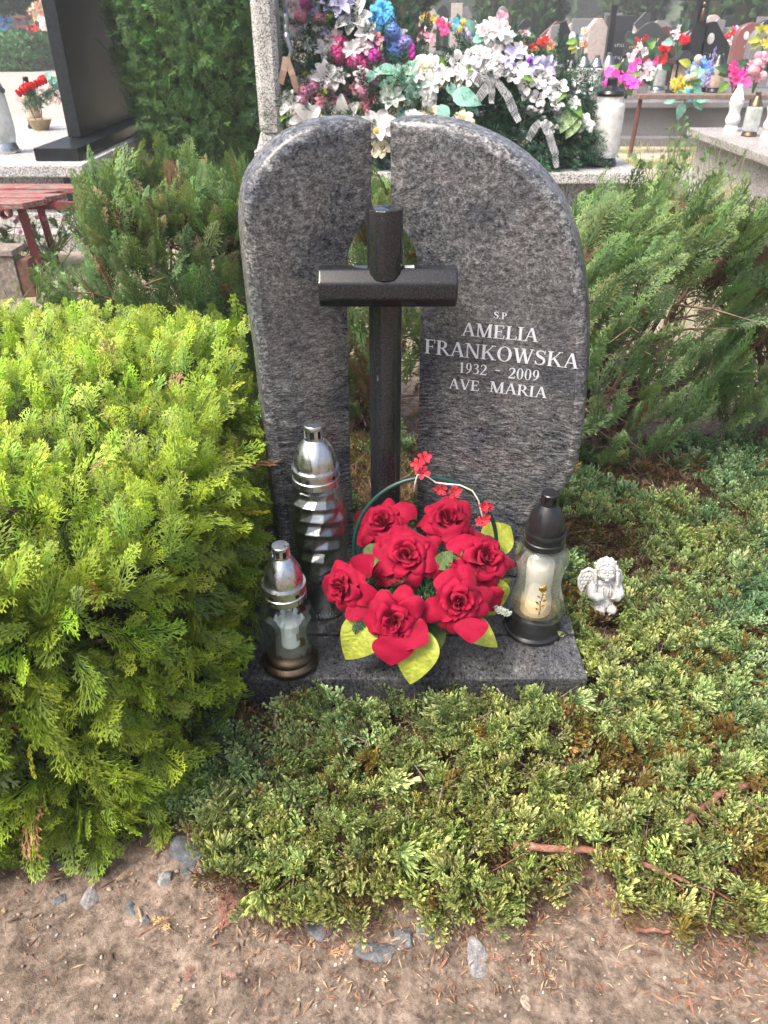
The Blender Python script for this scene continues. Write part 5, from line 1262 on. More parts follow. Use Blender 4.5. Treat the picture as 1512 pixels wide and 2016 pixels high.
# mint bouquet
ORG3 = (.25, 5.05, TZ)
wc = thing('flower_arrangement', 'mint green bouquet with cream roses between the two wreaths', 'flower arrangement', ORG3)
mound(wc, ORG3, [B(800,230,5.08,.18,.25,.12), B(850,250,5.08,.24,.22,.12), B(900,270,5.05,.2,.18,.1)], 230, 3)
C_ = [(832,140,50,'rose','cream'),(815,150,44,'lily','white'),(850,135,42,'rose','white'),(872,150,42,'lily','white'),(850,165,50,'lily','pale'),(825,172,44,'lily','white'),(775,195,54,'lily','pale'),(765,185,40,'lily','pale'),(842,190,34,'rose','white'),(850,222,42,'rose','cream'),(812,232,36,'rose','white'),(828,236,34,'rose','cream'),(912,238,42,'rose','cream'),
      (890,185,70,'leaf','t'),(868,205,50,'leaf','t'),(800,192,44,'leaf','t'),(785,160,44,'leaf','t'),(760,165,40,'leaf','t'),(880,165,40,'leaf','t'),(735,140,36,'leaf','t'),(905,200,50,'leaf','t'),(800,210,44,'leaf','t'),(780,140,50,'leaf','t')]
arrange(wc, ORG3, C_, lambda x, y: 5.02-.0010*(y-150), 9)
rg = np.random.default_rng(5); n = 90; PX = rg.uniform(760, 830, n); PYY = rg.uniform(130, 205, n); P = np.array([Py(a, b, 4.96)[:] for a, b in zip(PX, PYY)])
v, qq, c = scatter(fs, P, rg.normal(0,1,(n,3))+[0,-.3,.2], rg.normal(0,1,(n,3))+[0,-1,0], rg.uniform(.04,.08,n), (.10,.40,.32), (.60,.75,.70), rg); obj('glitter_sprigs', big_mesh('mint sprigs', v, qq, c, M_LEAF, origin=ORG3), wc)
# white wreath
ORG4 = (.95, 5.1, TZ)
wd = thing('flower_wreath', 'dark pine wreath with white blossoms and gingham ribbons right of the stone', 'wreath', ORG4)
mound(wd, ORG4, [B(960,190,5.2,.42,.24,.18), B(1060,225,5.15,.36,.30,.18), B(1010,290,5.08,.46,.16,.16), B(1110,285,5.12,.22,.18,.14), B(960,130,5.25,.30,.14,.14), B(920,270,5.08,.2,.2,.12)], 1300, 4, tip=(.04,.13,.07))
D_ = [(958,68,46,'lily','white'),(985,60,44,'lily','white'),(970,52,34,'lily','white'),(1000,72,30,'lily','white'),(900,126,40,'blossom','white'),(913,140,30,'blossom','white'),(903,146,34,'lily','white'),(928,118,34,'rose','white'),(945,108,40,'rose','white'),(966,98,42,'rose','white'),(982,124,40,'rose','white'),(955,124,36,'rose','white'),(992,90,34,'rose','white'),
      (1022,100,34,'lily','white'),(945,140,34,'blossom','white'),(925,154,30,'blossom','white'),(918,172,22,'bud','white'),(925,182,20,'bud','white'),(905,168,18,'bud','white'),(962,144,34,'blossom','white'),(1012,150,38,'blossom','white'),(1026,140,34,'blossom','white'),(1038,166,34,'blossom','white'),(1034,186,30,'blossom','white'),
      (1060,152,40,'blossom','white'),(1073,164,38,'blossom','white'),(1078,184,34,'blossom','white'),(1058,196,32,'blossom','white'),(1068,216,24,'bud','white'),(1050,214,22,'bud','white'),(1040,214,22,'bud','white'),(1066,232,22,'bud','white'),(1100,176,34,'blossom','white'),(1094,206,28,'blossom','white'),(1098,228,26,'blossom','white'),(1097,252,24,'bud','white'),(1085,200,24,'bud','white'),
      (1045,128,40,'lily','lilac'),(1040,120,26,'bud','purple'),(1072,132,48,'lily','lilac'),(1010,108,40,'lily','lilac'),(1000,128,34,'lily','lilac'),(1152,243,32,'rose','white'),(988,38,26,'blossom','pink'),(950,58,24,'rose','blush'),(1130,205,30,'lily','pale'),
      (1050,156,44,'leaf','g'),(1118,198,52,'leaf','g'),(1130,216,62,'leaf','s'),(1140,232,50,'leaf','s'),(1112,226,30,'leaf','g'),(880,125,46,'leaf','g'),(935,135,34,'leaf','g'),(1112,180,30,'leaf','g'),(940,65,40,'leaf','t'),(930,80,40,'leaf','t')]
arrange(wd, ORG4, D_, lambda x, y: 5.02-.0006*(y-100)+.0003*abs(x-1010), 12)
def gingham():
    t = NT('gingham ribbon'); v = t.coord((1,1,1)); w1 = t.new('ShaderNodeTexChecker'); w1.inputs['Scale'].default_value = 130; t.link(v, w1.inputs[0])
    t.base(t.mix(w1.outputs[1], (.45,.46,.47), (.10,.11,.11))); t.set(Roughness=.7); return t.m
M_GING = gingham()
def rib(parent, org, pts, Y, w): 
    P = [Py(a, b, Y-.01*i)-Vector(org) for i, (a, b) in enumerate(pts)]; Q = []
    for i in range(len(P)-1): Q += [P[i].lerp(P[i+1], k/3)+Vector((0, -.012*math.sin(k*2+i), 0)) for k in range(3)]
    Q.append(P[-1]); m = len(Q); mb = MB().strip(Q, [w*.7*(.6+.5*math.sin(2.9*i/m+.3)) for i in range(m)], (.15,-1,.2)); obj('ribbon', mb.mesh('ribbon', M_GING, True), parent)
for pts, Y, w in [([(968,155),(955,175),(938,200)],4.95,.07),([(972,155),(968,180),(968,204)],4.95,.05),([(976,158),(1000,190),(1010,215),(1022,240)],4.95,.065),([(965,150),(945,152),(938,168)],4.96,.07),([(1064,238),(1050,255),(1040,276)],4.9,.06),([(1066,240),(1080,262),(1092,300),(1096,330)],4.88,.06),([(1070,238),(1084,248),(1088,262)],4.9,.05),([(972,150),(990,140),(1000,148)],4.95,.06)]:
    rib(wd, ORG4, pts, Y, w)

# ================================================================== SMALL GENERATORS for the far graves
def simple_lantern(x, y, z, h, r, capc, glassc, label, shape='jar', grp='lanterns on the tombs behind', roof=False, foot=True):
    g0 = .66 if shape != 'tall' else .80
    root = thing('grave_lantern', label, 'grave lantern', (x, y, z), group=grp)
    f = .12 if foot else .03
    if foot: obj('base', autosmooth(MB().lathe([(r*.95,0),(r,h*.03),(r*.8,h*f)], 20).mesh('base', capc), 40), root)
    pr = {'jar': [(r*.82,h*f),(r,h*(f+.05)),(r,h*.62),(r*.8,h*.68)], 'wavy': [(r*.7,h*f),(r,h*(f+.12)),(r*.72,h*.42),(r*.95,h*.60),(r*.7,h*.68)], 'taper': [(r*.85,h*f),(r*.95,h*.3),(r*.8,h*.66)], 'tall': [(r*.9,h*f),(r,h*(f+.04)),(r,h*.68),(r*.86,h*.72),(r*.84,h*.80)]}[shape]
    obj('glass', autosmooth(MB().lathe(fine_profile(pr, 4), 20).mesh('glass', glassc), 60), root)
    lid = obj('lid', autosmooth(MB().lathe([(r*.88,h*g0),(r*.90,h*(g0+.03)),(r*.80,h*(g0+.06)),(r*.60,h*(g0*.35+.59)),(r*.40,h*.90),(r*.30,h*.92)], 20).mesh('lid', capc), 40), root)
    obj('vent_cap', autosmooth(MB().lathe([(r*.34,h*.90),(r*.34,h*.985),(r*.26,h)], 12).mesh('vent', capc), 40), lid)
    return root
def milk(name, col, tr=.5):
    if name in MATS: return MATS[name]
    t = NT(name); v = t.coord(); t.base(t.ramp(t.noise(v, 22, 4), [(.35, tuple(c*.7 for c in col)), (.65, col)])); t.set(Roughness=.12); t.p.inputs['Transmission Weight'].default_value = tr; t.bump(t.noise(v, 30, 3), .3, .01); return t.m
G_CL = milk('background clear glass', (.75,.80,.78), .55); G_WH = milk('background milky glass', (.80,.80,.78), .15); G_AM = milk('background amber glass', (.70,.55,.42), .3); G_RED = milk('background red glass', (.45,.02,.03), .3)
def P2(px, py, Y, z): p = Py(px, py, Y); return (p.x, Y, z)
# lantern pair at the right end of the flowered tomb
x = Py(1187, 300, 5.12)
simple_lantern(Py(1188,290,5.12).x, 5.12, TZ, .47, .092, M_BLKP, G_WH, 'large milky jar lantern with black cap on the flowered tomb corner', 'tall', None)
simple_lantern(Py(1161,280,5.22).x, 5.22, TZ, .30, .055, M_BLKP, G_RED, 'red lantern half hidden behind the milky jar lantern', 'jar', None)

# ---------------------------------------------------------------- left tomb with black headstone
M_WHG = granite_speckled('pale speckled granite', 140, (.66,.65,.64), (.16,.16,.17)); M_TOPS = plain('pale polished slab', (.50,.48,.47), .3, var=.12, scale=9, bump=.03)
TL = (-3.0, 6.2, 0)
tl = thing('granite_tomb', 'pale speckled tomb at left carrying the tall black headstone', 'tomb', TL)
def bx(root, org, name, x0, x1, y0, y1, z0, z1, m, bev=.006, label=None, **k):
    mb = MB(); mb.box(((x0+x1)/2, (y0+y1)/2, (z0+z1)/2), (x1-x0, y1-y0, z1-z0), **k); return obj(name, bevel(mb.mesh(name, m, origin=org), bev) if bev else mb.mesh(name, m, origin=org), root, label)
bx(tl, TL, 'plinth', -4.3, -1.62, 4.88, 7.8, -.02, .10, M_WHG); bx(tl, TL, 'plinth', -4.3, -1.70, 5.02, 7.7, .102, .19, M_WHG)
bx(tl, TL, 'tomb_body', -4.2, -1.98, 5.12, 7.5, .19, .402, M_WHG, .004); bx(tl, TL, 'tomb_body', -1.97, -1.86, 5.08, 7.5, .19, .40, plain('dark gap shade', (.055,.058,.065), .3, scale=200), .002, 'dark block standing for the shaded gap under the slab')  # second body box is coloured dark as the shaded gap below the top slab
for a, b in ((4.97,5.60),(5.63,6.60),(6.63,6.93),(6.96,7.55)): bx(tl, TL, 'top_slab', -4.3, -1.80, a, b, .404, .472, M_WHG, .008)
M_HS = plain('black polished headstone', (.010,.013,.015), .3, var=.5, scale=14, bump=.02, Specular_IOR_Level=.25)
HL = (-2.0, 6.2, .472)
hl = thing('headstone', 'tall black polished headstone seen edge on at the left, cut by the frame', 'headstone', HL)
bx(hl, HL, 'plinth', -2.13, -1.86, 5.12, 7.35, .474, .545, M_HS, .004)
me = MB().box((-2.035, 6.30, 1.32), (.085, 1.42, 1.54)).mesh('stone', plain('black granite with dull edge', (.018,.022,.026), .4, var=.5, scale=60, Specular_IOR_Level=.25), origin=HL); obj('stone', bevel(me, .006), hl)
vs = thing('vase', 'black granite vase behind the tall black headstone', 'vase', (-2.02, 7.16, .547))
obj('vase_body', autosmooth(MB().lathe(fine_profile([(.07,0),(.075,.02),(.05,.04),(.095,.12),(.105,.2),(.10,.33),(.105,.40),(.11,.42),(.095,.42),(.09,.36)], 4), 28).mesh('vase', M_HS), 50), vs)
rr = random.Random(5)
for k in range(9): place('flower', flower_mesh('lily' if k % 2 else 'blossom', 'white' if k % 3 else 'teal'), (-2.02+rr.uniform(-.09,.09), 7.16+rr.uniform(-.05,.05), 1.0+rr.uniform(-.03,.06)), (rr.uniform(-.5,.5),-.6,.6), k, .05, vs, (-2.02,7.16,.547))
# lanterns and tulip bowl on the pale tomb
q = Pz(10, 303, .472); L = simple_lantern(q.x-.02, q.y+.05, .472, .52, .098, M_SILV, G_CL, 'tall etched glass lantern at the left frame edge on the pale tomb', 'taper', None)
q = Pz(62, 206, .472); simple_lantern(Py(45,180,6.75).x, 6.85, .472, .36, .062, M_BLKP, G_AM, 'small pot bellied lantern with black cap beside the tulip bowl', 'wavy', None)
q = Py(72, 212, 6.72); tbw = thing('flower_bowl', 'tan bowl with a curved row of red tulips and pine on the pale tomb', 'flower bowl', (q.x, 6.72, .472)); TO = (q.x, 6.72, .472)
obj('bowl', autosmooth(MB().lathe([(.055,0),(.09,.07),(.095,.075),(.08,.07)], 24).mesh('bowl', plain('tan clay', (.36,.28,.17), .7)), 40), tbw)
for k in range(10):
    t = k/9; px = 40+50*t; py = 188-26*t**.8; p = Py(px, py, 6.68); place('tulip', flower_mesh('bud', 'red'), p, (-.5+.5*t,-.4,.9), k, .038, tbw, TO)
P = np.array([Py(45+60*t, 200-26*t, 6.7)[:] for t in np.linspace(0, 1, 60)]); rg = np.random.default_rng(2)
v, qq, c = scatter(spr, P, rg.normal(0,.6,(60,3))+[.3,-.2,-.3], rg.normal(0,1,(60,3)), np.full(60,.10), (.02,.07,.04), (.08,.20,.12), rg); obj('pine_spray', big_mesh('pine', v, qq, c, M_PINE, origin=TO), tbw)
for k in range(3): obj('leaf', LEAFS['t'], tbw, None, Matrix.Translation(Py(88+6*k, 160, 6.7)-Vector(TO)) @ dirmat((.5,0,.6-.5*k), (0,-1,.3), .09))
for k, (px, c_) in enumerate(((78,'stem'),)): obj('stalks', MB().tube([(.02,0,.05),(.04,0,.2)], .004, 5).tube([(-.02,0,.05),(-.06,0,.17)], .004, 5).mesh('stalks', M_TWIG), tbw)

# ---------------------------------------------------------------- old red bench and plank box at left
M_REDW = None
def redwood():
    t = NT('flaking red paint'); v = t.coord((3, 14, 14)); n = t.noise(v, 5, 6, .75, .4); g = t.noise(t.coord((2, 6, 6)), 3.2, 3, .6)
    wood = t.ramp(t.noise(t.coord((2, 60, 60)), 3, 5, .7), [(.3, (.10,.085,.075)), (.7, (.34,.29,.25))]); red = t.ramp(t.noise(v, 9, 3), [(.3, (.17,.035,.035)), (.7, (.29,.075,.072))])
    c = t.mix(t.ramp(n, [(.50, (0,0,0)), (.54, (1,1,1))]), red, wood); c = t.mix(t.ramp(g, [(.64, (0,0,0)), (.66, (1,1,1))]), c, (.012,.12,.10)); t.base(c); t.set(Roughness=.75); t.bump(n, .6, .004); return t.m
M_REDW = redwood(); M_REDM = plain('dull red iron', (.17,.035,.04), .5, var=.25, scale=30); M_GREYW = plain('weathered wood', (.20,.17,.145), .9, var=.6, scale=50, bump=.6, bd=.006)
BO = (-2.6, 4.4, 0)
bb = thing('bench', 'old bench with flaking red planks and red iron leg at the left edge', 'bench', BO)
for i, (y0, y1, xe, z, t_) in enumerate([(4.12, 4.245, -1.80, .405, .030), (4.255, 4.36, -1.74, .41, .028), (4.375, 4.47, -1.80, .408, .028), (4.50, 4.63, -1.66, .412, .030)]):
    mb = MB(); mb.add([(-3.6,y0,z-t_/2),(xe-.03,y0,z-t_/2),(xe+.05,y1,z-t_/2),(-3.6,y1,z-t_/2),(-3.6,y0,z+t_/2),(xe-.03,y0,z+t_/2),(xe+.05,y1,z+t_/2),(-3.6,y1,z+t_/2)], [(3,2,1,0),(4,5,6,7),(0,1,5,4),(1,2,6,5),(2,3,7,6),(3,0,4,7)])
    obj('seat_plank', bevel(mb.mesh('plank', M_REDW, origin=BO), .004), bb, 'plank with green paint showing through' if i == 1 else None)
A0 = Py(42, 412, 4.22); A1 = Pz(66, 566, 0.0)
obj('leg', MB().tube([A0-Vector(BO)+Vector((0,0,0)), (A1.x-BO[0], 4.24-BO[1], -.03)], .024, 4).mesh('leg', M_REDM, origin=(0,0,0)), bb); obj('leg', MB().tube([(A0.x-1.1-BO[0], 4.24-BO[1], .39), (A0.x-1.1-BO[0], 4.24-BO[1], -.03)], .024, 4).mesh('leg', M_REDM), bb); obj('leg', MB().tube([(A0.x-.05-BO[0], 4.56-BO[1], .39), (A0.x-.02-BO[0], 4.56-BO[1], -.03)], .022, 4).mesh('leg', M_REDM), bb)
mb = MB(); mb.f = []; mb.lathe([(.026,0),(.026,.05),(.020,.05),(.020,0)], 20, close=False)
R = Matrix.Rotation(math.pi/2, 3, 'X'); pt = Py(16, 418, 4.14)-Vector(BO); mb.v = [tuple(R @ Vector(p) + pt) for p in mb.v]; mb.f += [(60+k, 60+(k+1)%20, (k+1)%20, k) for k in range(20)]
obj('rail_tube', mb.mesh('tube', M_REDM), bb); mb = MB(); mb.box((pt.x-.3, 4.30-BO[1], .375), (1.2, .03, .035)); obj('rail', mb.mesh('rail', M_REDM), bb)
PO = (-2.3, 4.0, 0); pb = thing('plank_box', 'rotting grey plank box under the red bench', 'plank box', PO)
e = Py(44, 500, 3.98).x
bx(pb, PO, 'top_board', -3.3, e-.02, 3.92, 4.08, .205, .235, M_GREYW, .006); bx(pb, PO, 'front_board', -3.3, e-.03, 3.93, 3.955, -.02, .20, M_GREYW, .004); bx(pb, PO, 'end_post', e-.03, e+.035, 3.94, 4.02, -.02, .185, plain('rotting red brown wood', (.12,.06,.045), .9, var=.5, scale=30, bump=.5), .006)

# ---------------------------------------------------------------- conifer beside the pillar
def crown(root, org, c, r, n, L, base, tip, seed, tm, flat=1.0, shape='cone', name='crown', lump=.2):
    rg = np.random.default_rng(seed); u = rg.random(n); th = rg.uniform(0, 6.283, n); H = r[2]
    prof = np.sqrt(np.clip(1-u**2.2, 0, 1))*(.80+.2*np.sin(np.pi*u))*(.68+.32*np.clip(u/.3, 0, 1)) if shape == 'cone' else np.sqrt(np.clip(1-(2*u-1)**2, 0, 1))
    rad = prof*(.80+.2*rg.random(n)); x = np.cos(th)*rad; y = np.sin(th)*rad; z = u*H
    l = 1 + lump*fbm(x*3+seed, y*3, z/H*6, seed=seed, o=2); pos = np.stack([c[0]+x*r[0]*l, c[1]+y*r[1]*l, c[2]+z], 1)
    out = np.stack([np.cos(th), np.sin(th), 0*th], 1); d = out*.8+np.array((0,0,.6))+rg.normal(0,.4,(n,3))
    v, q, cc = scatter(tm, pos, d, out+rg.normal(0,.6,(n,3)), rg.uniform(*L, n), hsv_jit(rg, base, n, .3), hsv_jit(rg, tip, n, .25), rg)
    return obj(name, big_mesh('crown', v, q, cc, M_LEAF, origin=org), root)
cf = [frond(np.random.default_rng(60+i), 6, 1.6, .60, .034, bend=.5, fold=.25, ang=42) for i in range(4)]; cf_s = [frond(np.random.default_rng(70+i), 5, 2, .6, .10, bend=.4, fold=.3) for i in range(3)]
CX = Py(396, 150, 6.2).x; co = (CX, 6.2, 0); t1 = thing('conifer', 'dense dark green thuja column between black headstone and granite pillar', 'conifer tree', co)
crown(t1, co, (CX, 6.2, .0), (.56,.5,2.9), 12000, (.07,.13), (.028,.085,.025), (.15,.27,.08), 3, cf)
obj('trunk', MB().tube([(0,0,0),(0,0,2.4)], [.06,.02], 8).mesh('trunk', M_TWIG), t1)
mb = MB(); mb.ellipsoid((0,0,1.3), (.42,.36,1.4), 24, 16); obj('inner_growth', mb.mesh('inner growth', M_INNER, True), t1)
def cyp(px, Y, w, h, label, seed, col=0, n=900, shape='cone', z0=0, grp='cypresses beyond the graves'):
    X = Py(px, 60, Y).x; o = (X, Y, 0); r = thing('cypress', label, 'conifer tree', o, group=grp); b, t = [((.018,.055,.018),(.05,.12,.035)), ((.03,.08,.02),(.10,.19,.05)), ((.012,.04,.018),(.035,.09,.035))][col]
    s = size_at(w, 60, Y)/2; crown(r, o, (X, Y, z0), (s, s, h), n, (s*.28, s*.5), b, t, seed, cf_s, shape=shape, lump=.3)
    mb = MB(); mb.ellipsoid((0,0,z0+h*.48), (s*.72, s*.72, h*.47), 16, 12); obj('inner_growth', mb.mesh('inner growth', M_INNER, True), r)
    obj('trunk', MB().tube([(0,0,-.05),(0,0,max(.6, z0+.4))], [s*.12, s*.1], 8).mesh('trunk', M_TWIG), r); return r
for a in [(795,16,95,5,'dark conifer just behind the blue flowers',1,2,1300),(965,30,70,7,'left cypress of the tight middle group',2,0,1000),(1010,29,55,6.4,'slim pale cypress in the middle group',3,1,900),(1062,27,100,7,'broadest cypress of the middle group',4,0,1500),
          (1210,34,60,7,'narrow cypress behind the pale column stone',5,1,900),(1262,33,90,7.4,'dark cypress left of the leafy gap',6,2,1200),(1368,27,70,7,'dark cypress behind the pair of pointed stones',7,2,1100),(1405,26,44,6.8,'thin bright cypress beside the tall cross post',8,1,800),(1462,25,80,7,'cypress above the red stone',9,0,1100),(1508,24,70,6.6,'cypress cut by the right frame edge',10,0,1000)]:
    cyp(*a)
X = Py(8, 10, 26).x; o = (X, 26, 0); tr_ = thing('clipped_tree', 'clipped dark tree ball at the top left corner', 'tree', o); crown(tr_, o, (X, 26, 1.35), (1.15,1.15,2.2), 1500, (.2,.35), (.014,.05,.022), (.05,.12,.05), 12, cf_s, shape='ball'); obj('trunk', MB().tube([(0,0,0),(0,0,2)], .09, 8).mesh('trunk', M_TWIG), tr_)
mb = MB().ellipsoid((0,0,2.45), (.9,.9,.9), 16, 10); obj('inner_growth', mb.mesh('inner', M_INNER, True), tr_)
A0, A1 = Pz(-60, 117, 0), Pz(57, 114, 0); Yh = 24; x0, x1 = Py(-60, 100, Yh).x, Py(56, 100, Yh).x; o = ((x0+x1)/2, Yh+1.2, 0)
bh = thing('box_hedge', 'low clipped green hedge beside the brick path at far left', 'hedge', o)
rg = np.random.default_rng(4); n = 2600; pos, nn, s_ = super_pts(rg, n, (o[0], o[1], .42), ((x1-x0)/2, 1.2, .40), 8)
v, qq, c = scatter(cf_s, pos, nn+rg.normal(0,.4,(n,3)), nn+rg.normal(0,.5,(n,3)), rg.uniform(.10,.18,n), hsv_jit(rg,(.04,.13,.05),n), hsv_jit(rg,(.12,.30,.10),n), rg); obj('foliage', big_mesh('hedge', v, qq, c, M_LEAF, origin=o), bh)
mb = MB(); mb.box((0,0,.40), ((x1-x0)-.2, 2.2, .72)); obj('inner_growth', mb.mesh('inner', M_INNER), bh)
# brick path
def bricks():
    t = NT('pink paving bricks'); v = t.coord(); b = t.new('ShaderNodeTexBrick'); b.inputs['Scale'].default_value = 4.5; b.inputs['Mortar Size'].default_value = .012; b.inputs['Color1'].default_value = (.36,.27,.24,1); b.inputs['Color2'].default_value = (.44,.35,.31,1); b.inputs['Mortar'].default_value = (.24,.20,.18,1); t.link(v, b.inputs[0])
    t.base(t.mix(1.0, b.outputs[0], t.ramp(t.noise(v, 1.5, 5), [(.3, (.8,.8,.8)), (.7, (1.1,1.1,1.1))]), 'MULTIPLY')); t.set(Roughness=.85); return t.m
me = MB().add([(-40,8.0,.022),(-1.9,8.0,.022),(-5.5,60,.022),(-40,60,.022)], [(0,1,2,3)]).mesh('path', bricks()); solo('path', me, 'pinkish brick paved path at upper left', kind='structure')
# far wood closing the view
rg = np.random.default_rng(77); n = 7000; x = rg.uniform(-60, 75, n); y = 62+rg.uniform(0, 6, n); z = 8.5*rg.random(n)*(.75+.25*fbm(x*.15, x*0, seed=2)); 
v, qq, c = scatter(cf_s, np.stack([x,y,z],1), rg.normal(0,1,(n,3))+[0,-.3,.5], rg.normal(0,1,(n,3))+[0,-1,0], rg.uniform(.9,1.9,n), hsv_jit(rg,(.035,.07,.03),n,.3), hsv_jit(rg,(.08,.15,.06),n,.3), rg)
solo('far_wood', big_mesh('far wood', v, qq, c, M_LEAF), 'distant wood of mixed green trees closing the view', 'wood', kind='stuff')
mb = MB(); bank = [(x_, 70, 0) for x_ in range(-90, 110, 10)]; v = [(a, 69, -.5) for a in range(-90,111,10)]+[(a, 70, 9+1.5*math.sin(a)) for a in range(-90,111,10)]+[(a, 78, 9+1.5*math.sin(a)) for a in range(-90,111,10)]; m = 21
mb.add(v, [(i+k*m, i+1+k*m, i+1+(k+1)*m, i+(k+1)*m) for k in (0,1) for i in range(m-1)]); solo('hill', mb.mesh('hill', plain('wooded bank', (.035,.06,.03), .95, var=.5, scale=1.5)), 'dark wooded bank behind the far trees', kind='structure')

# ---------------------------------------------------------------- graves beyond the bench, right
def marks(mb, x0, x1, z, h, y, rr, n):
    """weathered lettering too small to read"""
    x = x0
    while x < x1:
        w = rr.uniform(.35,.8)*h; k = rr.randrange(3)
        mb.add([(x,y,z),(x+w*.3,y,z),(x+w*.3,y,z+h),(x,y,z+h)], [(0,1,2,3)])
        if k: mb.add([(x+w*.3,y-.0003,z+h*(.0 if k == 1 else .75)),(x+w*.8,y-.0003,z+h*(.0 if k == 1 else .75)),(x+w*.8,y-.0003,z+h*(.2 if k == 1 else 1)),(x+w*.3,y-.0003,z+h*(.2 if k == 1 else 1))], [(0,1,2,3)])
        x += w+h*.25
M_GM = plain('gold lettering', (.62,.45,.24), .4, var=.2, bump=0); M_SM = plain('pale lettering', (.6,.6,.58), .5, var=.2, bump=0)
def outline(kind, w, h):
    if kind == 'wave': return [(-w/2,0),(w/2,0),(w/2,h*.72)]+[(w/2-w*t, h*(.72+.20*math.sin(math.pi*min(1,t*1.25))+.10*max(0,t-.75)*4*(1 if t<.95 else .8))) for t in [.06*k for k in range(1,17)]]+[(-w/2,h*.70)]
    if kind == 'arch': return [(-w/2,0),(w/2,0)]+[(w/2*math.cos(a), h*.7+h*.3*math.sin(a)) for a in [math.radians(k) for k in range(0,181,12)]]
    if kind == 'slantR': return [(-w/2,0),(w/2,0),(w/2,h*.62),(-w*.18,h),(-w/2,h*.97)]
    if kind == 'slantL': return [(-w/2,0),(w/2,0),(w/2,h*.97),(w*.18,h),(-w/2,h*.62)]
    if kind == 'point': return [(-w/2,0),(w/2,0),(w/2,h*.85),(w*.15,h),(-w*.15,h),(-w/2,h*.85)]
    return [(-w/2,0),(w/2,0),(w/2,h),(-w/2,h)]
def gravestone_far(px, ytop, Y, wpx, zb, kind, mat, label, txt=None, thick=.14, rz=0, oval=False, name='headstone'):
    top = Py(px, ytop, Y); h = top.z-zb; w = size_at(wpx, ytop, Y); root = thing(name, label, 'headstone', (top.x, Y, zb), rz)
    O = outline(kind, w, h); n = len(O); mb = MB(); mb.add([(a, -thick/2, b) for a, b in O]+[(a, thick/2, b) for a, b in O], [tuple(range(n)), tuple(reversed(range(n, 2*n)))]+[(k, n+k, n+(k+1)%n, (k+1)%n) for k in range(n)])
    me = mb.mesh('stone', mat); bm = bmesh.new(); bm.from_mesh(me); bmesh.ops.recalc_face_normals(bm, faces=bm.faces); bm.to_mesh(me); bm.free(); obj('stone', bevel(me, .008, 1), root)
    obj('plinth', MB().box((0,0,-.05), (w*1.15, thick*1.8, .13)).mesh('plinth', mat), root)
    if txt:
        rr = random.Random(int(px)); mb = MB()
        for (a, b, z, hh) in txt: marks(mb, a*w, b*w, z*h, hh, -thick/2-.002, rr, 0)
        obj('inscription', mb.mesh('inscription', M_GM if kind in ('wave',) else M_SM), root)
    if oval: obj('photo_medallion', MB().ellipsoid((oval*w, -thick/2-.004, h*.74), (.05,.006,.07), 16, 8).mesh('oval', plain('ceramic photo', (.6,.6,.56), .3, var=.3, scale=20), True), root)
    return root
M_G1 = plain('charcoal granite', (.045,.048,.055), .25, var=.3, scale=80, bump=.02); M_G2 = plain('ash grey granite', (.19,.19,.20), .35, var=.25, scale=60); M_G3 = plain('pinkish stone', (.42,.36,.33), .6, var=.2, scale=20); M_G4 = plain('dark red granite', (.20,.075,.075), .3, var=.25, scale=60); M_G5 = plain('brown granite', (.10,.05,.042), .3, var=.3, scale=60); M_G6 = plain('black granite far', (.018,.020,.024), .25, var=.3, scale=60, bump=.02)
T3 = [(-.3,.3,.62,.045),(-.36,.36,.52,.03),(-.22,.25,.36,.045),(-.3,.3,.24,.03)]
for a in [(1121,40,13.5,36,.40,'slantR',M_G6,'dark slanted headstone at the left end of the far row',[(-.2,.2,.3,.05)],.14,-.2,.25),
          (1178,36,14.5,36,.40,'point',M_G3,'pale pinkish column shaped headstone in the far row',None,.22,0,False),(1222,30,14.8,52,.40,'rect',M_G1,'square charcoal headstone behind a dark post',[(-.1,.4,.5,.04),(-.1,.4,.3,.04)],.14,0,False),
          (1277,32,13.6,78,.40,'wave',M_G1,'wide charcoal headstone with wavy top and gold lettering',T3,.2,-.25,False),(1318,50,13.9,34,.40,'slantR',M_G5,'brown headstone half behind the wavy charcoal one',None,.2,-.2,False),
          (1368,42,12.9,54,.40,'slantL',M_G6,'left stone of the pointed black pair with oval photo',[(-.3,.3,.45,.05),(-.35,.35,.25,.06)],.16,0,.2),(1417,42,12.7,54,.40,'slantR',M_G6,'right stone of the pointed black pair with oval photo',[(-.3,.3,.45,.05),(-.2,.3,.28,.06)],.16,0,-.28),
          (1483,44,17,60,.35,'arch',M_G4,'rounded dark red headstone near the right edge',[(-.2,.2,.5,.04)],.2,0,-.2),(1506,52,12.5,50,.40,'arch',M_G2,'grey speckled headstone cut by the right frame edge',None,.16,0,False)]:
    gravestone_far(*a)
for px, y0, Y, w, lab in ((1210,10,14.2,11,'thin black post rising before the square headstone'),(1397,-60,12.6,20,'tall black cross post between the pointed pair')):
    p = Py(px, y0, Y); h = p.z-.4; pw = size_at(w, 40, Y); r = thing('grave_cross', lab, 'grave cross', (p.x, Y, .4)); obj('post', MB().box((0,0,h/2), (pw, pw*.8, h)).mesh('post', M_G6), r)
    if y0 < 0: obj('cross_arm', MB().box((0,0,h*.80), (pw*4.2, pw*.75, pw)).mesh('arm', M_G6), r); obj('figure', MB().ellipsoid((-.02,-.12,h*.62), (.03,.03,.10), 10, 8).ellipsoid((-.02,-.12,h*.62+.13), (.03,.03,.035), 10, 8).mesh('figure', M_BRONZE, True), r)
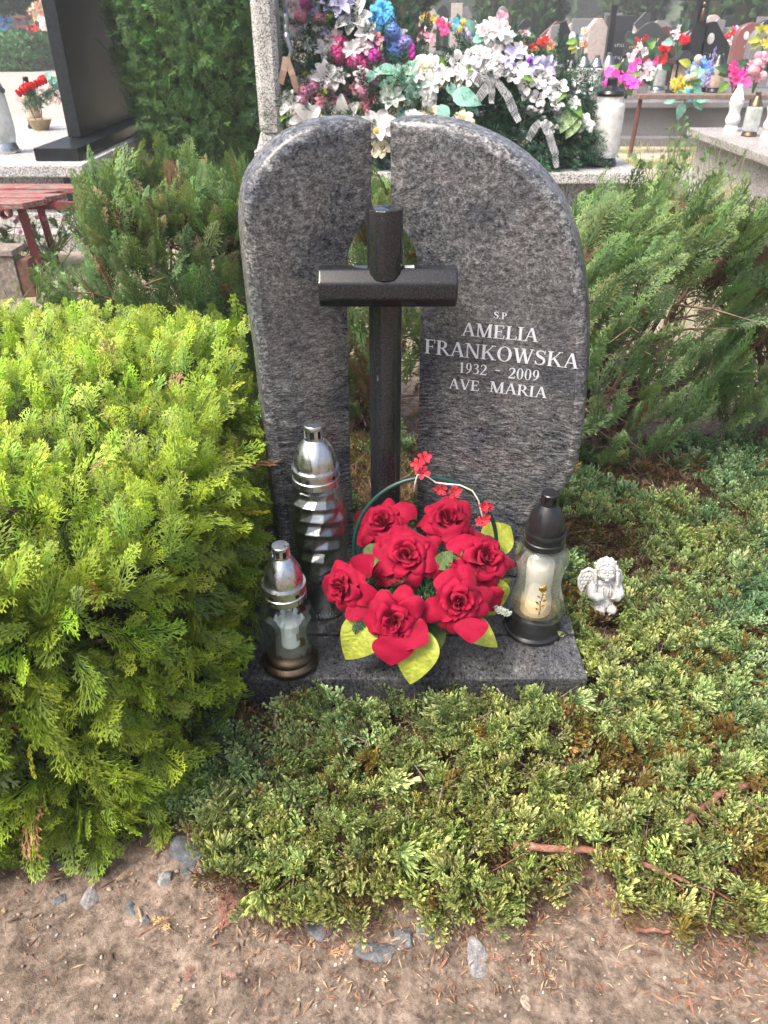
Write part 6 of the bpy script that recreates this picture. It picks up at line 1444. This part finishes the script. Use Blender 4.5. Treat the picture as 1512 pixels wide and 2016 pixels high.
# tomb slabs under them
def tomb(x0, x1, y0, y1, zt, mat, label, name='tomb'):
    o = ((x0+x1)/2, (y0+y1)/2, 0); r = thing(name, label, 'tomb', o); bx(r, o, 'top_slab', x0, x1, y0, y1, zt-.06, zt, mat, .008); bx(r, o, 'tomb_body', x0+.08, x1-.08, y0+.08, y1-.08, .08, zt-.06, mat, 0); bx(r, o, 'plinth', x0-.12, x1+.12, y0-.12, y1+.12, -.02, .08, mat, .006); return r
M_DKT = plain('dark tomb granite', (.17,.165,.17), .3, var=.25, scale=70, bump=.03); M_LTT = granite_speckled('weathered tomb terrazzo', 110, (.46,.43,.42), (.17,.16,.16))
tomb(2.55, 5.2, 9.7, 10.75, .43, M_DKT, 'long dark tomb directly behind the brown bench'); tomb(2.35, 6.6, 11.2, 12.3, .40, M_DKT, 'second dark tomb row under the lanterns'); tomb(2.6, 7.4, 12.7, 14.9, .38, M_G2, 'grey tomb row carrying the far headstones')
tomb(2.52, 4.6, 4.5, 7.1, .45, M_LTT, 'speckled terrazzo tomb at the right edge in front of the bench')
tomb(1.05, 2.0, 10.2, 12.0, .34, M_G2, 'low grey tomb behind the white wreath')
# brown bench
b0, b1 = Py(1262, 190, 9.0), Py(1492, 190, 9.0); BN = ((b0.x+b1.x)/2, 9.0, 0)
b2 = thing('bench', 'plain brown plank bench on thin iron legs before the dark tomb', 'bench', BN); zb_ = Py(1300, 185, 9.0).z
bx(b2, BN, 'seat_plank', b0.x-.05, b1.x+.12, 8.88, 9.10, zb_-.04, zb_, plain('brown plank', (.16,.11,.09), .7, var=.35, scale=20), .004)
for x_ in (b0.x, b1.x-.05):
    obj('leg', MB().tube([(x_-BN[0], 0, zb_-.04), (x_-.02-BN[0], 0, -.02)], .022, 6).mesh('leg', plain('rusty iron', (.10,.035,.03), .7)), b2)
# lanterns on the far tombs
rr = random.Random(21)
LN = [(1100,98,172,11.6,'tall black capped lantern at the left of the lantern row','b','c'),(1128,112,165,11.9,'milky wavy lantern second in the row','b','w'),(1152,104,182,11.2,'tallest grey capped lantern beside the wreath','g','w'),(1177,108,170,11.7,'slim grey lantern in the middle of the row','g','w'),(1201,103,172,11.8,'flat topped lantern with brown sides','g','a'),(1230,108,165,11.9,'short lantern with greenish cap','b','c'),
      (1304,112,160,11.9,'grey lidded lantern behind the pink blossoms','g','c'),(1120,146,176,10.9,'squat black lantern in front of the row','b','b'),(1154,164,190,10.2,'ribbed pewter lantern on the dark tomb edge','g','g'),(1000+110,120,170,11.9,'amber jar lantern at the row start','b','a'),(1390,104,150,11.6,'dark lantern behind the purple spike','b','a'),(1270,140,178,10.6,'small clear lantern among pink flowers','g','c'),(1420,100,160,11.5,'brown glass lantern under the black pair','b','a')]
for px, y0, y1, Y, lab, cc, gg in LN:
    zt = .40 if Y > 11 else .43; p = Py(px, y0, Y); h = max(.16, p.z-zt); simple_lantern(p.x, Y, zt, h, min(.10, h*.24), {'b': M_BLKP, 'g': M_DKSIL}[cc], {'c': G_CL, 'w': G_WH, 'a': G_AM, 'b': M_BLKP, 'g': M_DKSIL}[gg], lab, 'jar' if gg in 'cab' else 'wavy')
p = Py(1345, 130, 11.3); r = thing('box_lantern', 'square black house shaped lantern with glass panes', 'grave lantern', (p.x, 11.3, .40)); h = .50
bx(r, (p.x,11.3,.4), 'base', p.x-.13, p.x+.13, 11.17, 11.43, .40, .44, M_BLKP, 0); bx(r, (p.x,11.3,.4), 'glass', p.x-.10, p.x+.10, 11.2, 11.4, .44, .74, G_AM, 0); mb = MB(); mb.box((0,0,.36), (.30,.30,.05)); mb.box((0,0,.43), (.24,.24,.09), taper=.3); obj('lid', mb.mesh('lid', M_BLKP), r)
for sx in (-1, 1):
    for sy in (-1, 1): obj('corner_post', MB().box((sx*.105, sy*.105, .19), (.02,.02,.30)).mesh('post', M_BLKP), r)
for px, lab, sh, gg, yb in ((1438,'white capped wavy glass lantern on the right terrazzo tomb','wavy',G_WH,258),(1474,'round shouldered clear lantern with gold cap on the right tomb','jar',G_CL,268),(1512,'white lantern cut by the right frame edge on the terrazzo tomb','wavy',G_WH,270)):
    q = Pz(px, yb, .45); simple_lantern(q.x, q.y, .45, .33 if 'round' not in lab else .30, .058, M_WAXW if 'white' in lab else M_BRONZE, gg, lab, sh, 'lanterns on the right terrazzo tomb')
# bouquets on the far tombs
def bouquet(px, py, Y, wpx, hpx, n, kinds, label, seed, leaves='g', pot=None, cat='bouquet', zb=.42, fs=1.0):
    c = Py(px, py, Y); org = (c.x, Y, zb); r = thing('bouquet', label, cat, org, group='bouquets on the tombs behind'); rr = random.Random(seed); w = size_at(wpx, py, Y)/2; hh = size_at(hpx, py, Y)/2
    if pot: obj('pot', autosmooth(MB().lathe([(.06,0),(.09,.12),(.095,.13),(.08,.12)], 18).mesh('pot', pot), 40), r)
    for k in range(n):
        a = rr.uniform(0, 6.28); q = math.sqrt(rr.random()); p = c+Vector((w*q*math.cos(a), rr.uniform(-.08,.08), hh*q*math.sin(a))); kind, col = kinds[k % len(kinds)]
        place('flower', flower_mesh(kind, col), p, (rr.uniform(-.6,.6), -.8, rr.uniform(-.1,.7)), rr.uniform(0,6), rr.uniform(.05,.075)*fs, r, org)
    for k in range(max(4, n//2)): a = rr.uniform(0, 6.28); p = c+Vector((w*.7*math.cos(a), .03, hh*.8*math.sin(a)-.02)); obj('leaf', LEAFS[leaves[k % len(leaves)]], r, None, Matrix.Translation(p-Vector(org)) @ dirmat((math.cos(a)+.01, -.3, math.sin(a)-.3), (0,-1,.4), rr.uniform(.10,.18)))
    b = MB()
    for k in range(6): a = rr.uniform(-.8,.8); b.tube([(0,0,.02),(w*.4*a, 0, max(.08, (c.z-zb)*.6)), (w*a, 0, max(.1, c.z-zb))], .006, 5)
    obj('stems', b.mesh('stems', plain('green stems', (.05,.12,.03), .7)), r)
    return r
P_ = [(1052,92,12.2,70,30,13,[('lily','red'),('lily','peach'),('rose','red'),('lily','peach')],'red and peach lilies low beside the white wreath',1,'gl'),
      (1218,160,10.1,60,36,12,[('blossom','mag'),('hyd','mag'),('blossom','mag')],'magenta orchids leaning left over the dark tomb',2,'gk'),(1250,140,10.5,60,44,14,[('lily','hot'),('blossom','blush'),('blossom','mag'),('lily','blush')],'pink and white orchids in the middle of the lantern row',3,'gk'),
      (1265,108,12.0,60,30,10,[('blossom','blush'),('blossom','pink'),('lily','white')],'pale blush sprays behind the orchids',4,'kg'),(1290,125,11.2,40,20,6,[('blossom','hot'),('blossom','red')],'small deep pink blossoms on a thin stem',5,'k'),
      (1345,160,9.9,48,34,10,[('dahlia','yellow'),('hyd','cream'),('dahlia','yellow')],'yellow chrysanthemums over the bench plank',6,'tg'),(1372,138,10.3,46,40,10,[('blossom','blue'),('hyd','cream'),('lily','blue')],'blue and cream flowers next to the yellow ones',7,'tl'),
      (1350,192,9.6,56,14,5,[('lily','teal'),('blossom','sky')],'teal foliage bouquet hanging under the bench line',8,'t'),(1452,148,9.9,44,44,12,[('lily','hot'),('lily','mag'),('blossom','hot')],'deep pink lilies right of the bench',9,'gk'),(1492,132,9.9,50,50,14,[('hyd','pink'),('lily','pink'),('hyd','blush')],'rose pink gladioli at the right edge',10,'k'),
      (1338,80,12.4,22,40,7,[('rose','red'),('lily','blush'),('lily','white')],'red and white lilies in front of the brown headstone',11,'tk'),(1262,72+12,13.0,20,14,3,[('rose','red')],'single red rose against the wavy headstone',12,'k'),(1505,72,12.0,14,30,4,[('lily','yellow'),('blossom','yellow')],'yellow spray on the grey stone at right',13,'l'),
      (1145,78,13.2,24,44,8,[('rose','cream'),('blossom','white'),('rose','peach')],'cream flowers between dark and pale headstones',14,'gl'),(1310,96,12.6,22,12,4,[('rose','red')],'two red roses near the grey lantern',15,'k')]
for a in P_: bouquet(*a)
p = Py(1408, 95, 10.2); r = thing('lavender_spike', 'single purple flower spike leaning beside the black headstones', 'flower', (Py(1398,140,10.2).x, 10.2, .43)); mb = MB(); a = Vector((0,0,0)); b = p-r.location
for k in range(22): t = .25+.75*k/21; mb.ellipsoid(tuple(a.lerp(b, t)+Vector((.012*math.cos(k*2.4),.012*math.sin(k*2.4),0))), (.014*(1.3-t),.014*(1.3-t),.022), 7, 5)
obj('blooms', mb.mesh('blooms', petals_mat('violet'), True), r); obj('stem', MB().tube([a, b], .004, 5).mesh('stem', M_TWIG), r)
# far centre group of graves with flowers (x 780-930) and the field between
tomb(1.0, 3.3, 24, 26, .45, M_G2, 'grey tomb crowded with flowers in the far centre', 'tomb'); tomb(2.0, 3.4, 17.5, 18.6, .36, M_DKT, 'low dark tomb on the grass in the far centre')
for i, (px, yt, Y, w, k, m, lab) in enumerate([(822,8,25.8,26,'rect',M_G2,'grey slim headstone leftmost of the far centre group'),(850,14,25.9,20,'point',M_G3,'pale narrow headstone in the far centre group'),(872,10,26.2,26,'arch',M_G6,'black round headstone in the far centre group'),(900,6,25.7,22,'rect',M_G3,'tall pale headstone in the far centre group'),(925,12,26,26,'slantR',M_G2,'grey slanted headstone in the far centre group'),(990,12,21,26,'arch',M_G2,'narrow arched grey headstone before the cypresses')]):
    gravestone_far(px, yt, Y, w, .43, k, m, lab)
for i, a in enumerate([(820,38,24.6,34,22,12,[('dahlia','white'),('rose','cream'),('blossom','lilac')],'white bunch in the far centre'),(845,38,24.4,26,20,10,[('dahlia','yellow'),('dahlia','orange')],'golden bunch in the far centre'),(870,50,24.3,34,22,12,[('rose','red'),('rose','white'),('blossom','hot')],'red and white bunch in the far centre'),(820,60,24.2,40,14,12,[('rose','red'),('blossom','mauve'),('rose','white')],'dark red low bunch in the far centre'),(905,48,24.5,30,20,10,[('blossom','teal'),('blossom','sky'),('hyd','yellow')],'teal and yellow bunch in the far centre'),(925,58,24.4,26,20,10,[('blossom','violet'),('blossom','white')],'violet and white bunch in the far centre'),(840,76,22,36,8,8,[('blossom','pink')],'low pink blossoms on the grass in the far centre')]):
    bouquet(*a[:7], a[7], 30+i, 'kg', fs=2.0)
for i, (px, Y, m, g, lab) in enumerate([(885,18,M_BLKP,G_WH,'white lantern left on the low far tomb'),(902,18,M_DKSIL,G_WH,'grey lantern in the middle of the low far tomb'),(918,18,M_BLKP,G_WH,'right lantern on the low far tomb'),(832,8.2,M_BLKP,M_BLKP,'squat black lantern just behind the flower heap')]):
    zt = .36 if Y > 10 else .46; simple_lantern(Py(px, 80, Y).x, Y, zt, .36 if Y > 10 else .20, .08, m, g, lab)
tomb(.15, .95, 8.0, 8.8, .46, M_DKT, 'small dark tomb glimpsed behind the mint bouquet')
# the long back rows at right
ORD = ['first','second','third','fourth','fifth','sixth','seventh','eighth','ninth','tenth','eleventh','twelfth','thirteenth']
rr = random.Random(90); tones = [(M_G2,'grey'),(M_G6,'black'),(M_G3,'pale pinkish'),(M_G1,'charcoal'),(M_G5,'brown'),(M_G2,'ash grey')]
for row, (Y, yt, n, xa_, xb_, nm) in enumerate([(18.5, 44, 9, 1095, 1530, 'nearer back row'), (22.5, 36, 11, 950, 1530, 'middle back row'), (30, 30, 12, 800, 1530, 'farthest back row')]):
    tomb(Py(xa_-40, 90, Y).x, Py(xb_+60, 90, Y).x, Y-1.4, Y+.5, .36, (M_G2, M_LTT, M_G2)[row], 'continuous pale tomb slabs of the '+nm)
    for k in range(n):
        px = xa_+(xb_-xa_)*(k+.2+.6*rr.random())/n; m, tn = tones[rr.randrange(6)]; kd = rr.choice(['arch','rect','slantL','slantR','point','wave'])
        gravestone_far(px, yt+rr.uniform(-8,10), Y+rr.uniform(-.1,.1), rr.uniform(.55,.8)*1514/Y*.86, .36, kd, m, '%s headstone, %s from the left in the %s' % (tn, ORD[k], nm), [(-.3,.3,.5,.05)] if row == 0 else None)
        if row < 2:
            cs = rr.choice([[('rose','red'),('lily','white')],[('hyd','pink'),('lily','white')],[('dahlia','yellow'),('rose','cream')],[('hyd','blue'),('lily','white')],[('rose','orange'),('rose','peach')],[('lily','hot'),('lily','white')]])
            bouquet(px+rr.uniform(-8,8), 74-4*row+rr.uniform(-4,4), Y-.7, 26-5*row, 14-2*row, 6, cs, 'small %s and %s bunch before the %s headstone of the %s' % (cs[0][1], cs[1][1], ORD[k], nm), 200+20*row+k, 'kg', fs=1.5, zb=.36)
            q = Py(px+rr.uniform(9,15), 80, Y-1.0); simple_lantern(q.x, Y-1.0, .36, rr.uniform(.26,.36), .07, rr.choice([M_BLKP, M_DKSIL, M_SILV]), rr.choice([G_WH, G_CL, G_RED, G_AM]), 'small lantern right of the %s headstone in the %s' % (ORD[k], nm), rr.choice(['jar','wavy']), 'lanterns of the back rows')
# far left graves and high stool
gravestone_far(70, 16, 33, 16, .4, 'arch', M_G6, 'black headstone far behind the brick path'); tomb(-16.8, -12.6, 31.5, 34, .5, M_G2, 'grey tomb beyond the clipped hedge')
for i, a in enumerate([(10,52,25.8,20,18,8,[('hyd','white'),('blossom','violet'),('blossom','sky')],'violet and white bunch above the clipped hedge'),(78,20,32,40,30,16,[('rose','peach'),('rose','cream'),('dahlia','yellow')],'peach and cream heap at the far left top'),(92,48,31,22,22,8,[('rose','white'),('rose','blush')],'white bunch beside the far black headstone'),(68,56,31,16,10,5,[('rose','red')],'red roses at the foot of the far black headstone')]):
    bouquet(*a[:7], a[7], 50+i, 'kg', fs=2.6, zb=.5)
s0 = Py(50, 60, 24.5); so = (s0.x, 24.5, 0); stl = thing('wooden_stand', 'tall red brown wooden stand beside the clipped hedge', 'stand', so); zt = Py(50, 33, 24.5).z
mm = plain('red brown timber', (.16,.06,.05), .8); hw = size_at(24, 50, 24.5)/2
for z_ in (zt, zt-.22): obj('shelf', MB().box((0,0,z_), (hw*2, .4, .06)).mesh('shelf', mm), stl)
for sx in (-1, 1): obj('leg', MB().tube([(sx*hw*.8, -.1, zt), (sx*hw*(1.0 if sx > 0 else .7)+.1, -.1, -.02)], .035, 4).mesh('leg', mm), stl)

# ---------------------------------------------------------------- weeds and grass
bl = []
for i in range(3):
    L = LT(); L.kite((0,0,0), (0,1,0), 1, .05, mid=.35, ridge=.01); bl.append(L.done(.35))
def grass():
    rg = np.random.default_rng(12); P, Ls, B_, T_ = [], [], [], []
    n = 16000; x = rg.uniform(-3.5, 4.2, n); y = rg.uniform(2.4, 9.6, n); ok = (fbm(x*1.3, y*1.3, seed=15, o=3) > .02) & ~((x > -.95) & (x < 1.65) & (y > 4.7) & (y < 5.7)) & ~((x < -1.6) & (y > 4.9)) & ~((x > 2.4) & (y > 4.3) & (y < 7.3)); x, y = x[ok], y[ok]
    m = 9000; x2 = rg.uniform(-8, 12, m); y2 = rg.uniform(12, 32, m); ok = (fbm(x2*.5, y2*.5, seed=16, o=3) > -.1) & (x2 > -1.5); x2, y2 = x2[ok], y2[ok]
    L = np.concatenate([rg.uniform(.04,.13,len(x)), rg.uniform(.15,.4,len(x2))]); X = np.concatenate([x,x2]); Y = np.concatenate([y,y2]); n = len(X)
    c = hsv_jit(rg, (.12,.19,.045), n, .25, .12); dry = rg.random(n) < .4; c[dry] = hsv_jit(rg, (.42,.36,.19), int(dry.sum()), .2)
    return scatter(bl, np.stack([X,Y,ground_z(X,Y)],1), np.array((0,0,1.))+rg.normal(0,.35,(n,3)), rg.normal(0,1,(n,3)), L, c*.8, c*1.2, rg)
v, qq, c = grass(); solo('grass', big_mesh('grass', v, qq, c, M_LEAF), 'thin mixed green and dry grass between the graves', 'grass', kind='stuff')
def weed(x, y, h, n, label, seed, head=None, spread=.12):
    rg = np.random.default_rng(seed); o = (x, y, 0); r = thing('weed_plant', label, 'weed', o, group='weeds growing between the graves'); mb = MB(); rr = random.Random(seed); P, D, S = [], [], []
    for k in range(n):
        a = Vector((rr.uniform(-.5,.5)*spread, rr.uniform(-.5,.5)*spread, 0)); e = a+Vector((rr.uniform(-1,1)*spread, rr.uniform(-1,1)*spread, h*rr.uniform(.55,1))); mb.tube([a, a.lerp(e,.5)+Vector((rr.uniform(-.02,.02),0,0)), e], [.0035,.003,.0015], 5)
        for j in range(18): P.append(a.lerp(e, rr.uniform(.08,1))[:]); D.append((rr.uniform(-1,1), rr.uniform(-1,1), rr.uniform(.2,1.2))); S.append(rr.uniform(.03,.07))
        if head: place('flower_head', flower_mesh('hyd', head), e+Vector(o), (rr.uniform(-.4,.4),-.3,1), k, .018, r, o)
    obj('stems', mb.mesh('stems', plain('weed stems', (.16,.20,.08), .8)), r)
    P = np.array(P); v, q, c = scatter(bl+[frond(np.random.default_rng(4), 4, 1, .6, .14)], P, np.array(D), rg.normal(0,1,(len(P),3)), np.array(S), hsv_jit(rg,(.08,.17,.05),len(P)), hsv_jit(rg,(.20,.32,.11),len(P)), rg); obj('leaves', big_mesh('weed leaves', v, q, c, M_LEAF), r)
weed(1.95, 6.0, .42, 46, 'bushiest weed clump between flowered tomb and terrazzo tomb', 1, spread=.22); weed(2.25, 6.5, .60, 18, 'tall thin weed before the bench leg', 2, spread=.16); weed(2.15, 5.3, .60, 18, 'tall weed leaning over the terrazzo tomb corner', 3, spread=.2); weed(1.75, 5.45, .30, 22, 'short weed beside the flowered tomb corner', 4, spread=.15)
weed(Py(60,450,4.5).x, 4.5, .34, 24, 'pink headed weeds right behind the red bench leg', 5, 'mauve', .3); weed(Py(15,440,4.3).x, 4.35, .30, 7, 'pink headed weeds under the red bench', 6, 'mauve', .2); weed(Py(100,520,3.75).x, 3.75, .26, 26, 'broad green weed beside the red bench leg', 7, spread=.15); weed(Py(60,590,3.4).x, 3.5, .10, 10, 'low green weed below the plank box', 8, spread=.25)
# upright strap leaves below the conifer
x_ = Py(425, 300, 5.0).x; r = thing('iris_clump', 'upright strap leaved plant in front of the dark conifer', 'iris', (x_, 5.0, 0)); n = 46; rg = np.random.default_rng(8); P = np.stack([rg.normal(0,.16,n), rg.normal(0,.08,n), 0*rg.random(n)],1)
L = LT(); L.kite((0,0,0),(0,1,0),1,.07,mid=.4,ridge=.012); v, qq, c = scatter([L.done(.25)], P, np.array((0,0,1.))+rg.normal(0,.22,(n,3)), rg.normal(0,1,(n,3)), rg.uniform(.35,.62,n), (.035,.09,.03), (.09,.18,.05), rg); obj('leaves', big_mesh('iris leaves', v, qq, c, M_LEAF), r)
# ---------------------------------------------------------------- thin summer haze
hz = bpy.data.materials.new('haze'); hz.use_nodes = True; hz.node_tree.nodes.clear()
vp = hz.node_tree.nodes.new('ShaderNodeVolumePrincipled'); vp.inputs['Color'].default_value = (.93,.96,1,1); vp.inputs['Density'].default_value = .0045; vp.inputs['Anisotropy'].default_value = .2
ho = hz.node_tree.nodes.new('ShaderNodeOutputMaterial'); hz.node_tree.links.new(vp.outputs[0], ho.inputs['Volume'])
solo('haze', MB().box((0, 120, 5.25), (320, 380, 14.5)).mesh('haze', hz), 'thin pale haze over the far graves', kind='stuff')
